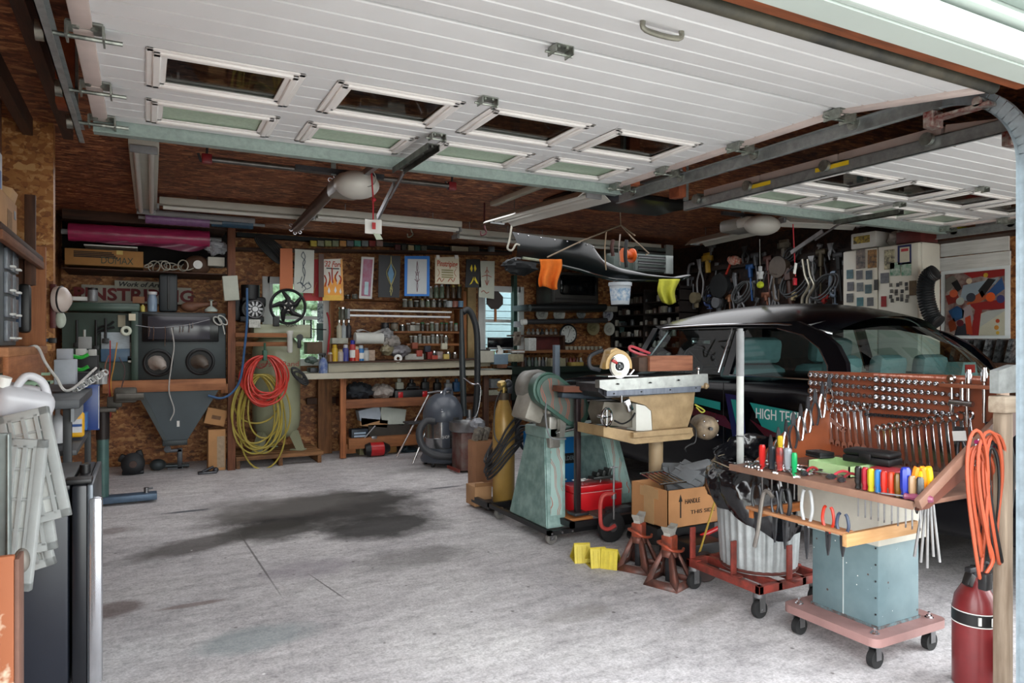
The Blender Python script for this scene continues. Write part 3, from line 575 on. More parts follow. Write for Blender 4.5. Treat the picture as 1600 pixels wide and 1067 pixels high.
# ratchets and extension bars at the board's right end
def ratchet(y,z,L,lab,hd=.016,tilt=0,hcol=CHROME):
    t=thing('ratchet',lab,'ratchet',(2.97,y,z),rot=(R(tilt),0,0)); ob('head',MB().lathe([(0,-.008),(hd,-.008),(hd*1.1,0),(hd,.01),(0,.01)],(0,0,0),(-1,0,0),16).box(-.02,-.005,-.005,-.008,.005,.005),hcol,t); ob('handle',MB().lathe([(.006,0),(.005,-L*.4),(.008,-L*.6),(.009,-L*.9),(.005,-L)]),CHROME,t); return t
ratchet(1.73,1.2,.15,'chrome ratchet hung from the little shelf, nearest the sockets'); ratchet(1.60,.935,.07,'short ratchet with round blue-black head low on the board',.02,hcol=mt('26344a',.3))
for y,z0,z1,lab in ((1.66,1.10,1.24,'tall chrome extension bar standing left in the ratchet shelf'),(1.60,1.03,1.25,'tallest chrome extension bar at the right end of the board')):
    ob('extension_bar',MB().lathe([(0,z0),(.007,z0),(.007,z1-.06),(.012,z1-.055),(.012,z1-.02),(.009,z1-.015),(.009,z1),(0,z1)],(2.965,y,0),n=12),CHROME,None,lab,'extension bar')
ob('extension_bar',MB().cyl((2.975,1.69,1.11),(2.975,1.69,1.19),.009,n=12),CHROME,None,'short chrome extension bar between the two tall ones','extension bar')
for y,z,lab in ((1.73,1.105,'chrome T-handled spinner lying across the lower right board'),): ob('tee_handle',MB().cyl((2.96,y,z),(2.96,y-.09,z-.004),.012,n=14).cyl((2.97,y-.06,z),(2.975,y-.06,z-.1),.007,n=10),CHROME,None,lab,'socket handle')
ob('impact_adapter',MB().lathe([(0,0),(.013,0),(.007,.025),(.007,.05),(.017,.07),(.017,.085),(0,.085)],(2.96,1.575,.95),n=16),BLACK,None,'black hourglass shaped adapter hung low at the board right end','adapter')
t=thing('adjustable_pliers','packaged grey adjustable pliers with white tag, right of the wrenches','pliers',(2.985,1.70,.93),rot=(R(-8),0,0))
ob('jaws',MB().prism([(-.02,.07),(.012,.075),(.02,.05),(.016,.01),(-.012,.01)],-.006,.006,'yz'),STEELD,t); ob('tag_card',MB().box(-.01,-.03,.015,-.008,.024,.055),PAPER,t)
for s in (-1,1): ob('handle',MB().tube(curve_pts([(0,s*.008,.02),(0,s*.02,-.04),(0,s*.016,-.11)],5),.006,8),STEELD,t)
# far gusset: locking pliers hooked on the sloping edge
for k in range(9):
    f=k/8; x=2.56+.40*f; z=.835+.27*f
    pliers('steel locking pliers hooked on the far sloping edge of the tool stand',CHROME if k%3 else STEELD,(x,2.31,z+.03),L=.17,rot=(R(180),0,R(90+rnd.uniform(-25,25))),grp='locking pliers on the far gusset',name='locking_pliers',open_=.014,jaw=.35)
sdriver('yellow and blue handled pliers driver upright behind the screwdrivers',YEL,(2.60,2.29,.86),hl=.06,hr=.013,sl=.04)
# screwdrivers standing in the far tray edge
for px,py0,c,hr,lab in ((1191,728,mt('c0221f',.3,v=.1),.014,'red fluted screwdriver standing at the far left tray end'),(1206,730,mt('1f252b',.3,v=.1),.016,'dark grey screwdriver standing second from the far left tray end'),(1218,728,mt('c3341f',.3,v=.1,h2='22252b'),.015,'red and black screwdriver between the dark and grey ones'),(1231,728,mt('8b9096',.3,v=.1),.017,'large grey screwdriver standing beside the green one'),(1241,726,mt('0f9a58',.3,v=.1),.012,'green screwdriver standing at the far tray end')):
    p=at(px,py0,X=2.40+(.02 if 'green' in lab else 0)); sdriver(lab,c,(p.x,p.y,.802),hl=.10 if hr>.013 else .085,hr=hr,sl=.10)
sl_=[(1353,'141414','black'),(1371,'a3182a','crimson'),(1388,'b5a81f','yellow-green'),(1404,'1f6fb5','bright blue'),(1418,'c0261a','red'),(1428,'c43a1a','orange-red'),(1437,'6a4a16','amber brown'),(1447,'1a2fa0','fat royal blue'),(1455,'9a7a5a','tan'),(1462,'2a2a2a','black checkered')]
for i,(px,h,nm) in enumerate(sl_):
    p=at(px,772,Z=.802); y=1.72-.026*i; sdriver('%s handled screwdriver in the row standing along the near tray edge'%nm,mt(h,.25,v=.15,coat=.4),(2.365+.004*(i%2),y,.802),hl=.085 if i!=7 else .11,hr=.0125 if i!=7 else .018,sl=.09)
for i,(h,nm) in enumerate((('e07a18','orange'),('e3b21a','yellow'))):
    pliers('pair of pliers with %s grips standing at the near tray corner'%nm,mt(h,.4,v=.08),(2.40+.02*i,1.515-.01*i,.80),L=.17,rot=(0,R(-6),R(60)),open_=.012,tk=.011)
t=sdriver('purple handled screwdriver lying across the near tray corner',mt('7a3a52',.3,v=.2),(2.345,1.53,.815),hl=.09,hr=.013,sl=.07,rot=(R(90),R(0),R(20)))
# long thin tools hanging through the near tray edge
for k in range(5): ob('long_punch',MB().cyl((2.40+.015*k,1.497,.78-.0*k),(2.39+.02*k,1.52-.01*k,.60-.02*(k%3)),.005,n=8),STEEL,None,'long thin steel tool hanging under the near tray corner','punch','long steel tools under the near tray corner')
# tray contents
t=thing('plastic_bin','small pale green plastic bin on the tray under the black case','bin',(2.62,1.98,.80)); m=MB()
for a in ((-.09,-.1,-.085,.1),(.085,-.1,.09,.1),(-.09,-.1,.09,-.095),(-.09,.095,.09,.1)): m.box(a[0],a[1],0,a[2],a[3],.045)
m.box(-.09,-.1,0,.09,.1,.004); ob('bin_wall',m,mt('a7c48e',.5,v=.08),t)
def case(name,lab,loc,s,h,rz,mat,lat=True):
    t=thing(name,lab,'case',loc,rz); x,y=s; ob('bottom_shell',MB().box(-x,-y,0,x,y,h*.55,.008),mat,t); ob('lid',MB().box(-x,-y,h*.56,x,y,h,.012),mat,t)
    if lat: ob('latch',MB().box(-x-.006,-.025,h*.3,-x+.002,.025,h*.8,.003),BLACK,t)
    return t
case('bit_case','long black plastic bit case resting on the green bin',(2.70,1.90,.846),(.055,.10),.055,R(8),BLACK); case('bit_case','flat black plastic case leaning under the larger one at the bin far side',(2.63,2.10,.846),(.04,.05),.025,R(-12),BLACK,False)
case('red_case','red plastic case standing on the tray beneath the black case near end',(2.66,1.80,.80),(.045,.06),.045,R(5),mt('a3343a',.4,v=.1),False)
for i,(x,y,r) in enumerate(((2.42,2.0,100),(2.46,1.90,80),(2.44,1.84,95))):
    pliers(['red handled pliers lying on the tray in front of the green bin','pink-red handled pliers lying near the red case','small red handled cutters lying between the bin and drivers'][i],mt(['9a1f2a','b53a44','7d1a22'][i],.4,v=.1),(x,y,.81),L=.13,rot=(R(92),R(0),R(r)),open_=.015)
for i in range(12):
    k=round(.12+.02*(i%4),2)
    if k not in WM: WM[k]=wrench_mesh(k,k)
    o=bpy.data.objects.new('wrench',WM[k]); COL.objects.link(o); o.location=(2.42+.035*(i%5),2.31-.022*i,.808+.003*(i%3)); o.rotation_euler=(R(90),R(90),0) ; o.rotation_euler=Euler((0,R(90),R(60+rnd.uniform(-40,40)))); tag(o,'steel wrench in the loose heap at the far end of the tray','wrench','loose wrenches on the tray')
# pliers in the rack below the tray
for y,h,nm,L in ((2.235,'2a2c30','black',.18),(2.08,'26282c','thick black',.2),(1.97,'b9bdbf','bare steel',.22),(1.87,'c4341f','red',.15),(1.805,'39465e','dark blue',.13)):
    pliers('%s handled pliers hung in the wooden rack under the tray'%nm,mt(h,.4,v=.15),(2.39,y,.60),L=L,open_=.02,jaw=.6,tk=.0065 if 'thick' not in nm else .009)
ob('offset_wrench',MB().tube(curve_pts([(2.34,2.10,.70),(2.34,2.13,.72),(2.34,2.155,.69),(2.33,2.17,.55),(2.33,2.19,.47)],6),.009,8),mt('8f8a84',.4,.7,v=.3),None,'bent dull steel bar wrench hooked over the wooden plier rack','wrench')
pliers('dull steel channel pliers hung beside the bent bar wrench',STEELD,(2.38,2.125,.61),L=.16,open_=.012,jaw=.7)
for i,(z,l) in enumerate(((.96,.09),(.925,.09),(.885,.1))): ob('flare_wrench',MB().torus((2.62,1.44,z),.012,.005,ax=(1,.3,0),n=14,k=6).cyl((2.62,1.45,z+.005),(2.66,1.455,z+.04),.005,n=8),CHROME,None,'chrome wrench head poking out of the near gusset beside the cords','wrench','wrench heads poking from the near gusset')
# ---------------------------------------------------------------- right foreground: cords, extinguisher, posts
OC=mt('a84a2c',.55,v=.15)
t=thing('orange_power_cable','orange extension cord coiled and hung beside the wooden post','cord',(2.64,1.43,.95))
def loop(cx,cz,w,h,dx,dy,sk=0,r=.0055):
    return [(dx+w*math.sin(a)+sk*math.cos(a),dy+w*.2*math.sin(a*2),cz-h*math.cos(a)) for a in [2*PI*i/28 for i in range(28)]]
for i in range(9):
    w=.035+.009*(i%5); h=.17+.02*(i%4)+(.05 if i==2 else 0); dx=-.045+.010*i-(.045 if i in (2,5) else 0)
    ob('cord_loop',MB().tube(loop(0,-.14-.012*(i%3),w,h,dx,-.012*(i%4),.012),.006,7,closed=True),OC,t)
pp=ob('plug_end',MB().box(-.07,-.05,-.46,-.03,-.02,-.40,.006),BLACK,t); ob('cord_tail',MB().tube(curve_pts([(-.02,-.03,-.1),(-.05,-.04,-.25),(-.03,-.05,-.35),(-.05,-.035,-.41)],6),.006,7),OC,t)
t=thing('black_power_cable','black extension cord hung among the orange coils','cord',(2.68,1.42,.95))
for i in range(5): ob('cord_loop',MB().tube(loop(0,-.16,.035+.008*i,.19+.012*i,-.03+.014*i,-.02,.01),.0055,7,closed=True),BLACK,t)
ob('cord_hook',MB().tube(curve_pts([(2.72,1.40,1.0),(2.66,1.42,.98),(2.60,1.43,1.0)],5),.008,8),mt('b02a6a',.5),None,'magenta strap end over the hanging cords','strap')
t=thing('wooden_post','weathered grey wooden post beside the right door track','post',(2.715,1.40,0))
ob('post_shaft',MB().box(-.03,-.022,0,.022,.022,1.10,.006),wood('9a8a78','6b5a4a','z'),t); ob('post_cap',MB().box(-.045,-.03,1.10,.04,.03,1.16,.006),wood('a89a88','7b6a5a','x'),t); ob('corner_brace',MB().prism([(-.05,1.17),(.06,1.17),(.06,1.27),(-.05,1.25)],-.01,.02,'xz'),mt('8b8f8e',.6,v=.4,s=18),t)
t=thing('gas_cylinder','tall dark red gas cylinder standing on the floor by the post','gas cylinder',(2.90,1.60,0))
MRN=mt('7a2326',.4,v=.25,s=8,coat=.2)
ob('cylinder_body',MB().lathe([(0,0),(.07,0),(.078,.01),(.078,.30),(.07,.35),(.045,.395),(.022,.415),(.02,.43),(0,.43)],n=32),MRN,t)
l=ob('black_label_band',MB().lathe([(.0785,.255),(.0792,.255),(.0792,.30),(.0785,.30)],n=32),BLACK,t); ob('label_border',MB().lathe([(.0786,.251),(.0794,.251),(.0794,.255)],n=32).lathe([(.0786,.3),(.0794,.3),(.0794,.304)],n=32),PAPER,l)
ob('label_print',MB().box(-.066,-.055,.262,-.055,-.05,.293,rot=(0,0,R(-30))).box(-.03,-.083,.262,-.004,-.078,.293),PAPER,l)
ob('valve',MB().cyl((0,0,.43),(0,0,.47),.016,n=12).box(-.05,-.012,.45,.03,.012,.47,.004).tube(curve_pts([(.02,0,.46),(.05,-.02,.48),(.06,-.01,.42)],4),.007,7),STEELD,t)
ob('hose_plug',MB().box(-.085,-.03,.405,-.05,.0,.455,.006,rot=(0,R(30),0)),BLACK,t); ob('clip',MB().box(-.02,-.12,.08,.03,-.077,.22,.008),mt('3d3f42',.5),t)
# ---------------------------------------------------------------- trash can on its red trolley
TX,TY=2.87,2.69
tr=thing('trolley','low rusty red steel trolley frame carrying the trash can','trolley',(TX,TY,0)); RR=mt('8f3a30',.55,.1,v=.35,s=14,h2='5a2a22')
m=MB()
x0,x1,y0,y1=-.23,.23,-.24,.28
for a in ((x0,y0,x1,y0+.03),(x0,y1-.03,x1,y1),(x0,y0,x0+.03,y1),(x1-.03,y0,x1,y1),(-.1,y0,-.07,y1),(.07,y0,.1,y1)): m.box(a[0],a[1],.125,a[2],a[3],.165,.003)
ob('frame',m,RR,tr)
for x,y in ((x0+.02,y0+.19),(-.02,y0+.005),(x1-.02,y0+.19),(x0+.02,y1-.03)): ob('upright',MB().box(x-.018,y-.006,.165,x+.018,y+.004,.34,.002).box(x-.018,y-.05,.165,x+.018,y,.172),RR,tr)
def caster(p,x,y,r=.045,zt=.125,par=None,mat=RUB):
    c=ob('caster',MB().lathe([(0,-.014),(r*.5,-.016),(r*.92,-.014),(r,-.006),(r,.006),(r*.92,.014),(r*.5,.016),(0,.014)],(x,y,r),(0,1,0),22),mat,p)
    ob('fork',MB().box(x-.018,y-.024,r-.01,x+.018,y-.02,zt-.01).box(x-.018,y+.02,r-.01,x+.018,y+.024,zt-.01).cyl((x,y,zt-.02),(x,y,zt),.03,n=14).cyl((x,y-.028,r),(x,y+.028,r),.007,n=8),STEEL,c); return c
for x,y in ((x0+.03,y0+.03),(x1-.03,y0+.03),(x0+.03,y1-.03),(x1-.03,y1-.03)): caster(tr,x,y)
can=thing('trash_can','ribbed galvanised steel trash can in front of the black car','trash can',(TX+.02,TY,.17))
def ribbed(n=30,prof=((.185,0),(.19,.01),(.215,.45),(.225,.5))):
    m=MB(); N_=n*6; rs=[]
    for j in range(13):
        f=j/12; z=f*.5; r=.19+.03*f; am=.006 if .08<f<.9 else 0
        rs.append([m.bm.verts.new(((r+am*max(-.4,math.sin(2*PI*i/6)))*math.cos(2*PI*i/N_),(r+am*max(-.4,math.sin(2*PI*i/6)))*math.sin(2*PI*i/N_),z)) for i in range(N_)])
    for A,B in zip(rs,rs[1:]):
        for i in range(N_): m.bm.faces.new((A[i],A[(i+1)%N_],B[(i+1)%N_],B[i]))
    m.bm.faces.new(rs[0][::-1]); return m
GALC=mt('b5babb',.45,.45,v=.25,s=16)
ob('can_body',ribbed(),GALC,can,ang=60); ob('rim',MB().torus((0,0,.5),.221,.007),GALC,can); ob('base_band',MB().torus((0,0,.012),.19,.009),mt('5a2a22',.7,v=.4,s=20),can)
BAGM=(lambda: None)()
mm,nt,b=nodes('black_plastic_bag'); b.inputs['Base Color'].default_value=(.006,.006,.008,1); b.inputs['Roughness'].default_value=.16; b.inputs['Specular IOR Level'].default_value=.8
v=N(nt,'ShaderNodeTexVoronoi'); v.feature='SMOOTH_F1'; v.inputs['Scale'].default_value=11; n_=noise(nt,coords(nt),5,2); ad=N(nt,'ShaderNodeMixRGB'); ad.inputs[0].default_value=.25; nt.links.new(coords(nt),ad.inputs[1]); nt.links.new(n_.outputs['Color'],ad.inputs[2]); nt.links.new(ad.outputs[0],v.inputs['Vector']); bump(nt,b,v.outputs['Distance'],.8,.03); BAGM=mm
from mathutils import noise as mn
def bagf(u,v):
    a=2*PI*u; fr=.5+.5*math.cos(a-R(255)); drop=.10+.19*fr**1.3+.02*math.sin(a*3+1)
    # v:0 hem outside low -> 1 over the rim and up into a slumped neck
    if v<.55: f=v/.55; r=.248+.030*math.sin(PI*f)*(.5+.5*math.cos(a-R(190)))+.012*math.sin(a*9+f*3)*(1-.5*f)+.006*math.sin(a*17+f*6); z=.5-drop*(1-f)
    else: f=(v-.55)/.45; r=.235-.02*f+.02*math.sin(a*4+f*4)*f; z=.5+.12*math.sin(f*PI*.5)*(.8-.5*math.cos(a-R(225)))
    p=Vector((r*math.cos(a),r*math.sin(a),z)); n=mn.noise(p*9)*.020+mn.noise(p*24)*.007
    return (p.x*(1+n*3.),p.y*(1+n*3.),p.z+n)
t=thing('garbage_bag','crumpled shiny black garbage bag draped over the steel trash can','bag',(TX+.02,TY,.18))
m=MB().grid(bagf,72,18); bmesh.ops.remove_doubles(m.bm,verts=m.bm.verts,dist=.0005); ob('bag_film',m,BAGM,t,ang=50)
def inb(u,v): a=2*PI*u; p=Vector(((.215*(1-v)+.0)*math.cos(a),(.215*(1-v))*math.sin(a),.60-.02*v)); return (p.x,p.y,p.z+mn.noise(p*12)*.08-.12)
ob('bag_contents',MB().grid(inb,30,8),BAGM,t,ang=50)
ob('tie_string',MB().tube([(.24*math.cos(a),.24*math.sin(a),.535+.008*math.sin(a*5)) for a in [2*PI*i/40 for i in range(40)]],.003,5,closed=True),mt('a3937a',.8),t)
t=thing('white_pipe','tall white pipe standing upright in the trash can','pipe',(2.83,2.76,.19)); ob('lower_tube',MB().cyl((0,0,0),(0,0,.98),.019,n=16),mt('cfd2ce',.5,v=.15,s=10),t); ob('upper_sleeve',MB().cyl((0,0,.98),(0,0,1.22),.021,n=16).cyl((0,0,1.22),(0,0,1.235),.015,n=12),GREY,t); ob('wire_twist',MB().torus((0,0,.66),.02,.003).tube([(0,-.02,.66),(.03,-.03,.64),(.05,-.02,.635)],.003,5),STEEL,t)
# ---------------------------------------------------------------- cardboard box
bx=thing('cardboard_box','open taped cardboard box printed with handling marks, full of grey plastic','box',(3.11,3.52,.21)); w,d,h=.285,.18,.235
m=MB()
for a in ((-w,-d,-w+.005,d),(w-.005,-d,w,d),(-w,-d,w,-d+.005),(-w,d-.005,w,d)): m.box(a[0],a[1],0,a[2],a[3],h)
m.box(-w,-d,0,w,d,.005); ob('box_wall',m,mt('b98557',.85,v=.15,s=5),bx)
ob('tape',MB().box(-w-.0015,-.05,.0,-w,.05,h).box(-w-.0016,-.09,h-.07,-w,.09,h-.01),mt('b38e63',.35,v=.12),bx)
INK=mt('1d1a18',.8)
text('HANDLE',.03,INK,bx,(-.09,-d-.002,.155),FY,w=.12,name='printed_word'); text('ARE',.03,INK,bx,(.155,-d-.002,.165),FY,w=.055,name='printed_word'); text('THIS SIDE UP',.024,INK,bx,(.03,-d-.002,.085),FY,w=.27,name='printed_words')
ob('printed_arrow',MB().prism([(-.19,.06),(-.18,.06),(-.18,.16),(-.170,.16),(-.185,.205),(-.2,.16),(-.19,.16)],-d-.0015,-d-.0005,'xz'),INK,bx)
for i,(x,y,z,sx,sy,sz,rx,ry,rz) in enumerate(((.02,-.02,.26,.11,.10,.03,25,-30,10),(.12,.02,.29,.10,.12,.03,-20,25,30),(.17,-.06,.27,.08,.07,.025,10,40,-20),(-.02,.07,.24,.12,.07,.04,0,-35,60))):
    m=MB().box(-sx,-sy,-sz,sx,sy,sz,.012).box(-sx*.6,-sy*.5,sz,sx*.6,sy*.5,sz+.012,.004); 
    for k in (-.5,0,.5): m.box(sx*k-.004,-sy,sz,sx*k+.004,sy,sz+.006)
    ob('plastic_housing',m,mt('6f7275',.5,v=.2,s=10),None,['grey moulded plastic housing sticking out of the cardboard box front','largest grey plastic shell leaning at the top of the cardboard box','small grey plastic cover at the box right corner','dark grey plastic piece at the back of the cardboard box'][i],'plastic part',loc=(3.11+x,3.52+y,.21+z),rot=(R(rx),R(ry),R(rz)))
t=thing('chrome_rack','folded chrome wire rack lying in the cardboard box left corner','rack',(2.93,3.52,.46)); m=MB()
for k in range(6): m.cyl((-.09+.035*k,-.1,.01),(-.07+.035*k,.12,.04),.005,n=6)
m.cyl((-.1,-.1,.01),(.11,-.1,.01),.006,n=6).cyl((-.08,.12,.04),(.13,.12,.04),.006,n=6); ob('rack_bars',m,CHROME,t)
# yellow measuring stick leaning on the box
ob('yellow_rod',MB().cyl((2.78,3.04,.10),(3.12,3.20,.50),.006,n=8),mt('c9a94a',.5,v=.1),None,'thin yellow rod leaning against the cardboard box','rod')
# support under the box: black steel case and floor jack
fj=thing('floor_jack','red wheeled floor jack under the cardboard box','floor jack',(3.05,3.5,0))
ob('jack_frame',MB().box(-.25,-.13,.06,.22,-.11,.14,.004).box(-.25,.11,.06,.22,.13,.14,.004).box(-.1,-.11,.05,.1,.11,.1,.004).prism([(-.25,.1),(-.05,.14),(.22,.12),(.22,.2),(-.25,.2)],-.09,.09,'xz'),BLACK,fj)
for x in (-.22,.19):
    for y in (-.15,.15): ob('wheel',MB().lathe([(0,-.02),(.045,-.02),(.05,-.015),(.05,.015),(.045,.02),(0,.02)],(x,y,.05),(0,1,0),20),mt('7d2018',.5,v=.3),fj)
ob('jack_handle',MB().cyl((.0,-.2,.15),(.35,-.28,.28),.014,n=12),RED,fj)
ob('tool_case',MB().box(-.15,-.1,0,.1,.1,.16,.01),BLACK,None,'black steel case on the floor in front of the red floor jack','case',loc=(3.0,3.24,0))
ob('utility_wheel',MB().lathe([(0,-.02),(.03,-.03),(.075,-.022),(.085,-.01),(.085,.01),(.075,.022),(0,.02)],(2.80,3.0,.085),(-.4,-1,0),24),[mt('3a2a28',.7,v=.3)],None,'small dark wheel with red hub behind the jack stand','wheel')
# ---------------------------------------------------------------- jack stands
RO=mt('a8482c',.5,.1,v=.4,s=12,h2='5a3026'); RB=mt('7a4a3e',.5,.2,v=.4,s=12,h2='4a3530')
def jackstand(lab,x,y,rz):
    t=thing('jack_stand',lab,'jack stand',(x,y,0),rz,group=None)
    m=MB(); s=.125
    for k in range(4):
        a=PI/4+k*PI/2; b=a+PI/2; c0=Vector((math.cos(a)*s*1.2,math.sin(a)*s*1.2,0)); c1=Vector((math.cos(a)*.045,math.sin(a)*.045,.2))
        d0=Vector((math.cos(b)*s*1.2,math.sin(b)*s*1.2,0)); d1=Vector((math.cos(b)*.045,math.sin(b)*.045,.2))
        # leg plate: folded corner strip plus bottom skirt and top plate, leaving the triangular opening
        def P(u,v): return (c0*(1-u)+d0*u)*(1-v)+(c1*(1-u)+d1*u)*v
        inn=(c0+c1+d0+d1)/4*-.0
        def q(u0,v0,u1,v1,u2,v2,u3,v3): m.quad(P(u0,v0),P(u1,v1),P(u2,v2),P(u3,v3))
        q(0,0,.2,.2,.28,.8,0,1); q(1,0,.8,.2,.72,.8,1,1); q(0,0,1,0,.8,.2,.2,.2); q(.28,.8,.72,.8,1,1,0,1)
    leg=ob('pyramid_base',m,RB,t,ang=20); md=leg.modifiers.new('thick','SOLIDIFY'); md.thickness=.005
    ob('neck',MB().box(-.034,-.034,.17,.034,.034,.275,.006),RO,t)
    ob('ratchet_post',MB().box(-.022,-.016,.02,.022,.016,.29,.003),STEELD,t)
    ob('saddle',MB().prism([(-.055,.33),(-.05,.315),(-.025,.285),(.025,.285),(.05,.315),(.055,.33),(.03,.32),(0,.312),(-.03,.32)],-.022,.022,'xz').box(-.03,-.02,.27,.03,.02,.29),mt('b5b3ac',.5,.3,v=.3,s=20),t)
    ob('lift_handle',MB().tube(curve_pts([(-.03,.035,.24),(-.075,.03,.245),(-.085,-.02,.235),(-.075,-.06,.215),(0,-.075,.2),(.05,-.06,.2)],5),.008,8),RO,t); return t
jackstand('orange and rust jack stand nearest the camera, beside the trolley',2.60,3.06,R(20)); jackstand('orange and rust jack stand behind its twin, next to the yellow chocks',2.62,3.36,R(28))
def chock(lab,x,y,rz,flip=0):
    t=thing('wheel_chock',lab,'wheel chock',(x,y,0),rz,rot=(0,0,rz)); Yc=mt('c9b53a',.5,v=.2,s=20)
    m=MB().prism([(-.07,0),(-.05,.11),(-.042,.11),(-.062,0)],-.05,.05,'xz').prism([(-.05,.11),(-.042,.118),(.075,.004),(.068,0)],-.05,.05,'xz').box(-.07,-.05,0,.07,.05,.004); ob('folded_plate',m,Yc,t)
    for k in (-.03,0,.03): ob('rib',MB().box(-.066,k-.003,.0,-.05,k+.003,.1,rot=(0,R(10),0)),Yc,t)
    return t
chock('yellow steel wheel chock farthest left on the floor',2.40,3.66,R(70)); chock('middle yellow steel wheel chock, leaning on its neighbour',2.43,3.54,R(75)); chock('yellow wheel chock touching the jack stand',2.50,3.47,R(40))
# ---------------------------------------------------------------- C clamp and lumber truck
tk=thing('platform_truck','low black hand truck with wooden deck under the welding gear','hand truck',(2.95,4.05,0))
ob('deck_board',MB().box(-.22,-.12,.16,.5,.12,.185,.003).box(-.22,.13,.16,.5,.36,.185,.003),mt('5d4a44',.7,v=.25,s=6),tk); ob('edge_plank',MB().box(-.42,-.05,.13,-.22,.34,.16,.004),mt('b8753f',.6,v=.2),tk); ob('truck_frame',MB().box(-.45,-.13,.12,.52,-.11,.16).box(-.45,.36,.12,.52,.38,.16).box(-.45,-.13,.12,-.42,.38,.16).box(.49,-.13,.12,.52,.38,.16),BLACK,tk)
for x,y in ((-.15,-.16),(.42,-.16),(-.15,.36),(.42,.36)):
    ww=ob('wheel',MB().lathe([(.03,-.02),(.075,-.026),(.1,-.018),(.104,0),(.1,.018),(.075,.026),(.03,.02)],(x,y,.104),(0,1,0),26),RUB,tk); ob('hub',MB().lathe([(0,-.03),(.03,-.028),(.035,-.01),(.07,-.012)],(x,y,.104),(0,1,0),18),STEEL,ww)
cc=thing('c_clamp','large red C clamp hung on the hand truck edge','clamp',(2.72,3.86,.10)); ob('clamp_frame',MB().tube(curve_pts([(.09,0,.015),(.03,0,.0),(-.02,0,.03),(-.03,0,.12),(-.02,0,.21),(.02,0,.235),(.09,0,.23)],5),.014,8),mt('b5443f',.5,v=.2,s=20),cc); ob('screw',MB().cyl((.08,0,.06),(.08,0,.42),.008,n=10).cyl((.08,0,.235),(.08,0,.20),.018,n=12).cyl((.05,0,.41),(.11,0,.41),.005,n=8),STEEL,cc)
ob('vise_jaw',MB().box(2.80,3.88,.185,2.98,3.97,.225,.01).cyl((2.78,3.92,.2),(3.05,3.92,.2),.012,n=10),STEELD,None,'dark steel bar clamp lying on the hand truck deck','clamp')
# ---------------------------------------------------------------- helpers that lay outlines on a real upright plane
def V_(px,py,Y): p=at(px,py,Y=Y); return (p.x,p.z)
def slab(pix,Y,th,o=(0,0,0),m=None):
    "outline standing in the plane y=Y, th deep"
    m=m or MB(); return m.prism([(x-o[0],z-o[2]) for x,z in (V_(a,b,Y) for a,b in pix)],Y-o[1],Y+th-o[1],'xz')
def rectb(x0,y0,x1,y1,Y,th,o=(0,0,0),bev=0,m=None):
    a,b=V_(x0,y0,Y),V_(x1,y1,Y); m=m or MB(); return m.box(a[0]-o[0],Y-o[1],b[1]-o[2],b[0]-o[0],Y+th-o[1],a[1]-o[2],bev)
# ---------------------------------------------------------------- metal band saw on its stand
O=(2.72,4.3,0)
bs=thing('band_saw','green metal band saw with flame painted cover and trapezoid legs','band saw',O)
def flame_mat(name,base):
    mm,nt,b=nodes(name); n=noise(nt,coords(nt,(1,1,.8)),11,3); w=N(nt,'ShaderNodeTexWave'); w.inputs['Scale'].default_value=5; w.inputs['Distortion'].default_value=7; w.inputs['Detail'].default_value=2; nt.links.new(coords(nt),w.inputs['Vector'])
    rp=ramp(nt,w.outputs[0],[(.84,hexc(base)),(.87,hexc('b0543c')),(.95,hexc('8d4a34')),(.98,hexc(base))]); nt.links.new(rp.outputs[0],b.inputs['Base Color']); b.inputs['Roughness'].default_value=.4; return mm
FLG=flame_mat('sage_paint_with_flames','8da8a2'); 
def leg(xb0,xb1,yb0,yb1,xt0,xt1,yt0,yt1,zb,zt,nm='stand_leg'):
    m=MB(); A=[m.bm.verts.new((x-O[0],y-O[1],zb)) for x,y in ((xb0,yb0),(xb1,yb0),(xb1,yb1),(xb0,yb1))]; B=[m.bm.verts.new((x-O[0],y-O[1],zt)) for x,y in ((xt0,yt0),(xt1,yt0),(xt1,yt1),(xt0,yt1))]
    for i in range(4): m.bm.faces.new((A[i],A[(i+1)%4],B[(i+1)%4],B[i]))
    m.bm.faces.new(A[::-1]); m.bm.faces.new(B); es=[e for e in m.bm.edges]; bmesh.ops.bevel(m.bm,geom=es,offset=.008,segments=2,affect='EDGES'); return ob(nm,m,mt('8aa39e',.45,.1,v=.25,s=12,h2='64807a'),bs)
l1=leg(2.39,2.54,4.05,4.60,2.46,2.63,4.2,4.46,.10,.70); l2=leg(3.0,3.17,4.1,4.6,2.93,3.08,4.2,4.46,.19,.70)
m=MB().prism([(2.405,.14),(2.525,.14),(2.60,.66),(2.485,.66)],4.0,4.004,'xz'); 
for lg,(xa,xb,xc,xd) in ((l1,(2.43,2.52,2.60,2.50)),(l2,(3.03,3.13,3.04,2.96))):
    pm=MB(); z0,z1=.18 if lg is l1 else .26,.64
    f=lambda z:4.05+(4.2-4.05)*((z-.1)/.6) if lg is l1 else 4.1+.1*((z-.19)/.51)
    pm.quad((xa-O[0],f(z0)-O[1]-.003,z0),(xb-O[0],f(z0)-O[1]-.003,z0),(xc-O[0],f(z1)-O[1]-.003,z1),(xd-O[0],f(z1)-O[1]-.003,z1)); ob('flame_panel',pm,FLG,lg)
m.bm.free()
ob('bed',MB().box(2.44-O[0],4.15-O[1],.69,3.25-O[0],4.45-O[1],.76,.008),mt('7d9690',.45,v=.25,s=10),bs)
ob('feed_rod',MB().cyl((2.5-O[0],4.12-O[1],.73),(3.1-O[0],4.12-O[1],.82),.012,n=10),CHROME,bs)
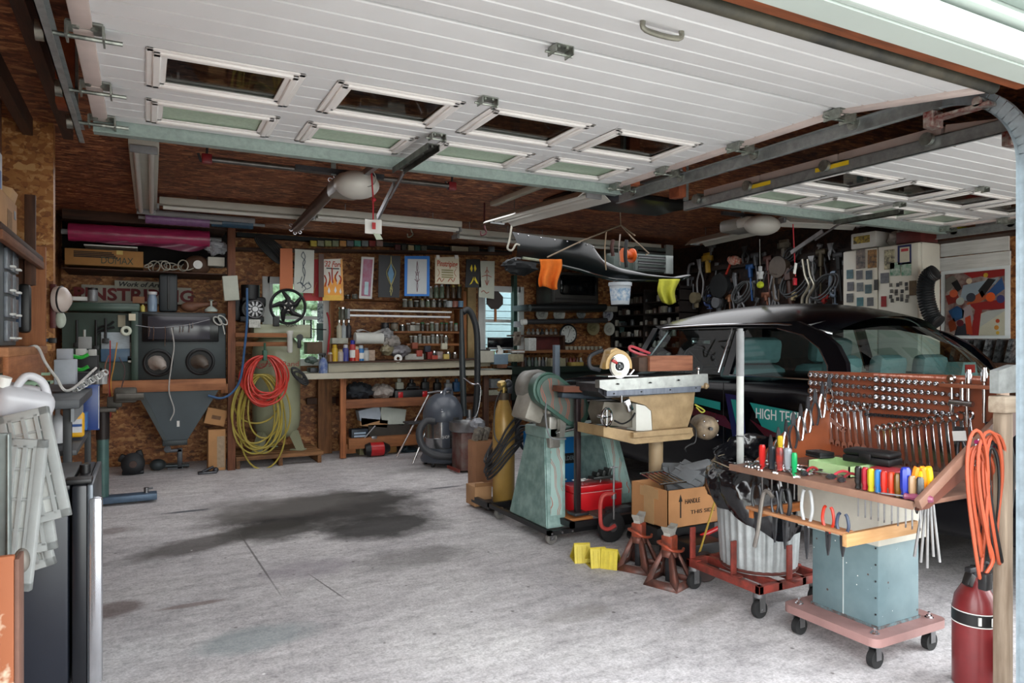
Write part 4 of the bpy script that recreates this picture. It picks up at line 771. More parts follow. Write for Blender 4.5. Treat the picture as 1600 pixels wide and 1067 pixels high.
# blade cover capsule
a,b=V_(850,607,4.15),V_(893,640,4.15); m=MB(); r=.115; th=math.atan2(b[1]-a[1],b[0]-a[0]); poly=[]
for c,s0 in ((b,-90),(a,90)):
    for k in range(11): an=th+R(s0+18*k); poly.append((c[0]+r*math.cos(an)-O[0],c[1]+r*math.sin(an)-O[2]))
m.prism(poly,4.08-O[1],4.17-O[1],'xz'); es=[e for e in m.bm.edges if abs(e.verts[0].co.y-e.verts[1].co.y)<1e-5 and e.verts[0].co.y<4.1-O[1]]; bmesh.ops.bevel(m.bm,geom=es,offset=.018,segments=3,affect='EDGES'); cv=ob('blade_cover',m,mt('3f6156',.4,v=.3),bs,ang=50)
poly2=[((x+O[0]-(a[0]+b[0])/2)*.82+(a[0]+b[0])/2-O[0],(z-(a[1]+b[1])/2)*.8+(a[1]+b[1])/2) for x,z in poly]
ob('flame_painting',MB().prism(poly2,4.076-O[1],4.08-O[1],'xz'),flame_mat('grey_paint_with_flames','59625c'),cv)
ob('motor_housing',MB().lathe([(0,-.02),(.08,-.02),(.12,.02),(.13,.1),(.11,.2),(.06,.24),(0,.24)],(2.50-O[0],4.25-O[1],1.02),(-.3,1,.1),26),mt('8b8a84',.45,.3,v=.3,s=8),bs,ang=60)
ob('gear_case',MB().box(2.33-O[0],4.2-O[1],.80,2.47-O[0],4.42-O[1],.99,.02,rot=(0,R(20),0)).box(2.44-O[0],4.12-O[1],.86,2.60-O[0],4.2-O[1],.95,.01),mt('9a968c',.5,.2,v=.3,s=8),bs)
ob('name_plate',MB().box(2.46-O[0],4.115-O[1],.865,2.585-O[0],4.119-O[1],.93),mt('1d5a3c',.4),bs)
ob('hinge_arm',MB().prism([(2.50-O[0],.93),(2.58-O[0],.93),(2.575-O[0],.80),(2.56-O[0],.70),(2.52-O[0],.70),(2.53-O[0],.82)],4.1-O[1],4.14-O[1],'xz').box(2.47-O[0],4.15-O[1],.62,2.56-O[0],4.35-O[1],.84,.01),mt('a3a19a',.4,.6,v=.3),bs)
ob('saw_arm',MB().box(2.65-O[0],4.2-O[1],.89,3.25-O[0],4.26-O[1],.93,.008),BLACK,bs)
ob('power_cable',MB().tube(curve_pts([(2.42-O[0],4.1-O[1],1.0),(2.38-O[0],4.05-O[1],.85),(2.40-O[0],4.02-O[1],.72),(2.52-O[0],4.02-O[1],.70)],8),.006,6),mt('77797c',.6),bs)
sd=thing('saw_dolly','black angle-iron dolly with casters under the band saw','dolly',(2.75,4.45,0))
m=MB(); m.box(-.38,-.46,.07,.45,-.43,.1).box(-.38,-.46,.07,-.35,.72,.1).box(.42,-.46,.07,.45,.5,.1).box(-.38,.45,.07,.45,.48,.1).box(-.38,.46,.05,-.02,.78,.07); ob('angle_frame',m,BLACK,sd)
for x,y in ((-.34,-.42),(-.34,.35),(.4,-.42),(.4,.4)): caster(sd,x,y,.042,.085,mat=mt('6d6a66',.7,v=.3))
for x in (-.36,-.28,-.2): ob('bolt',MB().cyl((x,-.462,.085),(x,-.47,.085),.008,n=6),CHROME,sd)
# ---------------------------------------------------------------- yellow gas cylinder with cables
gc=thing('gas_cylinder','tall mustard yellow gas cylinder with brass valve, wrapped in black cables','gas cylinder',(2.56,5.02,.07))
ob('cylinder_body',MB().lathe([(0,0),(.08,0),(.089,.012),(.09,.62),(.084,.68),(.062,.75),(.045,.80),(.040,.815),(.040,.86),(0,.86)],n=32),mt('b08c47',.4,.15,v=.22,s=5,coat=.2),gc,ang=50)
ob('neck_collar',MB().cyl((0,0,.82),(0,0,.875),.043,n=20),mt('5d5348',.5,.5),gc)
ob('brass_valve',MB().cyl((0,0,.87),(0,0,.93),.016,n=12).cyl((-.05,0,.90),(.06,0,.90),.013,n=12).lathe([(0,0),(.035,0),(.04,.02),(.03,.04),(0,.045)],(-.02,-.01,.93),(-.3,-.2,1),16),mt('b59a5a',.35,.7,v=.3),gc)
ob('regulator',MB().sph((.03,-.02,.95),(.035,.03,.035)).box(.02,-.03,.87,.07,.02,.94,.008),STEELD,gc)
cb=thing('welding_cable','black welding cable looped around the yellow gas cylinder','cable',(2.56,5.02,.07)); 
for i in range(7):
    pts=[]; 
    for k in range(30):
        a=2*PI*k/30; rr=.105+.012*(i%3); ex=.04+.05*(i%4) if math.cos(a+.5)>0 else 0
        pts.append(((rr+ex*max(0,math.cos(a+.4)))*math.cos(a)-.01*i*0-.03*(1-math.cos(a))*.5,(rr)*math.sin(a)-(.0),.33+.04*i+(.14+.012*i)*math.cos(a+.2)))
    ob('cable_loop',MB().tube(pts,.0085,7,closed=True),mt('26272a',.55,v=.3),cb)
for i in range(4): ob('cable_coil',MB().torus((.17,-.06,.47+.01*i),.05+.012*i,.0075,ax=(.4,-1,.1),n=26,sc=(1,1.5)),mt('33353a',.5,v=.3),cb)
ob('hose_line',MB().tube(curve_pts([(-.03,-.02,.9),(-.10,-.05,.78),(-.11,-.06,.55),(-.05,-.1,.45)],8),.006,6),BLACK,cb)
ob('plug',MB().box(.20,-.12,.20,.235,-.09,.25,.006).tube([(.22,-.1,.25),(.24,-.1,.45),(.2,-.08,.6)],.006,6),GREY,cb)
# cases on the hand truck
bc=thing('welder_case','blue case with black band standing behind the red toolbox','case',(2.86,4.78,.19)); ob('case_shell',MB().box(-.2,-.1,0,.2,.1,.46,.008),mt('1673b8',.4,v=.12),bc); ob('black_band',MB().box(-.203,-.103,.21,.203,.103,.29),BLACK,bc)
text('60',.045,PAPER,bc,(-.15,-.105,.25),FY,name='size_lettering'); text('FLUX WELDERS',.035,mt('7d8a94',.5),bc,(.04,-.105,.25),FY,w=.24); ob('latch_strip',MB().box(-.08,-.105,.08,.08,-.1,.09),PAPER,bc)
def toolbox(lab,loc,s,rz=0):
    t=thing('toolbox',lab,'toolbox',loc,rz); x,y,z=s
    ob('tray_body',MB().box(-x,-y,0,x,y,z*.72,.006),mt('c01a22',.3,v=.1,coat=.4),t); l=ob('lid',MB().box(-x-.004,-y-.004,z*.73,x+.004,y+.004,z,.01),mt('b9151d',.3,v=.1,coat=.4),t); ob('seam_line',MB().box(-x-.005,-y-.006,z*.715,x+.005,-y+.0,z*.735),mt('e8a8a8',.3),t); ob('handle',MB().tube(curve_pts([(-.08,0,z),(-.07,0,z+.02),(.07,0,z+.02),(.08,0,z)],4),.006,6),CHROME,l); return t
toolbox('glossy red steel toolbox on the hand truck between the saw legs',(2.80,4.13,.187),(.20,.09,.175))
m=MB().box(-.09,-.04,0,.09,.04,.02,.005)
for k in range(3): m.box(-.06+.05*k,-.035,.02,-.035+.05*k,.035,.05+.01*k,.006,rot=(0,R(20),0))
ob('sanding_blocks',m,mt('3a3d3c',.4,.4,v=.4),None,'dark metal tool tray lying on top of the red toolbox','tool tray',loc=(2.88,4.12,.385))
ob('white_cloth',MB().grid(lambda u,v:(-.06+.12*u,-.03+.05*v,.006+.008*math.sin(u*9)*math.cos(v*5)),10,6),PAPER,None,'small white cloth lying on the left of the red toolbox lid','cloth',loc=(2.70,4.12,.385))
# roller stand with plank
t=thing('roller_stand','black steel post stand holding a wooden plank beside the jointer','stand',(2.60,4.0,.0))
ob('square_post',MB().box(-.018,-.018,.19,.018,.018,.97,.003),mt('2a1d20',.4,.3,v=.4,s=20),t); ob('foot',MB().box(-.05,-.05,.186,.06,.05,.205,.003),STEELD,t); ob('cross_bar',MB().box(-.14,-.03,.965,.34,.03,1.0,.004,rot=(0,R(4),0)),mt('3b4753',.45,.4,v=.4,s=14),t)
ob('wood_plank',MB().box(2.44,3.92,1.015,2.87,4.06,1.055,.004,rot=(0,R(2),0)),wood('7d4a34','5a3324','x'),None,'reddish wooden plank lying on the black post stand','plank')
ob('square_tube',MB().box(2.80,4.62,.0,2.845,4.66,1.33,.003),mt('5f6b78',.5,.3,v=.2),None,'blue grey square steel tube standing behind the jointer','steel tube')
# ---------------------------------------------------------------- jointer on a pedestal
O=(3.15,3.82,0); TAN=mt('a88e68',.5,v=.15,s=8,h2='8a7250'); TANL=mt('a38c6c',.5,v=.12)
jt=thing('jointer','tan pedestal jointer with long silver fence and handwheel','jointer',O)
ob('pedestal_pole',MB().cyl((-.0,.03,.02),(-.0,.03,.68),.05,n=24),TANL,jt); ob('pedestal_foot',MB().lathe([(0,0),(.2,0),(.2,.02),(.06,.05),(0,.05)],(0,.03,0)),STEELD,jt)
ob('body_casting',slab([(982,615),(1086,611),(1083,640),(1073,672),(1020,674),(1018,642),(1008,633),(984,626)],3.72,.2,O),TAN,jt,ang=50)
ob('louvred_panel',slab([(994,631),(1008,634),(1017,642),(1019,673),(994,673)],3.70,.1,O),mt('cfcfc8',.5,v=.06),jt)
ob('drip_trough',slab([(943,666),(990,674),(990,676),(1081,668),(1084,680),(1078,686),(992,694),(943,682)],3.66,.3,O),TAN,jt)
ob('trough_lip',slab([(990,676),(1082,668),(1082,676),(990,684)],3.63,.04,O,MB()),TAN,jt)
ob('dark_casting',slab([(944,628),(993,630),(993,668),(946,664),(940,645)],3.74,.16,O),mt('6d675c',.5,.3,v=.3,s=8),jt)
ob('table_bed',slab([(935,600),(1098,592),(1098,600),(1092,612),(948,622),(935,612)],3.70,.26,O),STEELD,jt)
f=ob('silver_fence',slab([(937,594),(1106,584),(1107,602),(950,611),(937,606)],3.66,.05,O),mt('a8aaa8',.35,.8,v=.25,s=20),jt)
ob('lower_fence_plate',slab([(948,611),(1096,603),(1094,612),(948,619)],3.65,.03,O),mt('6f7480',.4,.7,v=.3,s=8,st=(6,1,1)),f)
for px,py in ((967,600),(1018,598),(1062,594),(960,615),(1003,612),(1048,609),(1088,606)):
    p=at(px,py,Y=3.645); ob('bolt_hole',MB().cyl((p.x-O[0],3.658-O[1],p.z),(p.x-O[0],3.645-O[1],p.z),.005,n=8),BLACK,f)
p=at(948,652,Y=3.62); hw=ob('handwheel',MB().torus((0,0,0),.055,.009,ax=(.4,-1,0)).cyl((-.05,-.02,0),(.05,.02,0),.006,n=8).cyl((0,0,-.05),(0,0,.05),.006,n=8).cyl((0,0,0),(0,.09,0),.012,n=10),CHROME,jt,loc=(p.x-O[0],p.y-O[1],p.z))
p=at(981,633,Y=3.66); ob('guard_bracket',MB().box(-.02,-.01,-.045,.03,.02,.04,.008,rot=(0,R(-25),0)).cyl((-.05,.0,.02),(-.05,.0,.07),.008,n=8),CHROME,jt,loc=(p.x-O[0],p.y-O[1],p.z))
ob('scale_curve',MB().tube(curve_pts([tuple(Vector((at(a,b,Y=3.68)-Vector(O)))) for a,b in ((960,657),(972,662),(985,656),(992,645))],5),.006,6),BLACK,jt)
p=at(1097,603,Y=3.66); ob('lock_knob',MB().lathe([(0,0),(.018,0),(.022,.015),(.012,.03),(0,.032)],(p.x-O[0]+.02,p.y-O[1],p.z),(1,-.2,0),14).cyl((p.x-O[0]-.05,.0-.1,p.z),(p.x-O[0]+.03,-.15,p.z),.018,n=12),TANL,jt)
p=at(1091,583,Y=3.7); ob('fence_post_knob',MB().cyl((0,0,-.03),(0,0,.02),.006,n=8).sph((0,0,.03),.013),CHROME,jt,loc=(p.x-O[0],p.y-O[1],p.z))
p=at(1104,668,Y=3.72); mo=ob('motor',MB().lathe([(0,-.05),(.04,-.05),(.075,-.035),(.085,-.01),(.085,.10),(.07,.13),(0,.13)],(0,0,0),(.35,1,0),26),mt('a28e74',.5,.2,v=.25,s=14,h2='6d5f50'),jt,loc=(p.x-O[0],p.y-O[1],p.z),ang=50)
ob('motor_shaft',MB().cyl((0,0,0),(-.025,-.075,0),.012,n=12),STEELD,mo)
for a in (45,135,225,315): ob('end_bolt',MB().sph((.068*math.cos(R(a)),-.04+.02*math.cos(R(a))*-1,.068*math.sin(R(a))),.008,8,6),CHROME,mo)
ob('power_cable',MB().tube(curve_pts([tuple(at(a,b,Y=3.66)-Vector(O)) for a,b in ((1078,662),(1087,672),(1086,690),(1077,695),(1070,700),(1072,706))],5),.006,6),BLACK,jt)
ob('yellow_cable_end',MB().tube(curve_pts([tuple(at(a,b,Y=3.66)-Vector(O)) for a,b in ((1086,632),(1096,638),(1101,642),(1096,644),(1088,636))],4),.005,6),mt('b9b84a',.5),jt)
# things on the jointer
p=at(1008,580,Y=3.8); o=thing('wood_block','thick reddish wooden block resting on the jointer table','wood block',(p.x,3.82,p.z)); q=at(1078,556,Y=3.78)
ob('block_body',MB().box(0,-.07,0,q.x-p.x,.07,.105,.003),wood('a0674c','6f3f2c','x'),o); ob('end_grain',MB().box(-.075,-.05,0,0.0,.08,.095,.003),mt('4d3527',.7,v=.4,s=20),o)
p=at(963,585,Y=3.74); cs=thing('circular_saw','tan handheld circular saw standing on the jointer fence','circular saw',(p.x,3.76,p.z))
def arcp(r,a0,a1,n=14): return [(r*math.cos(R(a0+(a1-a0)*k/n)),r*math.sin(R(a0+(a1-a0)*k/n))) for k in range(n+1)]
ob('upper_guard',MB().prism([(x,z+.055) for x,z in arcp(.105,-10,190)+arcp(.05,190,-10)],-.05,-.01,'xz').prism([(-.10,.04),(-.06,.16),(-.02,.175),(.04,.15),(.03,.12),(-.05,.11)],-.045,.03,'xz'),mt('bf9a5a',.4,v=.15,coat=.2),cs,ang=50)
ob('blade',MB().lathe([(0,-.002),(.078,-.002),(.08,0),(.078,.002),(0,.002)],(0,-.055,.055),(0,-1,0),36),CHROME,cs); ob('arbor',MB().cyl((0,-.05,.055),(0,-.07,.055),.014,n=12).lathe([(.02,0),(.03,.004),(.02,.008)],(0,-.062,.055),(0,-1,0),20),STEELD,cs)
ob('lower_guard',MB().prism([(x-.005,z+.055) for x,z in arcp(.07,120,290)+arcp(.04,290,120)],-.066,-.060,'xz'),mt('d8d4c8',.4),cs); ob('red_lever',MB().box(-.07,-.075,.075,-.025,-.06,.095,.005,rot=(0,R(25),0)),RED,cs)
ob('base_shoe',MB().box(-.10,-.07,-.012,.14,.07,-.006).cyl((.08,-.06,.0),(.11,-.06,.03),.008,n=8),CHROME,cs); ob('rear_handle',MB().tube(curve_pts([(-.08,.02,.16),(-.17,.03,.12),(-.17,.03,.05),(-.1,.02,.03)],5),.014,8),mt('2c3036',.5),cs)
ob('bar_clamp',MB().tube(curve_pts([tuple(at(a,b,Y=3.9)) for a,b in ((1015,552),(1000,546),(986,541),(984,546),(996,552),(1010,556))],5),.010,7),mt('c9525c',.4,v=.1),None,'pink-red metal handle clamp lying behind the wooden block','clamp')
# ---------------------------------------------------------------- back left corner
def one(name,mb,mat,label,cat,group=None,**k): return ob(name,mb,mat,None,label,cat,group,**k)
def shelfbox(px0,py0,px1,py1,Y,th,mat,lab,name='carton',cat='box',bev=.003): return one(name,rectb(px0,py0,px1,py1,Y,th,bev=bev),mat,lab,cat)
t=thing('storage_shelf','tall wooden storage shelf with thick post in the back left corner','shelf',(.05,8.2,0)); O=(.05,8.2,0)
ob('post',rectb(356,352,368,738,7.93,.09,O,.003),wood('7a4a30','4e2c1a','z'),t)
ob('shelf_board',rectb(97,419,356,428,8.0,.74,O,.002),WDK,t)
ob('shelf_board',rectb(97,341,356,345,8.05,.6,O,.002),WDK,t)
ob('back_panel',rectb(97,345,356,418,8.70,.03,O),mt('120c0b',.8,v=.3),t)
ob('front_ledge',rectb(160,596,353,609,7.85,.14,O,.003),wood('a8704a','7a4a2c','x'),t); ob('corner_block',rectb(345,600,356,614,7.88,.05,O,.003),WDZ,t)
b=thing('flat_carton','long flat tan carton printed with stripes, on the upper left shelf','box',(0,0,0)); ob('carton_body',rectb(101,387,224,418,8.05,.45,bev=.003),mt('9a6f3c',.8,v=.15),b)
for i in range(4): ob('printed_stripe',rectb(115,393+i*2.6,175+i*3,394.4+i*2.6,8.047,.004),INK,b)
text('DOMAX',.07,mt('3f4a3c',.8),b,tuple(at(183,408,Y=8.046)),FY,w=.28); ob('torn_label',rectb(182,391,192,398,8.046,.004),mt('c9b06a',.8),b)
one('paper_sheets',rectb(131,383,215,386,8.1,.3),PAPER,'flat white papers lying on the long tan carton','papers')
def roll(name,a,b_,Y,r,mat,lab,endmat=None,sag=0):
    p,q=at(*a,Y=Y),at(*b_,Y=Y); c=(p+q)/2; t=thing(name,lab,'roll',tuple(c)); n=24
    pts=[p+(q-p)*k/n-c+Vector((0,0,-sag*math.sin(PI*k/n))) for k in range(n+1)]
    ob('film',MB().tube(pts,r,20,rs=[r*(1+.03*math.sin(k*2.1)) for k in range(n+1)]),mat,t); ob('core',MB().cyl(pts[0]-Vector((.06,0,0)),pts[-1]+Vector((.12,0,0)),r*.3),GREY,t); return t
PINK=mt('b03462',.3,v=.35,s=14,st=(.4,1,3),bp=.4); 
t=roll('plastic_film_roll',(107,362),(327,374),8.1,.088,PINK,'long crimson pink roll of plastic film on the back left shelf'); c=Vector(t.location)
ob('loose_film',MB().grid(lambda u,v:tuple(at(150+175*u,372+6*u+v*(6+15*u**1.5*(1-u**8)+1.5*math.sin(u*9)),Y=8.06+.015*math.sin(u*13+v*4))-c),40,6),mt('7d3a55',.35,v=.3,s=14,bp=.3),t,ang=80)
roll('purple_film_roll',(227,340),(327,347),7.7,.055,mt('8a5f90',.35,v=.3,s=14,bp=.3),'purple roll of plastic film high under the ceiling')
roll('blue_film_roll',(330,346),(395,351),7.75,.05,mt('27506b',.4,v=.3,s=14),'dark blue roll beside the purple roll under the ceiling')
one('grey_conduit',MB().tube([at(226,331,Y=7.6),at(398,345,Y=7.6)],.03,10),GREY,'grey pipe above the purple roll','pipe')
t=thing('wire_bundle','tangled white cable loops on the upper shelf beside the tan carton','cable',(0,0,0))
for i in range(9): p=at(232+i*9,415,Y=8.1); ob('cable_loop',MB().torus(tuple(p+Vector((0,.08*(i%3),.0))),.04+.018*((i*2)%5)/2,.006,ax=(rnd.uniform(-.9,.9),-1,rnd.uniform(-.2,2.2)),n=22,k=6),mt('b9b5a6',.5,v=.2),t)
p=at(308,402,Y=8.2); t=thing('respirator','brown respirator mask with white filter on the upper shelf','mask',(p.x,8.2,2.07)); ob('face_piece',MB().sph((0,0,.1),(.13,.09,.11)),mt('5a4030',.6,v=.3),t); ob('filter',MB().cyl((0,-.06,.1),(0,-.12,.1),.045,n=18).cyl((0,-.12,.1),(0,-.13,.1),.02),PAPER,t)
def crumple(c,s,mat,name,lab,cat,seed=0,n=18):
    "a crumpled soft thing"
    m=MB(); 
    def f(u,v):
        a=2*PI*u; b=PI*(v-.5); d=Vector((math.cos(a)*math.cos(b),math.sin(a)*math.cos(b),math.sin(b))); k=1+.35*mn.noise(d*2.2+Vector((seed,0,0)))+.18*mn.noise(d*6+Vector((seed,3,0))); return (d.x*s[0]*k,d.y*s[1]*k,d.z*s[2]*k+s[2])
    m.grid(f,n*2,n); bmesh.ops.remove_doubles(m.bm,verts=m.bm.verts,dist=1e-5); return one(name,m,mat,lab,cat,loc=c,ang=30)
p=at(337,398,Y=8.15); crumple((p.x,8.15,p.z),(.11,.1,.08),mt('a9acb2',.3,v=.2,s=12,bp=.4),'plastic_bag','crumpled clear grey plastic bag on a white box, upper shelf','bag',3)
shelfbox(325,401,351,416,8.1,.25,mt('c4c2b6',.7,v=.1),'small white carton under the crumpled plastic bag')
# signs
t=thing('pinstriping_sign','white board lettered in dark red capitals behind the cabinet tops','sign',tuple(at(212,462,Y=8.68))); w0=at(127,472,Y=8.68); w1=at(299,450,Y=8.68); 
ob('board',MB().box(w0.x-t.location.x,0,w0.z-t.location.z,w1.x-t.location.x,.02,w1.z-t.location.z),mt('b9b4a8',.7,v=.12),t); text('PINSTRIPING',.13,mt('7a1418',.6),t,(0,-.004,0),FY,w=1.15,bold=.006)
t=thing('hand_lettered_sign','small white sign in black brush script above the red lettered board','sign',tuple(at(217,445,Y=8.66))); ob('board',MB().box(-.23,0,-.04,.23,.015,.04),mt('c0bdae',.7,v=.1),t); text('Work of Art',.05,BLACK,t,(0,-.004,0),FY,w=.40,shear=.3,bold=.002)
# green cabinet
O=(-.25,8.2,.9); t=thing('tool_cabinet','dark green open steel cabinet with hooks and outlets behind the left bench','cabinet',O); GC=mt('2c4238',.4,.1,v=.3,s=6)
ob('cabinet_back',rectb(97,488,216,600,8.15,.03,O),GC,t); ob('cabinet_top',rectb(95,471,219,487,7.93,.6,O,.02),mt('33493f',.35,.1,v=.25),t); ob('cabinet_side',rectb(205,486,216,600,7.95,.4,O,.004),GC,t); ob('blue_pocket',rectb(157,545,207,565,8.0,.15,O,.01),mt('3f5f7a',.4,v=.2),t)
one('stacked_papers',rectb(158,519,206,545,8.02,.1,bev=.003),mt('aebac2',.7,v=.3,s=30,st=(1,1,8)),'stack of pale papers in the blue cabinet pocket','papers')
one('outlet_plate',rectb(184,492,196,511,8.12,.02,bev=.003),IVORY,'white double outlet plate on the green cabinet','outlet'); one('switch_plate',rectb(201,490,212,501,7.94,.01,bev=.003),IVORY,'small cream plate beside the outlet on the green cabinet','outlet')
p=at(197,517,Y=7.95); one('tape_roll',MB().torus(tuple(p),.035,.016,ax=(0,1,0),n=20),mt('d6dccb',.6),'round white tape roll hanging on the green cabinet','tape')
for i,(px,py,l,h) in enumerate(((150,500,.25,'1a1c1c'),(165,497,.2,'2a2c2e'),(205,535,.15,'cfd4cf'),(132,515,.2,'b9bdb9'),(120,500,.22,'222425'),(205,522,.22,'1c1c20'))):
    p=at(px,py,Y=8.0); one('hand_tool',MB().cyl(tuple(p),tuple(p+Vector((0,0,-l))),.012,n=8).box(p.x-.03,p.y-.02,p.z-l-.05,p.x+.03,p.y+.02,p.z-l,.006),mt(h,.4,.3),['black long handled tool hung second in the green cabinet','dark grey tool hung under the black hoses','white handled brush by the cabinet right edge','silver drill bit tool on the cabinet left','black tool hung farthest left in the green cabinet','black brush hung from the white tape roll'][i],'hand tool')
one('black_hose',MB().tube(curve_pts([tuple(at(a,b,Y=8.05)) for a,b in ((178,502),(170,508),(158,511),(148,518))],5),.012,7).tube(curve_pts([tuple(at(a,b,Y=8.05)) for a,b in ((179,511),(168,514),(156,518),(150,524))],5),.012,7),BLACK,'pair of short black hoses hooked on the green cabinet','hose')
# blast cabinet
O=(.45,8.3,.3); SL=mt('2f3739',.45,.2,v=.25,s=5); bc=thing('blast_cabinet','dark slate sandblasting cabinet with two glove holes and hopper','blast cabinet',O)
ob('cabinet_body',rectb(214,487,353,598,7.98,.65,O,.01),SL,bc); wf=ob('window_frame',rectb(222,489,342,534,7.95,.04,O,.01),BLKG,bc); ob('viewing_glass',rectb(231,494,328,530,7.943,.01,O,.002),mt('3c3b42',.15,v=.2,s=6),wf)
for px,py,c in ((247,567,'a49a92'),(313,565,'5d544c')):
    p=at(px,py,Y=7.96)-Vector(O); g=ob('glove_port',MB().torus(tuple(p),.125,.016,ax=(0,1,0),n=30),BLACK,bc); ob('port_hole',MB().cyl(tuple(p+Vector((0,.0,0))),tuple(p+Vector((0,.03,0))),.12,n=30),mt('0b0b0c',.6),g)
    ob('rubber_glove',MB().tube([p+Vector((-.02,.02,0)),p+Vector((0,-.03,.01)),p+Vector((.03,-.07,-.02)),p+Vector((.05,-.09,-.05))],.05,12,rs=[.08,.065,.05,.03]),mt(c,.5,v=.3,s=20),g)
ob('hopper',(lambda m:(m.prism([(x-O[0],z-O[2]) for x,z in (V_(214,609,8.0),V_(342,609,8.0),V_(291,690,8.0),V_(258,690,8.0))],8.0-O[1],8.55-O[1],'xz'),m)[1])(MB()),mt('27333a',.4,.2,v=.2,s=4),bc); ob('hopper_flange',slab([(211,609),(222,609),(263,692),(258,694)],7.98,.04,O),SL,bc); ob('hopper_foot',rectb(254,689,293,695,7.97,.4,O,.004),SL,bc)
p=at(278,662,Y=7.995); one('paper_scrap',MB().box(p.x-.01,p.y-.004,p.z-.03,p.x+.015,p.y,p.z+.03),PAPER,'small white scrap stuck on the hopper','paper')
one('wire_line',MB().tube(curve_pts([tuple(at(a,b,Y=7.9)) for a,b in ((212,508),(245,512),(290,508),(328,499))],6),.003,5),STEEL,'thin wire strung across the blast cabinet window','wire')
for i,(px,py,l) in enumerate(((233,510,.1),(240,510,.14),(258,510,.2),(270,511,.12),(281,509,.08),(286,507,.08),(296,505,.1),(301,504,.06))): p=at(px,py,Y=7.9); one('wire_hook',MB().tube([tuple(p),tuple(p+Vector((.004,0,-l*.3))),tuple(p+Vector((-.003,0,-l)))],.005,5),CHROME,'small bright hook hung on the wire across the blast cabinet','hook','hooks on the wire')
one('hanging_string',MB().tube(curve_pts([tuple(at(a,b,Y=7.84)) for a,b in ((268,512),(272,540),(268,570),(264,610),(272,640),(266,657))],6),.006,6),mt('b8b6b2',.6),'long white cord hanging down in front of the hopper','cord')
for i,(pts,h,lab) in enumerate(((((172,532),(172,560),(171,600),(173,640),(172,652)),'a01c22','red wire'),(((183,535),(178,570),(173,600),(178,630),(184,646)),'c08a3a','yellow wire'),(((170,555),(164,575),(170,600),(168,645)),'8a5a4a','brown wire'),(((186,558),(195,580),(186,620),(184,640)),'4a3a3c','dark thin wire'))): one('wire',MB().tube(curve_pts([tuple(at(a,b,Y=6.7)) for a,b in pts],6),.005,5),mt(h,.5),lab+' dangling between the left bench and blast cabinet','wire')
p=at(340,497,Y=7.93); one('white_cable_hank',MB().torus(tuple(p+Vector((0,0,-.03))),.05,.008,ax=(.3,1,0),n=20,sc=(.6,1)).torus(tuple(p+Vector((.05,0,-.02))),.06,.007,ax=(-.2,1,0),n=20,sc=(.5,1)).cyl(tuple(p+Vector((.05,0,-.07))),tuple(p+Vector((.07,0,-.17))),.006,n=6),mt('b5b5ae',.6),'hank of white cable hung on the shelf post','cable')
# on top of the cabinets
def bottle(px,py0,py1,Y,r,mat,lab,cat='bottle',name='bottle',cap=None,grp=None,neck=.4,nf=.25):
    p,q=at(px,py0,Y=Y),at(px,py1,Y=Y); h=p.z-q.z; t=thing(name,lab,cat,(q.x,Y,q.z),group=grp); hb=h*(1-nf)
    ob('vessel',MB().lathe([(0,0),(r*.95,0),(r,h*.03),(r,hb*.85),(r*neck,hb),(r*neck,h*.93),(0,h*.93)],n=16),mat,t,ang=50); ob('cap',MB().cyl((0,0,h*.86),(0,0,h),r*neck*1.25,n=14),cap or BLACK,t); return t
def jar(px,pyb,h,r,Y,mat,lid,lab,grp=None):
    q=at(px,pyb,Y=Y); t=thing('jar',lab,'jar',(q.x,Y,q.z),group=grp); ob('vessel',MB().lathe([(0,0),(r,0),(r,h*.8),(r*.85,h*.88),(0,h*.88)],n=12),mat,t); ob('lid',MB().cyl((0,0,h*.84),(0,0,h),r*.92,n=12),lid,t); return t
def can(px,pyb,h,r,Y,mat,cap,lab,grp=None,band=None):
    q=at(px,pyb,Y=Y); t=thing('spray_can',lab,'spray can',(q.x,Y,q.z),group=grp); ob('can_body',MB().lathe([(0,0),(r,0),(r,h*.74),(r*.7,h*.82),(0,h*.82)],n=16),mat,t); ob('cap',MB().lathe([(r*.72,h*.78),(r*.72,h*.97),(r*.5,h),(0,h)],n=14),cap,t)
    if band: ob('label_band',MB().lathe([(r*1.01,h*.2),(r*1.015,h*.2),(r*1.015,h*.55),(r*1.01,h*.55)],n=16),band,t)
    return t
t=thing('speaker','tall black speaker case standing on the blast cabinet','speaker',tuple(at(263,487,Y=8.1))); ob('speaker_case',MB().box(-.085,-.02,0,.085,.15,.39,.02),mt('1d2428',.5,v=.2),t); ob('centre_rib',MB().box(-.012,-.03,.02,.012,-.015,.37,.005),BLACK,t); ob('handle',MB().box(-.04,.03,.39,.04,.07,.41,.008),BLACK,t)
bottle(238,456,487,8.05,.045,mt('7f93a8',.2,v=.2),'clear blue glass jar beside the black speaker case','jar','glass_jar',cap=mt('c8c8c8',.4),neck=.8)
bottle(223,474,487,8.0,.02,mt('c8b860',.4),'small yellow bottle on the cabinet edge')
shelfbox(207,463,226,474,8.1,.15,mt('8a6248',.8,v=.2),'small brown box between silver can and yellow bottle'); shelfbox(112,463,137,470,8.1,.2,PAPER,'folded white papers on the green cabinet top',name='folded_papers',cat='papers')
bottle(145,450,471,8.1,.045,mt('8d8f92',.4,.3),'grey tin can on the green cabinet top','can','tin_can',cap=BLACK,neck=.8,nf=.1)
p=at(297,487,Y=8.1); one('wood_decoy',MB().sph((0,0,.05),(.09,.05,.055)).lathe([(.05,0),(.03,.08),(.02,.2),(.03,.23),(0,.24)],(.03,0,.06),(1,0,.15),12),mt('6d4632',.6,v=.3),'brown carved wooden shape on the blast cabinet','ornament',loc=(p.x,8.1,p.z))
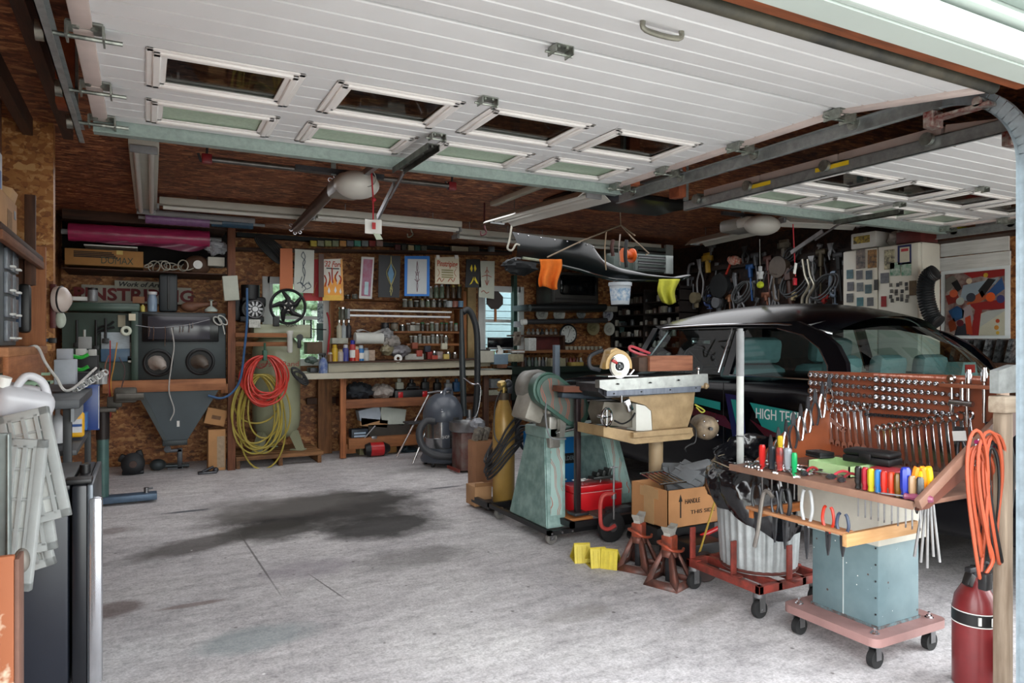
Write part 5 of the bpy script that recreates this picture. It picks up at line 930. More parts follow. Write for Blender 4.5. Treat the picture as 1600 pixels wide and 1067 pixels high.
p=at(330,487,Y=8.05); one('oil_can',MB().lathe([(0,0),(.06,0),(.065,.02),(.03,.05),(.01,.06),(.01,.11),(.03,.12),(0,.13)],n=16),mt('b9c4bb',.4),'small white oil can on the blast cabinet','oil can',loc=(p.x,8.05,p.z))
# floor items in the back left
p=at(208,738,Y=8.2); t=thing('wheel_hub','black cast wheel hub part lying on the floor by the left wall','hub',(p.x,8.2,0)); ob('hub_disc',MB().lathe([(.03,0),(.09,0),(.11,.02),(.11,.06),(.08,.08),(.03,.08)],(0,-.03,.11),(0,-1,.1),26),mt('202226',.5,.4,v=.4),t); ob('hub_center',MB().cyl((0,-.05,.11),(0,-.13,.115),.035,n=16),mt('4d3a34',.6,.3,v=.4),t); ob('arms',MB().box(-.13,-.03,.12,-.05,.03,.2,.015,rot=(0,R(30),0)).box(.03,-.03,.15,.09,.03,.24,.015,rot=(0,R(-15),0)).box(-.1,-.06,0,.1,.06,.04,.01),mt('26282c',.5,.4,v=.4),t)
one('metal_fitting',MB().sph((0,0,.06),(.08,.06,.06)).cyl((.05,0,.04),(.3,0,.03),.02,n=10),mt('4d5558',.5,.5,v=.3),'round grey metal fitting on the floor left of the hopper','fitting',loc=tuple(Vector((at(246,728,Z=0).x,8.3,0))))
one('draw_bar',MB().box(-.025,-.02,0,.025,.02,.22,.004).box(-.14,-.02,.18,.02,.02,.215,.004).cyl((-.12,-.03,.22),(-.12,.03,.22),.035,n=14).box(-.12,-.02,0,.03,.02,.02),STEELD,'bent dark steel bar standing on the floor under the hopper','steel bar',loc=(at(281,727,Y=8.3).x,8.3,0))
t=thing('tall_carton','tall narrow cardboard carton standing beside the shelf post','box',(at(339,735,Y=8.0).x,8.05,0)); ob('carton_body',MB().box(-.085,-.06,0,.085,.12,.43,.004),CARD,t); ob('printed_label',MB().box(0,-.062,.03,.075,-.06,.36),mt('a8937a',.8,v=.25,s=40),t)
t=thing('tilted_carton','small cardboard carton tipped on top of the tall carton','box',(at(333,676,Y=8.1).x,8.1,.48),rot=(0,R(14),0)); ob('carton_body',MB().box(-.1,-.08,0,.1,.08,.17,.004),CARD,t); ob('printed_label',MB().box(-.04,-.082,.06,.05,-.08,.10),mt('7a5a40',.8),t)
one('metal_scrap',MB().box(-.09,-.04,0,.09,.04,.025,.006).cyl((-.05,0,.02),(.06,.03,.06),.015,n=8).sph((.08,0,.03),.03),STEELD,'small dark metal parts on the floor before the tall carton','metal part',loc=(at(320,732,Z=0).x,7.85,0))
# ---------------------------------------------------------------- left wall: bench, shelves
lb=thing('work_bench','grey topped workbench along the left wall with a lower shelf','workbench',(-.5,5.4,0)); O=(-.5,5.4,0)
ob('bench_top',MB().box(X0-O[0]+.01,4.35-O[1],1.0,-.30-O[0],6.0-O[1],1.05,.006),mt('4d5156',.5,v=.25),lb); ob('top_fascia',MB().box(-.34-O[0],4.35-O[1],.93,-.325-O[0],5.0-O[1],1.0),mt('8e9498',.5,v=.15),lb)
ob('lower_shelf',MB().box(X0-O[0]+.01,4.45-O[1],.74,-.32-O[0],6.2-O[1],.77,.004),mt('4a4d50',.5,v=.25),lb)
for x,y in ((-.36,4.42),(-.36,5.95),(-.72,4.42),(-.72,5.95)): ob('leg',MB().box(x-.02-O[0],y-.02-O[1],0,x+.02-O[0],y+.02-O[1],1.0,.002),mt('2c3033',.5),lb)
t=thing('vise_stand','green steel pedestal stand with long flat foot','stand',(-.30,6.72,0)); GP=mt('4a6a66',.45,.2,v=.25)
ob('pedestal_tube',MB().cyl((0,0,.05),(0,0,.55),.045,n=20),GP,t); ob('upper_tube',MB().cyl((0,0,.55),(0,0,.78),.05,n=20),mt('2c2422',.5,.3),t); f=ob('foot_bar',MB().box(-.05,-.07,.02,.40,.06,.075,.006),mt('4f6378',.45,.3,v=.3),t); ob('foot_bolt',MB().cyl((.32,0,.075),(.32,0,.12),.02,n=10).cyl((.32,0,.11),(.37,0,.11),.008,n=8),STEEL,f); ob('top_plate',MB().box(-.14,-.1,.78,.10,.1,.81,.004).box(.03,-.05,.81,.14,.05,.9,.01),mt('54504a',.5,.4,v=.3),t)
one('vise_casting',MB().box(-.22,6.62,.85,-.05,6.8,.97,.02).cyl((-.2,6.6,.9),(-.0,6.6,.9),.03,n=12),mt('5b5750',.5,.4,v=.4),'small dark vise clamped at the end of the left bench','vise')
# OSB divider with bell, phone
st('wall_left_divider',MB().box(X0,4.95,1.30,-.475,5.05,ZC),osb('strand_board_painted_lit',[(.1,'7d4a22'),(.4,'a3662f'),(.65,'bb7f42'),(.9,'d6a468')],sx=1.4,sy=1.4,sz=1.4))  # board tones raised, so the light it receives is put into its colour
for i,(y,w) in enumerate(((4.6,.04),(5.3,.05),(6.2,.05))): st('trim_%d'%(i+2),MB().box(X0,y,1.3 if i<2 else 0,X0+.09,y+w,ZC),wood('6b3f26','40220f','z'))
def lp(px,py,Y=None,X=None): return at(px,py,X=X,Y=Y)
t=thing('alarm_bell','round white alarm bell on a maroon plate fixed to the board edge','bell',tuple(at(88,468,Y=4.94))); ob('back_plate',MB().box(-.03,-.02,-.17,-.0,.03,.09,.004),MAROON,t); ob('bell_dome',MB().lathe([(.075,0),(.08,.02),(.07,.05),(.035,.075),(0,.08)],(0,-.01,0),(1,-.3,0),24),mt('cfc0b8',.3,v=.08),t); ob('dark_band',MB().torus((.03,-.02,0),.076,.005,ax=(1,-.3,0)),BLACK,t); ob('lower_cup',MB().sph((.02,0,-.12),(.03,.03,.05)),mt('c4cdbf',.4),t)
p=at(38,482,Y=4.5); t=thing('wall_telephone','black wall phone on the wooden side panel, left edge','telephone',(p.x,p.y,p.z)); ob('phone_body',MB().box(-.03,-.03,-.13,.03,.03,.13,.02),BLACK,t); ob('blue_screen_edge',MB().box(-.035,-.034,-.1,-.01,-.028,.09,.004),mt('3a4a60',.3),t)
one('cloth_scrap',MB().box(*tuple(at(68,534,Y=4.94)),*tuple(at(78,529,Y=4.93)),.002),mt('6d8bb0',.7),'blue tag stuck on the board below the bell','tag')
one('black_cable_clip',MB().box(*tuple(at(77,536,Y=4.93)),*tuple(at(88,528,Y=4.9)),.002),BLACK,'black clip next to the blue tag','clip')
# shelf with box above left edge, parts drawers
t=thing('wall_shelf','wooden wall shelf holding the cardboard box at the far upper left','shelf',(-.62,4.0,1.80)); ob('shelf_board',MB().box(-.15,-.6,.0,.12,.75,.03,.003),WDKY,t); ob('front_lip',MB().box(.10,-.6,-.04,.125,.75,.0,.003),wood('7a4c30','4e2c1a','y'),t)
for y in (.6,): ob('bracket',MB().box(.02,y,-.14,.08,y+.05,.0,.004).box(.05,y-.03,-.14,.10,y+.0,.35,.003),WDKZ,t)
p0=at(0,315,X=-.55); t=thing('open_carton','open cardboard box with printed side on the upper left shelf','box',(-.60,4.02,1.83)); ob('carton_body',MB().box(-.13,-.35,0,.05,.15,.19,.004),mt('bd9168',.8,v=.12),t); ob('carton_flap',MB().box(.0,-.02,.19,.05,.14,.25,.003,rot=(R(0),R(15),0)),mt('c49d74',.8,v=.1),t); ob('printed_panel',MB().box(.0505,-.13,.03,.0515,.0,.13),mt('94704c',.8,v=.3,s=40),t); ob('hand_hole',MB().box(.0505,.06,.11,.0515,.11,.15),BLACK,t)
t=thing('white_carton','white box with blue print standing inside the upper left shelf','box',(-.60,3.72,1.85)); ob('carton_body',MB().box(-.1,-.08,0,.045,.08,.33,.003),mt('cfd4dc',.6,v=.05),t); ob('blue_print',MB().box(.0455,-.02,.15,.0465,.05,.25),mt('3b5fa0',.6),t)
t=thing('parts_cabinet','grey small-parts cabinet with clear drawers on the left shelf','drawer cabinet',(-.60,3.95,1.335)); ob('cabinet_frame',MB().box(-.08,-.3,0,.04,.27,.46,.006),mt('5f6468',.5,v=.2),t)
for i in range(4):
    for j in range(2): d=ob('drawer',MB().box(.04,-.08+.17*j,.02+.11*i,.055,.07+.17*j,.115+.11*i,.004),mt('7c828a',.25,v=.3,s=20),t); ob('drawer_pull',MB().box(.055,-.03+.17*j,.03+.11*i,.075,.02+.17*j,.04+.11*i,.002),PAPER,d)
t=thing('low_shelf','light wooden shelf under the parts cabinet on the left edge','shelf',(-.62,4.1,1.29)); ob('shelf_board',MB().box(-.15,-.6,0,.13,.72,.04,.003),wood('b07a52','85532f','y'),t); ob('end_panel',MB().box(-.13,.62,.04,.13,.66,.6,.003),wood('a3683f','7a4626','z'),t)
ob('shelf_apron',MB().box(.11,-.6,-.12,.13,.6,0,.002),wood('a86c44','7a4626','y'),t)
one('white_cable',MB().tube(curve_pts([tuple(at(a,b,Y=y)) for a,b,y in ((40,545,4.3),(58,542,4.3),(70,565,4.4),(88,590,4.5),(108,610,4.6),(150,575,5.5))],7),.008,7),mt('d8d6d2',.5),'white cable running from the left shelf down to the bench','cable')
one('chain',(lambda m:[m.torus(tuple(at(112+i*5.2,612-i*3.0,Y=5.0)),.017,.005,ax=(.3*(i%2),1,.8*((i%2)-.5)),n=10,k=5) for i in range(11)] and m)(MB()),mt('d5d5d5',.3,.4),'short white chain stretched above the left bench end','chain')
# items on left bench
p=at(55,625,Y=4.7); t=thing('plastic_basket','mint green plastic basket on the left bench top','basket',(-.60,4.62,1.052)); 
m=MB()
for k in range(12): m.box(-.14+.024*k,-.08,0,-.132+.024*k,-.076,.07).box(-.14+.024*k,.076,0,-.132+.024*k,.08,.07)
m.box(-.15,-.085,.07,.15,-.07,.085).box(-.15,.07,.07,.15,.085,.085).box(-.15,-.085,.07,-.14,.085,.085).box(.14,-.085,.07,.15,.085,.085).box(-.14,-.08,0,.14,.08,.006).box(-.15,-.085,.12,.15,-.07,.135); ob('basket_lattice',m,mt('9fc0a2',.5,v=.1),t)
bottle(18,565,612,4.4,.04,BLACK,'dark bottle standing in the green basket on the left bench')
t=thing('jug','translucent white plastic jug with handle lying on the grey crate lids','jug',tuple(at(26,655,Y=3.0)),rot=(R(12),R(14),R(20))); ob('jug_body',MB().box(-.10,-.08,0,.09,.08,.12,.045,seg=4),mt('b9bac0',.3,v=.12,s=5),t,ang=60); ob('jug_handle',MB().tube(curve_pts([(-.04,-.02,.11),(-.02,-.02,.16),(.03,-.02,.15),(.07,-.02,.09)],6),.014,10),mt('c2c3c8',.3,v=.1),t); ob('jug_cap',MB().cyl((-.08,-.02,.11),(-.08,-.02,.145),.022,n=16),PAPER,t)
def boxy(px0,py0,px1,py1,Y,th,h,lab,name='carton',cat='box',v=.15): return one(name,rectb(px0,py0,px1,py1,Y,th,bev=.004),mt(h,.6,v=v),lab,cat)
boxy(84,562,118,600,5.0,.15,'b3b9c2','white printed box standing on the left bench'); boxy(88,545,112,562,5.1,.12,'a9acb4','small white box stacked on the printed box'); 
for i,(py,h) in enumerate(((556,'2fae3a'),(575,'2fae3a'))): 
    p=at(127,py,Y=5.3); one('green_trigger_clamp',MB().tube(curve_pts([(p.x-.05,p.y,p.z),(p.x,p.y,p.z-.01),(p.x+.04,p.y,p.z+.01)],5),.012,8),mt(h,.4,v=.1),['upper bright green clamp grip on the left bench','lower bright green clamp grip on the left bench'][i],'clamp')
boxy(118,556,152,580,5.5,.2,'1c1d20','black tool case behind the green clamps','tool_case','case'); boxy(118,582,145,598,5.3,.15,'2a2c30','dark box under the green clamps','tool_box','box'); boxy(122,526,142,545,5.6,.1,'8f9090','grey metal gauge block on the left bench','gauge','gauge'); boxy(118,545,134,555,5.5,.1,'c4c4c0','small pale box left of the grey gauge'); boxy(138,546,150,556,5.5,.1,'b8b8b4','small pale box right of the grey gauge')
for i,(px,r,h) in enumerate(((160,.03,'b9b9b9'),(152,.028,'8a8a8c'))): bottle(px,575-i*4,600,5.7,r,mt(h,.3,.3),['silver spray bottle at the bench end','grey tin bottle at the bench end'][i])
# lower shelf
t=thing('blue_binder','tall blue folder standing at the end of the lower left shelf','folder',tuple(at(135,672,Y=5.4))); ob('cover',MB().box(-.07,-.02,0,.075,.01,.30,.004),mt('1d3f86',.35,v=.1),t); ob('white_edge',MB().box(.069,-.022,.01,.073,-.019,.29),PAPER,t)
t=thing('yellow_bottle','yellow plastic bottle with blue label on the lower left shelf','bottle',tuple(at(120,683,Y=4.9))); ob('bottle_body',MB().box(-.04,-.025,0,.04,.025,.15,.018,seg=4),mt('e0a81e',.4,v=.06),t,ang=60); ob('label',MB().box(-.028,-.027,.03,.028,-.0255,.11),mt('dfe0e6',.5),t); ob('blue_stripe',MB().box(-.028,-.0285,.065,.028,-.027,.08),BLUE,t); ob('black_cap',MB().cyl((0,0,.145),(0,0,.175),.018,n=14),BLACK,t)
boxy(101,645,112,690,4.95,.12,'2a5a9a','blue cardboard sleeve behind the yellow bottle'); boxy(128,645,136,672,4.98,.1,'2c66a8','narrow blue box right of the yellow bottle')
bottle(90,632,692,4.7,.032,mt('d8dade',.4,v=.08),'tall white bottle leaning on the lower left shelf',cap=PAPER); bottle(73,634,668,4.6,.03,mt('cfcfd4',.4,v=.08),'short white bottle beside the tall white bottle',cap=mt('d99a2a',.5))
p=at(110,635,Y=4.8); one('orange_funnel',MB().lathe([(.012,0),(.02,.04),(.045,.09),(.04,.1),(0,.1)],(p.x,p.y,p.z-.06),(-.3,0,1),16),mt('b5411e',.5),'orange plastic funnel above the yellow bottle','funnel')
p=at(122,628,Y=5.0); one('coffee_filter',MB().lathe([(0,0),(.05,.02),(.07,.06)],(p.x,p.y,p.z-.03),(-.6,-.6,1),18),mt('d5d3d0',.6),'white plastic cup lying under the chain','cup')
# fridge, crates, rusty post near the left edge
fr=thing('mini_fridge','black mini fridge with long silver door handle at the left edge','fridge',(-.465,3.40,0)); DB=mt('20242e',.35,v=.25,s=3)
ob('cabinet_body',MB().box(-.26,-.30,.02,.215,.30,.80,.01),DB,fr); ob('top_cap',MB().box(-.26,-.30,.795,.22,.30,.815,.006),mt('15171b',.4),fr); d=ob('door',MB().box(.225,-.30,.03,.275,.30,.81,.008),mt('15181e',.3,v=.2),fr); ob('handle',MB().box(.28,-.31,.05,.325,-.25,.76,.012),mt('c9ccd2',.2,.8,v=.1),d); ob('door_face',MB().box(.275,-.30,.03,.295,.30,.81,.004),mt('5f656c',.35,.5,v=.1),d); ob('hinge_cap',MB().box(.20,-.28,.81,.29,-.2,.83,.006),BLACK,fr); ob('hinge_pin',MB().cyl((.25,-.0,.81),(.25,.0,.845),.02,n=12),BLACK,fr)
CR=mt('a3a7a6',.55,v=.18,s=10)
def crate_lid(lab,c,sx,sz,rot):
    t=thing('crate_panel',lab,'crate panel',c,rot=rot); ob('outer_frame',MB().box(-sx,-.012,0,-sx+.03,.012,sz,.004).box(sx-.03,-.012,0,sx,.012,sz,.004).box(-sx,-.012,0,sx,.012,.03,.004).box(-sx,-.012,sz-.03,sx,.012,sz,.004),CR,t); ob('thin_panel',MB().box(-sx+.01,-.002,.01,sx-.01,.004,sz-.01),mt('c2c4c0',.6,v=.15,s=8),t)
    m=MB()
    for k in range(1,5): m.box(-sx+.02,-.010,sz*k/5-.004,sx-.02,.0,sz*k/5+.004)
    for k in range(1,4): m.box(-sx+2*sx*k/4-.006,-.012,.02,-sx+2*sx*k/4+.006,.0,sz-.02)
    ob('rib_grid',m,CR,t); return t
crate_lid('pale grey ribbed plastic crate panel hanging in front of the fridge, topmost',(-.29,2.80,.75),.08,.38,(R(-8),R(-14),R(-15)))
crate_lid('grey ribbed plastic crate panel behind the topmost one, lower',(-.325,2.84,.64),.07,.36,(R(-6),R(-10),R(-15)))
crate_lid('grey plastic crate panel standing at the frame left edge',(-.375,2.72,.56),.06,.48,(R(-4),R(4),R(-20)))
crate_lid('narrow grey plastic panel leaning lowest on the fridge side',(-.315,2.9,.57),.05,.33,(R(-6),R(-16),R(-15)))
t=thing('steel_channel','dull green steel channel standing against the crates','steel channel',(-.40,2.66,.02)); ob('channel_web',MB().box(-.03,-.02,0,.03,.0,1.05,.003),mt('7c8582',.45,.4,v=.3),t); ob('channel_lip',MB().box(.03,-.05,0,.036,.0,1.05,.002),mt('8f9896',.45,.4,v=.3),t)
t=thing('rusty_panel','rusty orange steel post with white paint spots at the bottom left corner','steel post',(-.315,2.10,0)); ob('post_face',MB().box(-.07,-.02,0,.035,.0,.83,.004),mt('c9b49c',.7,.1,v=.5,s=9,h2='9a5a38',lo=.52,hi=.57),t); ob('post_side',MB().box(.035,-.02,0,.045,.06,.82,.002),mt('7d5a4c',.7,v=.3),t)
for z in (.62,.70,.78): ob('rivet',MB().sph((0,-.022,z),.008,8,6),CHROME,t)
one('grey_bumper',MB().sph((0,0,0),(.02,.02,.035)),mt('77736c',.5,.3),'grey oval knob on the fridge side by the rusty post','knob',loc=tuple(at(34,876,Y=2.35)))
# ---------------------------------------------------------------- air compressor on its pallet
O=(1.33,8.32,0); pl=thing('pallet','weathered wooden pallet under the air compressor','pallet',O); PW=wood('94683f','5d3d22','x')
for k in range(5): ob('deck_slat',MB().box(-.46,-.34+.15*k,.11,.46,-.24+.15*k,.128,.002),PW,pl)
for x in (-.44,0,.42): ob('stringer',MB().box(x-.02,-.34,0,x+.02,.36,.11,.002),wood('80552f','4e331c','y'),pl)
ob('front_board',MB().box(-.46,-.345,.085,.46,-.335,.13,.002),PW,pl)
cp=thing('air_compressor','tall olive-beige air compressor tank with black pump and flywheel on top','air compressor',(1.34,8.33,.13)); O=Vector((1.34,8.33,.13)); OL=mt('9c9f84',.4,v=.12,s=5,coat=.2)
ob('tank',MB().lathe([(0,.12),(.1,.13),(.19,.17),(.245,.25),(.26,.34),(.26,1.12),(.245,1.2),(.17,1.29),(0,1.32)],n=36),OL,cp,ang=60)
for a in (215,325,90): ob('foot',MB().prism([(-.03,.0),(.07,.0),(.07,.015),(.02,.03),(-.03,.2),(-.09,.25),(-.09,.2)],-.04,.04,'xz') if 0 else MB().box(.18,-.05,0,.34,.05,.015,.004).prism([(.15,.22),(.24,.22),(.32,.0),(.26,.0)],-.045,.045,'xz'),OL,cp,rot=(0,0,R(a)))
tp=ob('top_plate',MB().box(-.28,-.26,1.27,.33,.2,1.42,.015),OL,cp); 
for (a,b,c_,d,h) in ((389,499,407,512,'c9c9c2'),(427,497,436,503,'9aa6b0')): ob('plate_sticker',rectb(a,b,c_,d,8.04,.005,O),mt(h,.6,v=.4,s=40),tp)
text('USA',.05,BLACK,tp,tuple(at(455,507,Y=8.045)-O),FY)
text('Ingersoll Rand',.06,mt('8a2a20',.6),cp,tuple(at(430,569,Y=8.02)-O),FY,w=.5); one_=ob('red_badge',MB().torus(tuple(at(409,567,Y=8.03)-O),.05,.006,ax=(0,1,0),n=20,sc=(1.3,1)),mt('8a2a20',.6),cp)
p=at(393,483,Y=8.15)-O; ob('electric_motor',MB().lathe([(0,0),(.1,0),(.12,.03),(.12,.3),(.1,.33),(0,.33)],tuple(p+Vector((0,-.02,0))),(0,1,0),26).box(p.x-.12,p.y-.02,p.z-.14,p.x+.13,p.y+.3,p.z-.08,.01).cyl(tuple(p+Vector((0,.1,.1))),tuple(p+Vector((0,.1,.27))),.10,n=18).box(p.x-.19,p.y+.02,p.z-.13,p.x-.11,p.y+.3,p.z+.12,.03).box(p.x-.1,p.y+.02,p.z+.02,p.x+.16,p.y+.3,p.z+.14,.03),mt('17181b',.45,.2,v=.3),cp)
fg=ob('fan_guard',MB().torus(tuple(p+Vector((.03,-.04,0))),.095,.006,ax=(0,1,0)),STEEL,cp)
for k in range(10): a=2*PI*k/10; m=MB().box(.035,-.004,-.012,.085,.004,.012,.003); ob('vent_blade',m,STEEL,fg,loc=tuple(p+Vector((.03,-.045,0))),rot=(0,a,0))
ob('guard_hub',MB().cyl(tuple(p+Vector((.03,-.03,0))),tuple(p+Vector((.03,-.06,0))),.03,n=16),STEEL,fg)
p=at(450,479,Y=8.0)-O; fw=ob('flywheel',MB().torus(tuple(p),.185,.016,ax=(0,1,0),n=36).cyl(tuple(p),tuple(p+Vector((0,.04,0))),.085,n=24),mt('101114',.4,.2),cp)
for k in range(5): a=2*PI*k/5+.3; ob('spoke',MB().tube([p,p+Vector((.09*math.cos(a),0,.09*math.sin(a))),p+Vector((.18*math.cos(a+.35),0,.18*math.sin(a+.35)))],.02,8,rs=[.04,.03,.016]),mt('101114',.4,.2),fw)
ob('hub_cap',MB().cyl(tuple(p+Vector((0,-.03,0))),tuple(p),.048,n=24),mt('b9b6ae',.5,v=.3,s=30),fw)
ob('pressure_switch',MB().box(*tuple(at(426,510,Y=8.0)-O),*tuple(at(437,495,Y=7.95)-O),.008),BLACK,cp)
one('air_filter',MB().lathe([(0,0),(.02,0),(.028,.01),(.03,.2),(.035,.21),(.035,.24),(0,.24)],n=16),mt('c9c9c2',.4,v=.1),'white air filter bowl hung beside the compressor top','air filter',loc=tuple(at(453,551,Y=7.9)))
one('pressure_gauge',MB().cyl((0,0,0),(0,-.03,0),.035,n=20).box(-.02,.0,-.12,.02,.03,.03,.01),BLACK,'small black pressure gauge right of the white filter bowl','gauge',loc=tuple(at(468,527,Y=7.9)))
one('cross_rail',rectb(368,520,450,527,7.9,.04,bev=.002).box(*tuple(at(368,541,Y=7.95)),*tuple(at(450,534,Y=7.98)),.002),WD,'pair of wooden rails crossing in front of the compressor head','wood rail')
t=thing('junction_box','light grey metal box fixed near the top of the shelf post','box',tuple(at(361,450,Y=7.9))); ob('box_body',MB().box(-.075,0,-.13,.075,.06,.13,.006,rot=(0,R(-5),0)),mt('a9ac9f',.5,v=.12),t)
# hoses hung before the tank
def hose_coil(lab,name,cx,cy,n,w,h,r,mat,Y,seed,drop=.0,hook=True):
    rr=random.Random(seed); c=at(cx,cy,Y=Y); t=thing(name,lab,'hose',tuple(c))
    for i in range(n):
        a0=w*(.68+.4*rr.random()); h0=h*(.6+.42*rr.random())*(1 if i%4 else 1.3); dx=(rr.random()-.5)*w*.45; dy=-.012*(i%5)
        ob('hose_loop',MB().tube([(dx+a0*math.sin(u)*(1-.12*math.cos(u)),dy+.015*math.sin(2*u+i),-h0*(1-math.cos(u))) for u in [2*PI*k/36 for k in range(36)]],r,7,closed=True),mat,t)
    return t
t=hose_coil('bright red air hose coiled and hung on the compressor front','red_hose',413,556,13,.21,.25,.0095,mt('c2382c',.4,v=.12,coat=.2),7.85,3)
ob('green_hanger',MB().box(-.02,-.07,-.05,.02,.02,.06,.006).tube([(0,-.03,.05),(0,-.03,.14)],.012,8),mt('2f5a48',.5),t)
hose_coil('yellow-olive air hose coiled below and behind the red hose','yellow_hose',406,585,9,.25,.43,.0095,mt('a59440',.45,v=.15),7.92,5)
one('blue_hose',MB().tube(curve_pts([tuple(at(a,b,Y=7.8)) for a,b in ((386,450),(386,500),(382,545),(376,590),(364,612),(346,622),(325,618))],8),.012,8),mt('2f5680',.4,v=.15),'dark blue air hose hanging from the compressor and sweeping left','hose')
one('grey_hose_coil',(lambda m:[m.torus(tuple(at(465,583+i*2,Y=8.0)+Vector((.01*i,0,0))),.07+.01*(i%3),.01,ax=(0,1,0),n=24,sc=(.5,1.2)) for i in range(5)] and m)(MB()),BLACK,'bunch of black hose hung under the bench left end','hose')
# black belts hung at the top, hooks and pipe
t=thing('belt_bundle','bundle of long black belts hung in front of the left window','belts',tuple(at(430,392,Y=8.1)))
for i in range(6): ob('belt_loop',MB().torus(((i-3)*.025,.01*i,-.0),.19+.01*i,.009,ax=(0,1,0),n=26,sc=(.22,1)),BLACK,t)
# ---------------------------------------------------------------- main workbench
O=(3.0,8.3,0); wb=thing('main_workbench','long cream topped workbench along the back wall with shelves beneath','workbench',O)
BT=mt('b3ad9c',.5,v=.12,s=6,st=(1,4,1))
ob('bench_top',rectb(467,583,800,592,8.02,.6,O,.004),BT,wb) if 0 else ob('bench_top',slab([(471,584),(800,578),(800,585),(471,593)],8.02,.68,O),BT,wb)
ob('raised_ledge',slab([(513,567),(640,566),(766,562),(766,572),(513,582)],8.24,.4,O),mt('a8a18e',.5,v=.12,s=6),wb)
ob('ledge_top',slab([(513,565),(766,560),(766,562),(513,568)],8.2,.45,O),WDK,wb)
for a,b in ((532,541),): ob('leg',rectb(a,592,b,716,8.08,.05,O,.003),wood('a8663c','70401f','z'),wb)
ob('leg',rectb(497,592,519,708,8.55,.05,O,.003),wood('8f5f38','5d3b20','z'),wb); ob('leg',rectb(756,588,764,700,8.1,.05,O,.003),WDKZ,wb)
ob('lower_shelf',rectb(541,625,712,631,8.1,.5,O,.002),wood('8f5836','5f371e','x'),wb); ob('lower_shelf',rectb(545,686,690,692,8.1,.5,O,.002),WD,wb); ob('lower_shelf',rectb(712,620,800,626,8.2,.4,O,.002),WDK,wb)
ob('plinth_block',rectb(541,694,556,708,8.15,.3,O,.003),WDZ,wb)
ob('shelf_back_beam',rectb(480,622,532,630,8.6,.05,O,.002),WDK,wb)
# wall shelves above
wsH=thing('wall_shelving','brown wooden wall shelves crowded with jars above the workbench','shelf',(3.0,8.6,1.0)); O=(3.0,8.6,1.0)
SHY=8.42
rows=[(505,632,467,470),(628,732,480,483),(640,732,466,468.5),(612,722,517,521),(636,722,536.5,540),(513,722,565,568)]
for a,c,b,d in rows: ob('shelf_board',rectb(a,b,c,d,SHY,.3,O,.002),WD,wsH)
ob('shelf_side',rectb(724,455,729,566,SHY,.3,O,.002),WDZ,wsH); ob('left_upright',rectb(517,470,522,565,SHY+.2,.1,O,.002),WDZ,wsH)
st('trim_5',rectb(731,448,744,590,8.6,.12,bev=.003),mt('b59a6a',.5,v=.25,s=8)); 
lm=thing('tube_light','white twin tube shop light fixed under the upper bench shelf','light fixture',tuple(at(625,490,Y=8.3))); O=Vector(lm.location)
ob('light_housing',rectb(544,483,706,489,8.28,.1,O,.004),WHITE,lm); ob('lower_tube',rectb(545,491,704,497,8.26,.05,O,.006),mt('dcdde0',.3,v=.05),lm); ob('end_cap',rectb(543,482,547,498,8.25,.12,O,.003),GREY,lm)
# jars and small things on the shelves
JG=[mt('6f7d6a',.2,v=.4,s=30,coat=.3),mt('4a4a44',.2,v=.5,s=30,coat=.3),mt('8d8f86',.2,v=.4,s=30,coat=.3),mt('5d4a38',.25,v=.5,s=30,coat=.3)]; LIDS=[('white',mt('dcdcd8',.5)),('silver',CHROME),('green',mt('2f7a48',.5)),('dark',BLACK),('gold',mt('b09a50',.35,.6))]
def jarrow(x0,x1,yb,hpx,n,Y,where,sd,wl=(0,1,2,3,4)):
    rr=random.Random(sd)
    for i in range(n):
        px=x0+(x1-x0)*(i+.5)/n; q=at(px,yb,Y=Y); h=at(px,yb-hpx*(.8+.3*rr.random()),Y=Y).z-q.z; w=(at(x1,yb,Y=Y).x-at(x0,yb,Y=Y).x)/n*.42; ln,lm_=LIDS[rr.choice(wl)]
        jar(px,yb,h,w,Y+rr.uniform(0,.04),rr.choice(JG),lm_,'small glass jar with %s lid on the %s'%(ln,where),'%s lidded jars on the %s'%(ln,where))
jarrow(641,722,466,20,9,8.5,'topmost bench shelf behind the cream sign',1,(1,3,4)); jarrow(628,700,480,12,8,8.5,'second bench shelf under the blue framed board',2,(0,1,4))
jarrow(634,716,517,14,11,8.5,'bench shelf just under the tube light',3,(0,0,0,2)); jarrow(639,700,536.5,14,9,8.5,'middle bench shelf',4,(0,0,1,2)); jarrow(662,716,565,16,5,8.5,'lowest bench shelf right end',5,(1,3))
jarrow(505,560,467,7,5,8.5,'narrow shelf under the flame sign',6,(1,3)); jarrow(612,634,517,12,2,8.5,'shelf behind the plastic bags',8,(1,))
for i,(px,h,hh,nm) in enumerate(((702,'a7aeb0',12,'pale grey tub'),(711,'8f5a4a',11,'brown tub'),(720,'5f88a8',12,'blue and black can'))): q=at(px,480,Y=8.46); one('paint_tub',MB().lathe([(0,0),(.04,0),(.045,.08),(0,.085)],n=16),mt(h,.4,v=.2),nm+' at the right end of the second bench shelf','tub',loc=tuple(q))
for i,(px,h,nm) in enumerate(((645,'b0aea4','white'),(652,'8a8a80','olive'),(672,'a03028','red'),(688,'b8a8a0','pink'))): shelfbox(px-4,508 if i<2 else 549,px+4,517 if i<2 else 565,8.44,.08,mt(h,.6,v=.25,s=30),'small %s package on the %s bench shelf'%(nm,'upper' if i<2 else 'lowest'),'package','package')
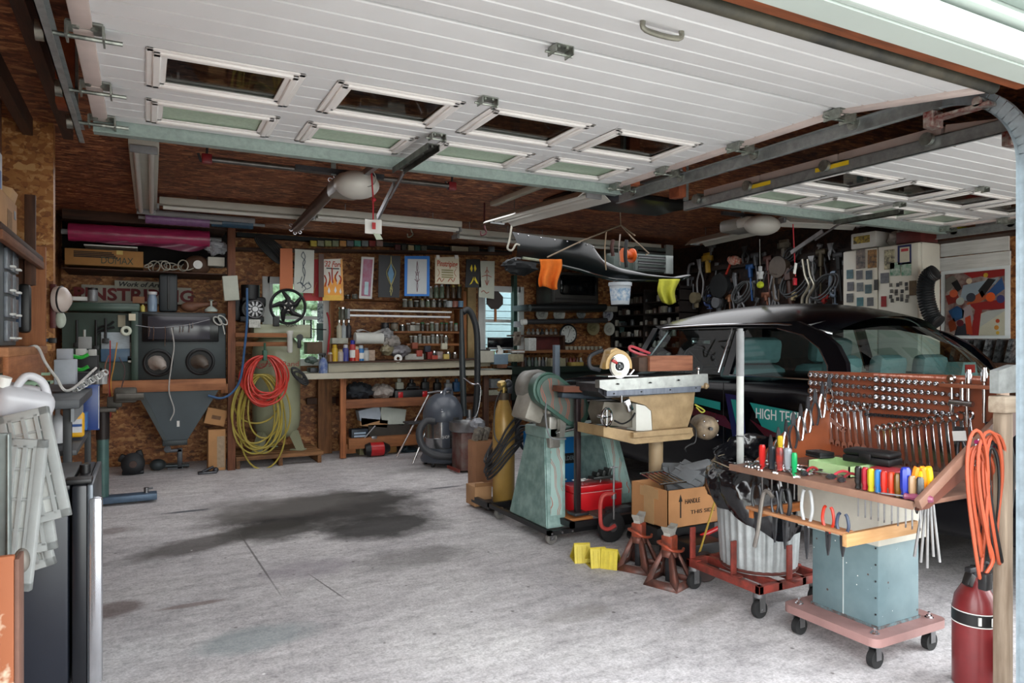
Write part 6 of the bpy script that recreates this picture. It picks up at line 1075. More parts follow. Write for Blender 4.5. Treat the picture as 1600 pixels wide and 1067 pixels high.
cans=[(516,'7d5a3a','b8b8b0',15,'small brown'),(523,'c9a21a','c9a21a',27,'yellow'),(532,'b0a49a','b8a070',20,'pinkish white'),(540,'3a3f8a','c8c8cc',27,'dark blue and white'),(551,'b02a2a','2a2f9a',34,'tall red white and blue'),(557,'c04a20','c8b8a0',24,'slim orange'),(564,'1f6fae','b8c0c4',26,'bright blue'),(572,'b8b8b4','88888c',22,'silver')]
for i,(px,h,c2,hp,nm) in enumerate(cans):
    q=at(px,565.5,Y=8.3); hh=at(px,565.5-hp,Y=8.3).z-q.z; can(px,565.5,hh,.036,8.3,mt(h,.3,v=.2),mt(c2,.4),'%s spray can in the row on the bench ledge'%nm,band=PAPER if i in (4,6) else None)
shelfbox(575,547,586,565,8.3,.08,mt('b09a88',.7,v=.3,s=30),'tan printed box at the end of the spray can row'); 
p=at(575,536,Y=8.3); t=thing('paper_towel','white paper towel roll lying above the spray cans','paper roll',tuple(p)); ob('roll_body',MB().cyl((-.16,0,.06),(.18,0,.06),.07,n=24),mt('c9cac4',.8,v=.08),t); ob('loose_sheet',MB().grid(lambda u,v:(-.14+.3*u,-.05+.1*v,.13+.02*math.sin(u*7)+.02*v),10,4),mt('d5d5d0',.8),t)
one('metal_bin_row',rectb(519,528,544,537,8.35,.2,bev=.003),mt('a8a89a',.5,v=.3),'long cream tray of small parts above the yellow spray can','tray')
bottle(535,480,500,8.45,.045,mt('6d6b5c',.2,v=.3),'clear jar of screws on top of the bottle at the shelf left','jar','glass_jar',cap=CHROME,neck=.85); 
for px,h in ((530,'b5ae98'),(537,'9da4a6'),(545,'2c2c30')): bottle(px,500,528,8.4,.03,mt(h,.4,v=.2),{'b5ae98':'cream bottle third from the shelf left end','9da4a6':'pale labelled bottle beside the cream bottle','2c2c30':'dark slim bottle right of the pale labelled one'}[h],cap=CHROME)
for i,(px,py,s,h) in enumerate(((603,522,.12,'8f8f90'),(612,533,.13,'a09a94'),(622,548,.13,'7f7c80'),(606,545,.11,'8d8468'),(632,545,.1,'6f6c6c'))): q=at(px,py+10,Y=8.32); crumple(tuple(q),(s*.8,s*.6,s*.6),mt(h,.3,v=.4,s=22,bp=.4),'parts_bag',['clear plastic parts bag hanging left of the jars','clear parts bag in the middle of the bench ledge','large clear parts bag beside the black tape roll','tan filled parts bag over the white tape','grey parts bag nearest the jar shelf'][i],'bag',i+5,12)
for i,(px,py,h,ph) in enumerate(((602,509,'1c1c20',11),(616,509,'6f6658',11))): bottle(px,py-5,py+6,8.4,.05,mt(h,.4),['black jar with red base standing over the parts bags','brown bottle standing over the parts bags'][i],'jar','glass_jar',neck=.9)
p=at(622,560,Y=8.22); t=thing('masking_tape','white tape roll lying on edge on the bench ledge','tape',tuple(p)); ob('tape_ring',MB().torus((0,0,.0),.035,.016,ax=(.2,1,.0),n=22),WHITE,t)
shelfbox(633,553,662,565,8.35,.2,mt('b5b2aa',.7,v=.25,s=20),'white open carton on the bench ledge below the jars'); 
for i,(px,py,h,nm) in enumerate(((648,540,'8f4a34','reddish carton'),(655,552,'a84a3a','red pack'),(668,545,'2a2e3a','dark blue pouch'),(679,560,'b54a38','orange red can'),(697,558,'c9b060','yellow ringed tin'),(694,541,'c8c4ae','round pale dial'))): p=at(px,py,Y=8.36); one('small_package',MB().box(-.04,-.02,-.04,.04,.03,.04,.008),mt(h,.6,v=.2),nm+' among the goods on the bench ledge','package',loc=tuple(p))
# on the bench top
t=thing('spray_bottle','blue and white spray bottle standing on the bench left end','spray bottle',tuple(at(505,583.5,Y=8.1))); ob('vessel',MB().lathe([(0,0),(.048,0),(.05,.01),(.05,.12),(.035,.16),(.014,.18),(.014,.19),(0,.19)],n=20),mt('8f9cb4',.3,v=.4,s=18,h2='2f4a8a'),t,ang=60); ob('trigger_head',MB().cyl((0,0,.185),(0,0,.215),.02,n=14).box(-.05,-.012,.205,.03,.012,.235,.006).box(-.04,-.006,.15,-.03,.006,.21,.003),BLACK,t)
one('metal_tray',rectb(485,575,497,582,8.2,.2,bev=.003),STEELD,'dark metal tray on the bench behind the spray bottle','tray')
shelfbox(480,534,504,553,8.45,.2,mt('6b5543',.7,v=.3),'dull brown carton under the left window'); crumple(tuple(at(486,568,Y=8.3)),(.07,.06,.04),mt('5a6a64',.5,v=.3),'rag','grey green rag on the bench left end','rag',2,10)
one('red_hand_saw',MB().tube(curve_pts([tuple(at(a,b,Y=8.35)) for a,b in ((511,488),(514,500),(515,520),(513,540),(512,560))],5),.012,8),mt('a5202c',.4),'red tool hanging at the left end of the jar shelves','hand tool')
one('caulking_frame',MB().tube([tuple(at(a,b,Y=8.4)) for a,b in ((475,500),(475,528),(486,528),(486,500))],.012,6,closed=True).tube([tuple(at(486,514,Y=8.4)),tuple(at(510,515,Y=8.4))],.006,5),BLACK,'black frame tool hanging before the left window','hand tool')
one('lettered_strip',rectb(496,474,505,503,8.45,.01),mt('3a4a50',.6,v=.6,s=50,h2='b5c0c4'),'narrow dark lettered strip right of the left window','sign')
one('green_strip',rectb(495,505,505,532,8.46,.01),mt('2f4a44',.6),'dark green strip below the lettered strip','board')
# under the bench
crumple(tuple(at(560,624,Y=8.25)),(.16,.14,.10),mt('20262e',.7,v=.5,s=18),'cloth_heap','heap of dark blue rags on the shelf under the bench','rags',4)
crumple(tuple(at(596,623,Y=8.25)),(.13,.12,.09),mt('a89f98',.7,v=.3,s=24,bp=.5),'plastic_bag','crumpled white plastic bag under the bench','bag',7)
t=thing('tool_bag','black tool case with red latches on the shelf under the bench','case',tuple(at(642,624,Y=8.2))); ob('case_shell',MB().box(-.22,-.05,0,.22,.2,.12,.015),BLACK,t)
for x in (-.15,.16): ob('red_latch',MB().box(x-.03,-.06,.02,x+.03,-.045,.10,.005),RED,t)
ob('black_handle',MB().tube([(-.06,0,.12),(-.05,0,.15),(.1,0,.15),(.11,0,.12)],.012,6),BLACK,t)
for i,(px,py,h,nm) in enumerate(((624,607,'d0cfc0','white bottle'),(643,608,'1c1e22','black cordless tool'),(664,606,'2a2c30','dark grey drill'),(683,607,'1a1a1d','black charger'),(700,608,'a8acb0','silver canister'),(713,606,'2a5f90','blue bottle'))): p=at(px,py+6,Y=8.4); one('stored_tool',MB().box(-.05,-.04,0,.05,.04,.13,.02).cyl((0,0,.12),(.0,0,.17),.025,n=10),mt(h,.45,v=.25),nm+' standing on the shelf under the bench','tool',loc=tuple(p))
for i,(a,b,h,r,lab) in enumerate((((577,649),(.13,.09),'a7b2bd',-12,'tilted pale blue-white carton on the lower middle of the bench'),((612,650),(.16,.10),'b5bdb4',8,'large white carton leaning under the bench'),((583,660),(.17,.05),'a88058',8,'flat brown carton under the pale blue-white carton'))): p=at(*a,Y=8.25); one('carton',MB().box(-b[0],-.05,-b[1],b[0],.1,b[1],.005,rot=(0,R(r),0)),mt(h,.7,v=.1),lab,'box',loc=tuple(p))
one('dark_sheet_stack',slab([(575,664),(640,662),(643,682),(578,684)],8.2,.3),mt('37322c',.7,v=.3),'stack of dark flat sheets on the lowest bench shelf','sheet stack')
t=thing('labelled_case','dark blue case with white lettering on the lowest bench shelf left','case',tuple(at(561,686,Y=8.2))); ob('case_shell',MB().box(-.1,-.04,0,.1,.1,.12,.006),mt('1c2733',.5),t); text('BLACK\nDECK',.03,mt('9fb3c8',.5),t,(0,-.042,.06),FY,w=.14) if 0 else ob('label_print',MB().box(-.07,-.042,.03,.07,-.04,.05).box(-.07,-.042,.065,.07,-.04,.085),mt('9fb3c8',.5),t)
one('hammer',MB().cyl((-.06,0,.01),(.08,0,.16),.01,n=8).box(.03,-.02,.0,.10,.02,.04,.006),STEEL,'claw hammer leaning on the dark blue case','hammer',loc=tuple(at(576,687,Y=8.12)))
t=thing('red_canister','small red and black shop canister lying under the bench','canister',tuple(at(588,712,Y=8.1))); ob('red_band',MB().cyl((-.08,0,.08),(.08,0,.08),.08,n=24),RED,t); ob('black_ends',MB().cyl((-.14,0,.08),(-.08,0,.08),.06,.085,n=24).cyl((.08,0,.08),(.16,0,.08),.085,.04,n=24),BLACK,t)
shelfbox(603,696,620,711,8.3,.2,wood('b08048','7d5528','x'),'light wooden box under the bench beside the red canister'); shelfbox(562,696,574,711,8.3,.2,mt('a8a07a',.7,v=.2),'pale green box under the bench left end'); crumple(tuple(at(638,710,Y=8.3)),(.12,.1,.05),mt('3f5560',.5,v=.5,s=30),'net_bag','blue green net bag under the bench by the stool','bag',9,12)
# step stool
t=thing('step_stool','chrome folding step stool standing beside the shop vacuum','stool',(2.95,7.85,0)); 
for a,b in ((((672,612),7.7),((620,714),7.75)),(((690,612),7.3),((645,724),7.35))): ob('leg',MB().tube([tuple(at(*a[0],Y=a[1])-Vector((2.95,7.85,0))),tuple(at(*b[0],Y=b[1])-Vector((2.95,7.85,0)))],.012,8),CHROME,t)
ob('top_rail',MB().tube([tuple(at(*q,Y=7.6)-Vector((2.95,7.85,0))) for q in ((668,614),(684,611),(700,612))],.012,8),CHROME,t); ob('step_plate',MB().box(-.30,-.3,.42,-.02,-.08,.44,.006),mt('3a3a3c',.6),t)
# ---------------------------------------------------------------- shop vacuum
c=at(692,727,Z=0); vc=thing('shop_vacuum','grey and stainless shop vacuum with bulging lid and black hose','vacuum',(c.x+.02,c.y+.05,0)); G1=mt('4a505a',.35,v=.15,s=6,coat=.2)
ob('tank',MB().lathe([(0,.1),(.19,.1),(.2,.12),(.2,.30),(.205,.31),(.2,.32),(.2,.52),(0,.52)],n=36),mt('9d9ea0',.2,.85,v=.3),vc); ob('base',MB().lathe([(0,.05),(.24,.05),(.25,.08),(.22,.14),(.2,.16),(0,.16)],n=32,sc=(1,1)),G1,vc); ob('lower_band',MB().lathe([(.203,.14),(.206,.14),(.206,.2),(.203,.2)],n=36),G1,vc)
l=ob('lid',MB().lathe([(.215,.49),(.22,.52),(.22,.58),(.20,.66),(.15,.74),(.08,.785),(0,.79)],n=32),G1,vc,ang=60); ob('side_panel',MB().lathe([(.207,.20),(.21,.20),(.21,.5),(.207,.5)],n=10,a0=0,a1=2*PI,sc=(1,1)) if 0 else MB().box(-.09,-.215,.21,-.0,-.19,.49,.01),G1,vc)
for k in range(4): ob('lid_vent',MB().box(-.10+.012*k,-.20+.01*k,.60+.022*k,-.04+.012*k,-.16+.01*k,.61+.022*k,.003),CHROME,l)
ob('carry_handle',MB().tube(curve_pts([(-.02,-.08,.76),(.0,-.07,.83),(.08,-.03,.83),(.1,-.02,.77)],5),.02,8),G1,l); ob('latch',MB().box(.03,-.225,.46,.1,-.205,.54,.008),BLACK,vc)
text('SHOP',.035,PAPER,vc,(-.055,-.217,.33),FY,w=.08)
ob('hose',MB().tube([Vector(q)+Vector((0,0,0)) for q in curve_pts([(-.15,-.14,.5),(-.25,-.12,.50),(-.32,-.12,.38),(-.28,-.16,.22),(-.14,-.22,.14),(.08,-.26,.12),(.2,-.2,.14)],10)],.038,12,rs=[.038+.003*(i%2) for i in range(61)]),mt('3a3c40',.5,v=.2),vc)
for a in (35,145,215,325): ob('caster',MB().cyl((.2*math.cos(R(a))-.012,.2*math.sin(R(a)),.03),(.2*math.cos(R(a))+.012,.2*math.sin(R(a)),.03),.03,n=16).box(.2*math.cos(R(a))-.015,.2*math.sin(R(a))-.02,.03,.2*math.cos(R(a))+.015,.2*math.sin(R(a))+.02,.08),BLACK,vc)
t=thing('vacuum_wands','pair of tall black vacuum wands standing upright right of the vacuum','vacuum wand',tuple(at(733,640,Y=7.2))); O=Vector(t.location)
ob('straight_wand',MB().tube([tuple(at(721,483,Y=7.2)-O),tuple(at(722,560,Y=7.2)-O),tuple(at(725,650,Y=7.2)-O)],.034,14,rs=[.02,.035,.035]),mt('2c3234',.4,v=.2),t); ob('curved_hose',MB().tube([q-O for q in curve_pts([tuple(at(a,b,Y=7.25)) for a,b in ((723,488),(731,484),(739,495),(745,520),(746,570),(745,620),(742,652))],6)],.036,12),mt('24272a',.5,v=.2),t)
ob('rack_wire',MB().tube([q-O for q in curve_pts([tuple(at(a,b,Y=7.15)) for a,b in ((724,590),(738,600),(750,602),(749,630),(742,652),(728,655))],5)],.009,6),CHROME,t); ob('rack_base',MB().cyl((0,0,-.12),(0,0,.0),.03,n=12),STEEL,t)
t=thing('parts_washer','dented grey metal drum with wide pan on top, behind the carton','drum',(at(733,735,Y=6.7).x,6.75,.02)); ob('drum_body',MB().box(-.12,-.12,0,.12,.14,.40,.02),mt('7d726c',.5,.4,v=.4,s=7,h2='6b3a34'),t); ob('pan',MB().lathe([(0,.40),(.16,.40),(.175,.42),(.175,.50),(.165,.50),(.16,.43),(0,.43)],n=30,sc=(1.1,1)),STEEL,t); ob('side_rail',MB().box(-.17,-.16,0,-.15,.14,.03),RUSTRED,t)
for i,(px,py,sx,sz,h,lab) in enumerate(((751,740,.09,.30,'9c7050','tall brown carton standing behind the yellow gas cylinder'),(748,775,.075,.16,'a8805a','small open carton on the floor left of the yellow gas cylinder'))):
    Y=5.9 if i==0 else 5.25; q=at(px,py,Y=Y); t=thing('carton',lab,'box',(q.x,Y,0.02)); ob('carton_body',MB().box(-sx,-.09,0,sx,.09,sz+ (.12 if i==0 else 0),.003),mt(h,.85,v=.15),t); ob('carton_flap',MB().box(-sx,-.1,sz,sx,-.09,sz+.03,.002) if i else MB().box(-sx,-.08,sz+.12,sx,.08,sz+.125),CARDD,t)
for i in range(4): q=at(744+i*5,690-i%2*3,Y=5.9); one('wrench_roll',MB().box(-.018,-.05,0,.018,.05,.12,.012,rot=(0,R(18),0)),mt('4a4540',.5,v=.5,s=30,h2='8a8478'),'grey striped tool grip leaning on the tall brown carton','tool','tool grips on the tall brown carton',loc=tuple(q))
crumple(tuple(at(745,672,Y=6.5)),(.08,.08,.06),mt('8f9298',.4,v=.3),'plastic_bag','crumpled pale plastic bag behind the gas cylinder','bag',11,10)
# ---------------------------------------------------------------- boards hanging before the back wall
def board(name,lab,pix,Y,h,cat='sign',edge=None):
    q=[V_(a,b,Y) for a,b in pix]; cx=sum(a for a,_ in q)/4; cz=min(b for _,b in q); t=thing(name,lab,cat,(cx,Y,cz)); ob('panel',MB().prism([(a-cx,b-cz) for a,b in q],0,.012,'xz'),h if not isinstance(h,str) else mt(h,.5,v=.06),t); return t
def onb(t,pix,mat,name,off=.002):
    O=t.location; Y=O.y-off; return ob(name,MB().prism([(x-O.x,z-O.z) for x,z in (V_(a,b,Y) for a,b in pix)],-off-.0015,-off,'xz'),mat,t)
def strokes(t,lines,mat,name,r=.004,off=.006):
    O=t.location
    for l in lines: ob(name,MB().tube([q-O for q in curve_pts([tuple(at(a,b,Y=O.y-off)) for a,b in l],4)],r,5),mat,t)
BY=8.05
board('orange_board','plain orange painted board hanging left of the pinstriped ones',[(438,388),(457,388),(458,455),(437,454)],BY,'b5612f','board')
t=board('striped_panel','red hanging panel partly behind the white scroll board',[(474,405),(504,405),(505,470),(474,470)],BY+.08,'a81a20'); strokes(t,[((486,448),(489,462),(492,449)),((483,440),(489,455),(495,441))],mt('c07a30',.5),'gold_scroll',.003)
t=board('scroll_board','white board with grey leaf scroll hanging next to the orange board',[(461,389),(491,391),(490,458),(459,457)],BY,'b9bdb4'); strokes(t,[((474,393),(477,402),(473,412),(477,425),(474,440),(472,450)),((474,393),(471,400),(477,408),(473,420),(476,432)),((464,443),(470,441),(475,446),(480,442),(486,446)),((472,432),(470,442),(478,450),(473,456)),((482,440),(486,448),(479,452))],mt('4a5560',.5),'scroll_stroke',.0042)
board('brown_plank','dark brown plank hanging between red panel and flame sign',[(498,397),(506,397),(506,464),(498,464)],BY-.03,'4a2f24','board')
t=board('flame_sign','white hanging sign with orange flames and red script at its top',[(506,405),(534,404),(537,469),(504,469)],BY,'c9c4ba'); 
onb(t,[(504,453),(508,440),(512,450),(515,432),(519,446),(523,428),(527,446),(531,436),(537,454),(537,469),(504,469)],mt('e0952a',.5,v=.1),'flame_base'); onb(t,[(504,461),(537,461),(537,469.5),(504,469.5)],mt('e3b03a',.5),'yellow_base',.003); onb(t,[(532,405),(535,405),(537,469),(534,469)],mt('d99a4a',.5),'orange_edge',.004)
for px,py,w_,h_ in ((514,455,2.2,7),(524,454,2.0,7),(532,456,1.6,6)): onb(t,[(px,py-h_),(px+w_,py),(px,py+h_*.6),(px-w_,py)],PAPER,'teardrop',.006)
strokes(t,[((520,442),(519,430),(519,418)),((513,446),(516,436),(514,425)),((526,440),(524,432),(528,424)),((508,448),(510,438),(507,430)),((531,444),(533,436),(530,430))],mt('b03a28',.5),'flame_tip',.007)
text("'32 Ford",.065,mt('a83a20',.5),t,tuple(at(520,413,Y=BY-.004)-t.location),FY,w=.21,shear=.3,bold=.002); ob('subtitle_line',MB().box(*tuple(at(510,420,Y=BY-.004)-t.location),*tuple(at(530,419,Y=BY-.002)-t.location)),BLACK,t)
t=board('marbled_panel','narrow white framed panel with mottled pink swirls',[(565,401),(585,402),(581,467),(561,466)],BY,'b9b7b4'); onb(t,[(568,404.5),(582.5,405.5),(578.5,463),(564.5,462)],mt('8f6a80',.5,v=.5,s=10,h2='8a3a52'),'pink_field'); onb(t,[(570,440),(576,440.5),(575,461),(569,460)],mt('a9c4cc',.5),'pale_plaque',.004)
t=board('leaf_panel','black hanging panel with blue and gold leaf pinstripe',[(592,398),(626,400),(624,465),(591,464)],BY,'0c0f16'); onb(t,[(611,412),(615.5,428),(613,440),(611,444),(608,438),(606,427)],mt('4a7a9a',.4),'blue_leaf'); strokes(t,[((611,400),(612,412),(618,425),(614,440),(610,450),(611,462)),((611,400),(610,412),(604,425),(608,440),(613,450),(611,462)),((607,432),(611,446),(609,456)),((616,434),(611,446),(613,456))],mt('a8a060',.5),'gold_line',.0035)
t=board('blue_framed_board','white board with blue frame and thin maroon pinstripe',[(632.5,400),(671.5,400),(671,462.5),(632,462.5)],BY,'1f6fc0'); onb(t,[(637,404.5),(667,405),(666.5,459.5),(636,459)],mt('b3b8b9',.5,v=.05),'white_field'); strokes(t,[((652,408),(653,420),(650,432),(653,445),(652,456)),((652,408),(651,420),(654,432),(651,445),(652,456)),((649,424),(652,430),(655,424)),((648,436),(652,440),(656,436))],mt('6a3a4a',.5),'maroon_stripe',.0035)
t=board('pinstriping_board','cream hanging board lettered Pinstriping in orange red',[(680,402),(717,401),(718,444),(680,443)],BY,'cbc3ab'); text('Pinstriping',.07,mt('b5482a',.5),t,tuple(at(699,412.5,Y=BY-.004)-t.location),FY,w=.27,bold=.002)
for i,yy in enumerate((422,425.5,429.5,433)): ob('text_line',MB().box(*tuple(at(690,yy+.6,Y=BY-.004)-t.location),*tuple(at(708,yy-.3,Y=BY-.002)-t.location)),mt('8f8a5a',.6),t)
strokes(t,[((683,440),(687,434),(690,440),(694,435)),((700,440),(704,435),(708,440),(711,434))],mt('b5482a',.5),'red_scroll',.004); strokes(t,[((684,420),(687,426),(684,432)),((713,420),(710,426),(713,432))],mt('c98a6a',.5),'side_scroll',.0035)
for a in (684,713): ob('clip',MB().box(*tuple(at(a-2,404,Y=BY-.01)-t.location),*tuple(at(a+2,399,Y=BY+.01)-t.location)),PAPER,t)
t=board('yellow_flame_panel','black hanging panel with four yellow curved shapes',[(729,405),(750,405),(752,449),(727,449)],BY,'0a0a0c'); YF=mt('d9c21f',.5)
for q in ([(737,413),(738.5,420),(737,425),(734.5,420)],[(742,413),(744.5,420),(742,425),(740.8,419)],[(740,432),(740,437),(737,443),(733.5,445),(737,439)],[(742,432),(748,444),(744,442),(741,437)]): onb(t,q,YF,'yellow_shape')
t=board('cross_scroll_board','white board with small red cross scroll over the right window',[(751,407.5),(773,408),(772,467),(748,464)],BY,'aeb2a4'); strokes(t,[((761,417),(761,430),(761,446)),((753,432),(761,430),(768,433)),((758,426),(761,422),(764,426)),((758,438),(761,445),(764,438)),((752,456),(756,454),(760,458),(764,456))],mt('a8503a',.5),'red_scroll',.004)
t=thing('octagon_paddle','dark brown octagonal paddle on a stick hung at the right window','paddle',tuple(at(774,500,Y=8.12))); c=at(773,469,Y=8.12)-t.location; rr=.125; ob('octagon_head',MB().prism([(c.x+rr*math.cos(R(22.5+45*k)),c.z+rr*math.sin(R(22.5+45*k))) for k in range(8)],-.01,.01,'xz'),mt('2f2420',.6,v=.3),t); ob('stick',MB().box(-.015,-.008,-.02,.015,.008,c.z-.1),WDZ,t)
# row of small colour sample blocks and dark top rail
st('trim_6',rectb(370,369,800,392,8.62,.1),mt('182024',.7,v=.3)); cols='c9b84a 8a8d78 9aa06a 7f8a6c c08a4a 6a6a74 4f9a8a 7a8888 8a2f2a 9a8078'.split()
for i,h in enumerate(cols): shelfbox(485+11.5*i,375.5,495+11.5*i,385,8.5,.06,mt(h,.6,v=.2,s=40),['yellow','grey','light green','sage','orange','slate','turquoise','grey green','dark red','pinkish'][i]+' small parts box in the row high on the back wall',name='parts_box')
for i,(a,b,h,nm) in enumerate(((618,626,'5a2a2c','maroon'),(628,635,'3a3a34','dark olive'),(638,647,'b8a880','cream'),(649,657,'2a6058','dark green'),(659,667,'5c6058','mottled grey'),(706,732,'a8a088','wide cream'),(733,749,'5a564c','wide dull brown'),(765,773,'7a828a','blue grey'))): shelfbox(a,382+i*.4,b,390.5+i*.7,8.5,.06,mt(h,.6,v=.2,s=40),nm+' small box on the high ledge above the hanging boards',name='parts_box')
st('trim_7',slab([(368,386),(800,394),(800,397),(368,390)],8.45,.2),WDK)
# ---------------------------------------------------------------- desk corner right of the bench
O=(5.3,8.3,0); dk=thing('corner_desk','dark green topped counter in the back right corner','counter',O)
ob('counter_top',slab([(800,585),(960,578),(960,571),(800,574)],8.1,.6,O),mt('18261f',.4,v=.3),dk); ob('counter_front',slab([(800,585),(960,578),(960,625),(800,625)],8.15,.03,O),mt('12201b',.5,v=.3),dk); ob('counter_leg',rectb(803,620,812,700,8.2,.06,O),BLACK,dk)
w2=thing('wooden_shelf','brown wall shelves under the plates, right of the window','shelf',(5.3,8.55,1.1)); O=(5.3,8.55,1.1)
ob('shelf_board',rectb(790,547,925,551,8.4,.3,O,.002),WD,w2); ob('shelf_board',rectb(803,523,882,526,8.5,.22,O,.002),WDK,w2); ob('shelf_back',rectb(838,526,882,546,8.6,.02,O),MAROON,w2); ob('shelf_end',rectb(880,524,883,547,8.5,.22,O),WDK,w2)
st('trim_8',rectb(803,430,808,600,8.66,.09),mt('24443a',.5,v=.2))
t=thing('computer_monitor','black flat screen standing before the right back window','monitor',tuple(at(783,548,Y=8.3))); O=Vector(t.location); ob('screen',rectb(763,527,802,543,8.3,.03,O,.004),mt('0c0d10',.15,v=.1),t); ob('silver_base',rectb(764,543,803,546,8.27,.1,O,.003),STEEL,t)
t=thing('tissue_box','blue grey tissue box with a white tissue pulled up','tissue box',tuple(at(780,569,Y=8.12))); ob('box_body',MB().box(-.1,-.06,0,.1,.06,.13,.004),mt('6f8494',.6,v=.15),t); ob('tissue',MB().grid(lambda u,v:((u-.5)*.1*(1-v*.7)+.02*math.sin(v*4),(.02*math.sin(u*6)),.13+.11*v),8,5),PAPER,t)
t=thing('file_box','cream box with green side on the bench right end','box',tuple(at(757,566,Y=8.15))); ob('box_body',MB().box(-.1,-.08,0,.1,.1,.15,.003),mt('b5b2a4',.6,v=.15),t); ob('green_side',MB().box(.1,-.078,.0,.112,.1,.15),mt('6f9a4a',.5),t); ob('black_top',MB().box(-.08,-.05,.15,.06,.05,.165,.003),BLACK,t)
for i,(a,b,c_,d,h,lab) in enumerate(((776,563,793,575,'9a6a50','brown and red small carton under the tissue box'),(794,553,818,565,'a8a084','cream box leaning right of the tissue box'),(826,528,838,548,'c4c6c2','white narrow box standing on the brown shelf'),(800,548,820,551,'d0d0cc','white papers on the brown shelf left end'),(861,560,884,573,'9a957a','cream drawer block on the counter back'),(893,566,912,572,'b09a50','yellowish tray on the counter'),(767,592,783,606,'8a8f92','light grey machine box under the counter left'),(751,610,785,617,'a9ab98','pale folded boxes under the counter'))): shelfbox(a,b,c_,d,8.25,.12,mt(h,.6,v=.25,s=30),lab)
rr=random.Random(21)
for i in range(18):
    px=816+i*5.4; h=rr.choice('8f8d80 5a3a2a a8a49a 3a3c40 7a2a24 4a5a50 b8b4a8'.split()); q=at(px,573,Y=8.35+.08*(i%2)); one('shop_bottle',MB().lathe([(0,0),(.03,0),(.032,.07),(.015,.1),(.015,.13),(0,.13)],n=10),mt(h,.35,v=.3),'small bottle or tin in the crowd on the dark counter','bottle','small bottles on the dark counter',loc=tuple(q))
for i in range(9): q=at(886+i*6.5,546.5,Y=8.42); one('white_cup',MB().lathe([(0,0),(.022,0),(.03,.05),(.026,.05),(.02,.01),(0,.01)],n=12),mt('a8a494',.5),'small pale cup in the row on the brown shelf','cup','small cups on the brown shelf',loc=tuple(q))
for i in range(7): q=at(826+i*7,522.5,Y=8.52); one('ornament',MB().lathe([(0,0),(.025,0),(.03,.03),(.012,.05),(.02,.07),(0,.09)],n=10),mt(rr.choice(['8f8d88','b8b6b0','4a4a4c']),.3,.4),'small metal ornament on the top brown shelf','ornament','small ornaments on the top brown shelf',loc=tuple(q))
# TV, shelf, plates, clock
t=thing('television','old dark tube television on a high black shelf','television',tuple(at(898,478,Y=8.2))); O=Vector(t.location)
ob('cabinet',rectb(862,426,936,477,8.15,.45,O,.03),mt('2c2a28',.5,v=.2),t); fr_=ob('bezel',rectb(865,424,933,474,8.12,.04,O,.012),mt('3a3835',.4,v=.2),t); ob('screen',rectb(876,429,931,462,8.105,.02,O,.03),mt('0a0d0f',.08,v=.1),fr_)
ob('control_strip',rectb(868,465,930,470,8.112,.01,O),mt('232120',.5),fr_)
t=thing('tv_shelf','thick black shelf carrying the television','shelf',tuple(at(886,480,Y=8.3))); O=Vector(t.location); ob('shelf_slab',rectb(828,475,946,487,8.1,.5,O,.01),mt('15191a',.4,v=.3),t); ob('rounded_front',MB().tube([at(828,481,Y=8.1)-O,at(946,480,Y=8.1)-O],.045,12),mt('15191a',.4,v=.3),t)
t=thing('fluorescent_shelf_light','long grey tube fixture mounted under the row of plates','light fixture',tuple(at(884,503,Y=8.35))); O=Vector(t.location); ob('tube_housing',MB().cyl(tuple(at(822,503,Y=8.35)-O),tuple(at(948,500.5,Y=8.35)-O),.035,n=14),mt('3d3c3e',.4,.2),t); ob('white_end',MB().cyl(tuple(at(815,503.5,Y=8.35)-O),tuple(at(822,503,Y=8.35)-O),.04,n=14),PAPER,t)
for i,(px,py,r,h,h2,lab) in enumerate(((846,490,.10,'b9b9b4','7c7c7a','white clock face leftmost of the plates under the television'),(873,491,.10,'c2c2be','8a8a88','white plate second from left under the television'),(907,490,.08,'8f9294','4c5054','grey dial third from left under the television'),(949,492,.095,'a9aab2','3c3a5a','round plate with dark blue picture, rightmost under the television'),(926,512,.115,'8f8460','6d6446','dull gold round plate beside the white wall disc'),(951,514,.10,'b9b8ae','8a8a84','white round disc right of the gold plate'))):
    p=at(px,py,Y=8.62); t=thing('wall_plate',lab,'plate',tuple(p)); ob('dish',MB().lathe([(0,0),(r*.7,0),(r,.015),(r*.97,.02),(r*.7,.008),(0,.008)],(0,0,0),(0,-1,0),28),mt(h,.5,v=.1),t); ob('centre_print',MB().cyl((0,-.009,0),(0,-.012,0),r*.55,n=20) if i!=3 else MB().box(-.05,-.012,-.04,.05,-.009,.05),mt(h2,.5,v=.5,s=40,h2=h),t)
p=at(888,522,Y=8.58); t=thing('wall_clock','round wall clock with black rim and white face','clock',tuple(p)); ob('rim',MB().torus((0,0,0),.135,.014,ax=(0,1,0),n=36),BLACK,t); f=ob('face',MB().cyl((0,.0,0),(0,-.005,0),.13,n=36),mt('cfd2cf',.4,v=.04),t)
for k in range(12): a=R(30*k); ob('hour_mark',MB().box(-.004,-.008,-.012,.004,-.006,.012),BLACK,f,loc=(.10*math.sin(a),0,.10*math.cos(a)),rot=(0,a,0))
for a,l in ((R(20),.08),(R(200),.05)): ob('clock_hand',MB().box(-.003,-.011,0,.003,-.009,l),BLACK,t,rot=(0,a,0))
board('teal_tag','small grey green cut-out tag on the wall beside the white disc',[(967,502),(977,502),(975,520),(969,520)],8.6,'5f7a78','tag')
shelfbox(945,478,965,487,8.3,.1,mt('8f8a80',.6,v=.3,s=40),'small pale label box at the right end of the television shelf')
one('wall_telephone',rectb(806,502,816,511,8.45,.08,bev=.01),mt('b9bcc4',.4),'small pale device on the wall left of the grey tube','device')
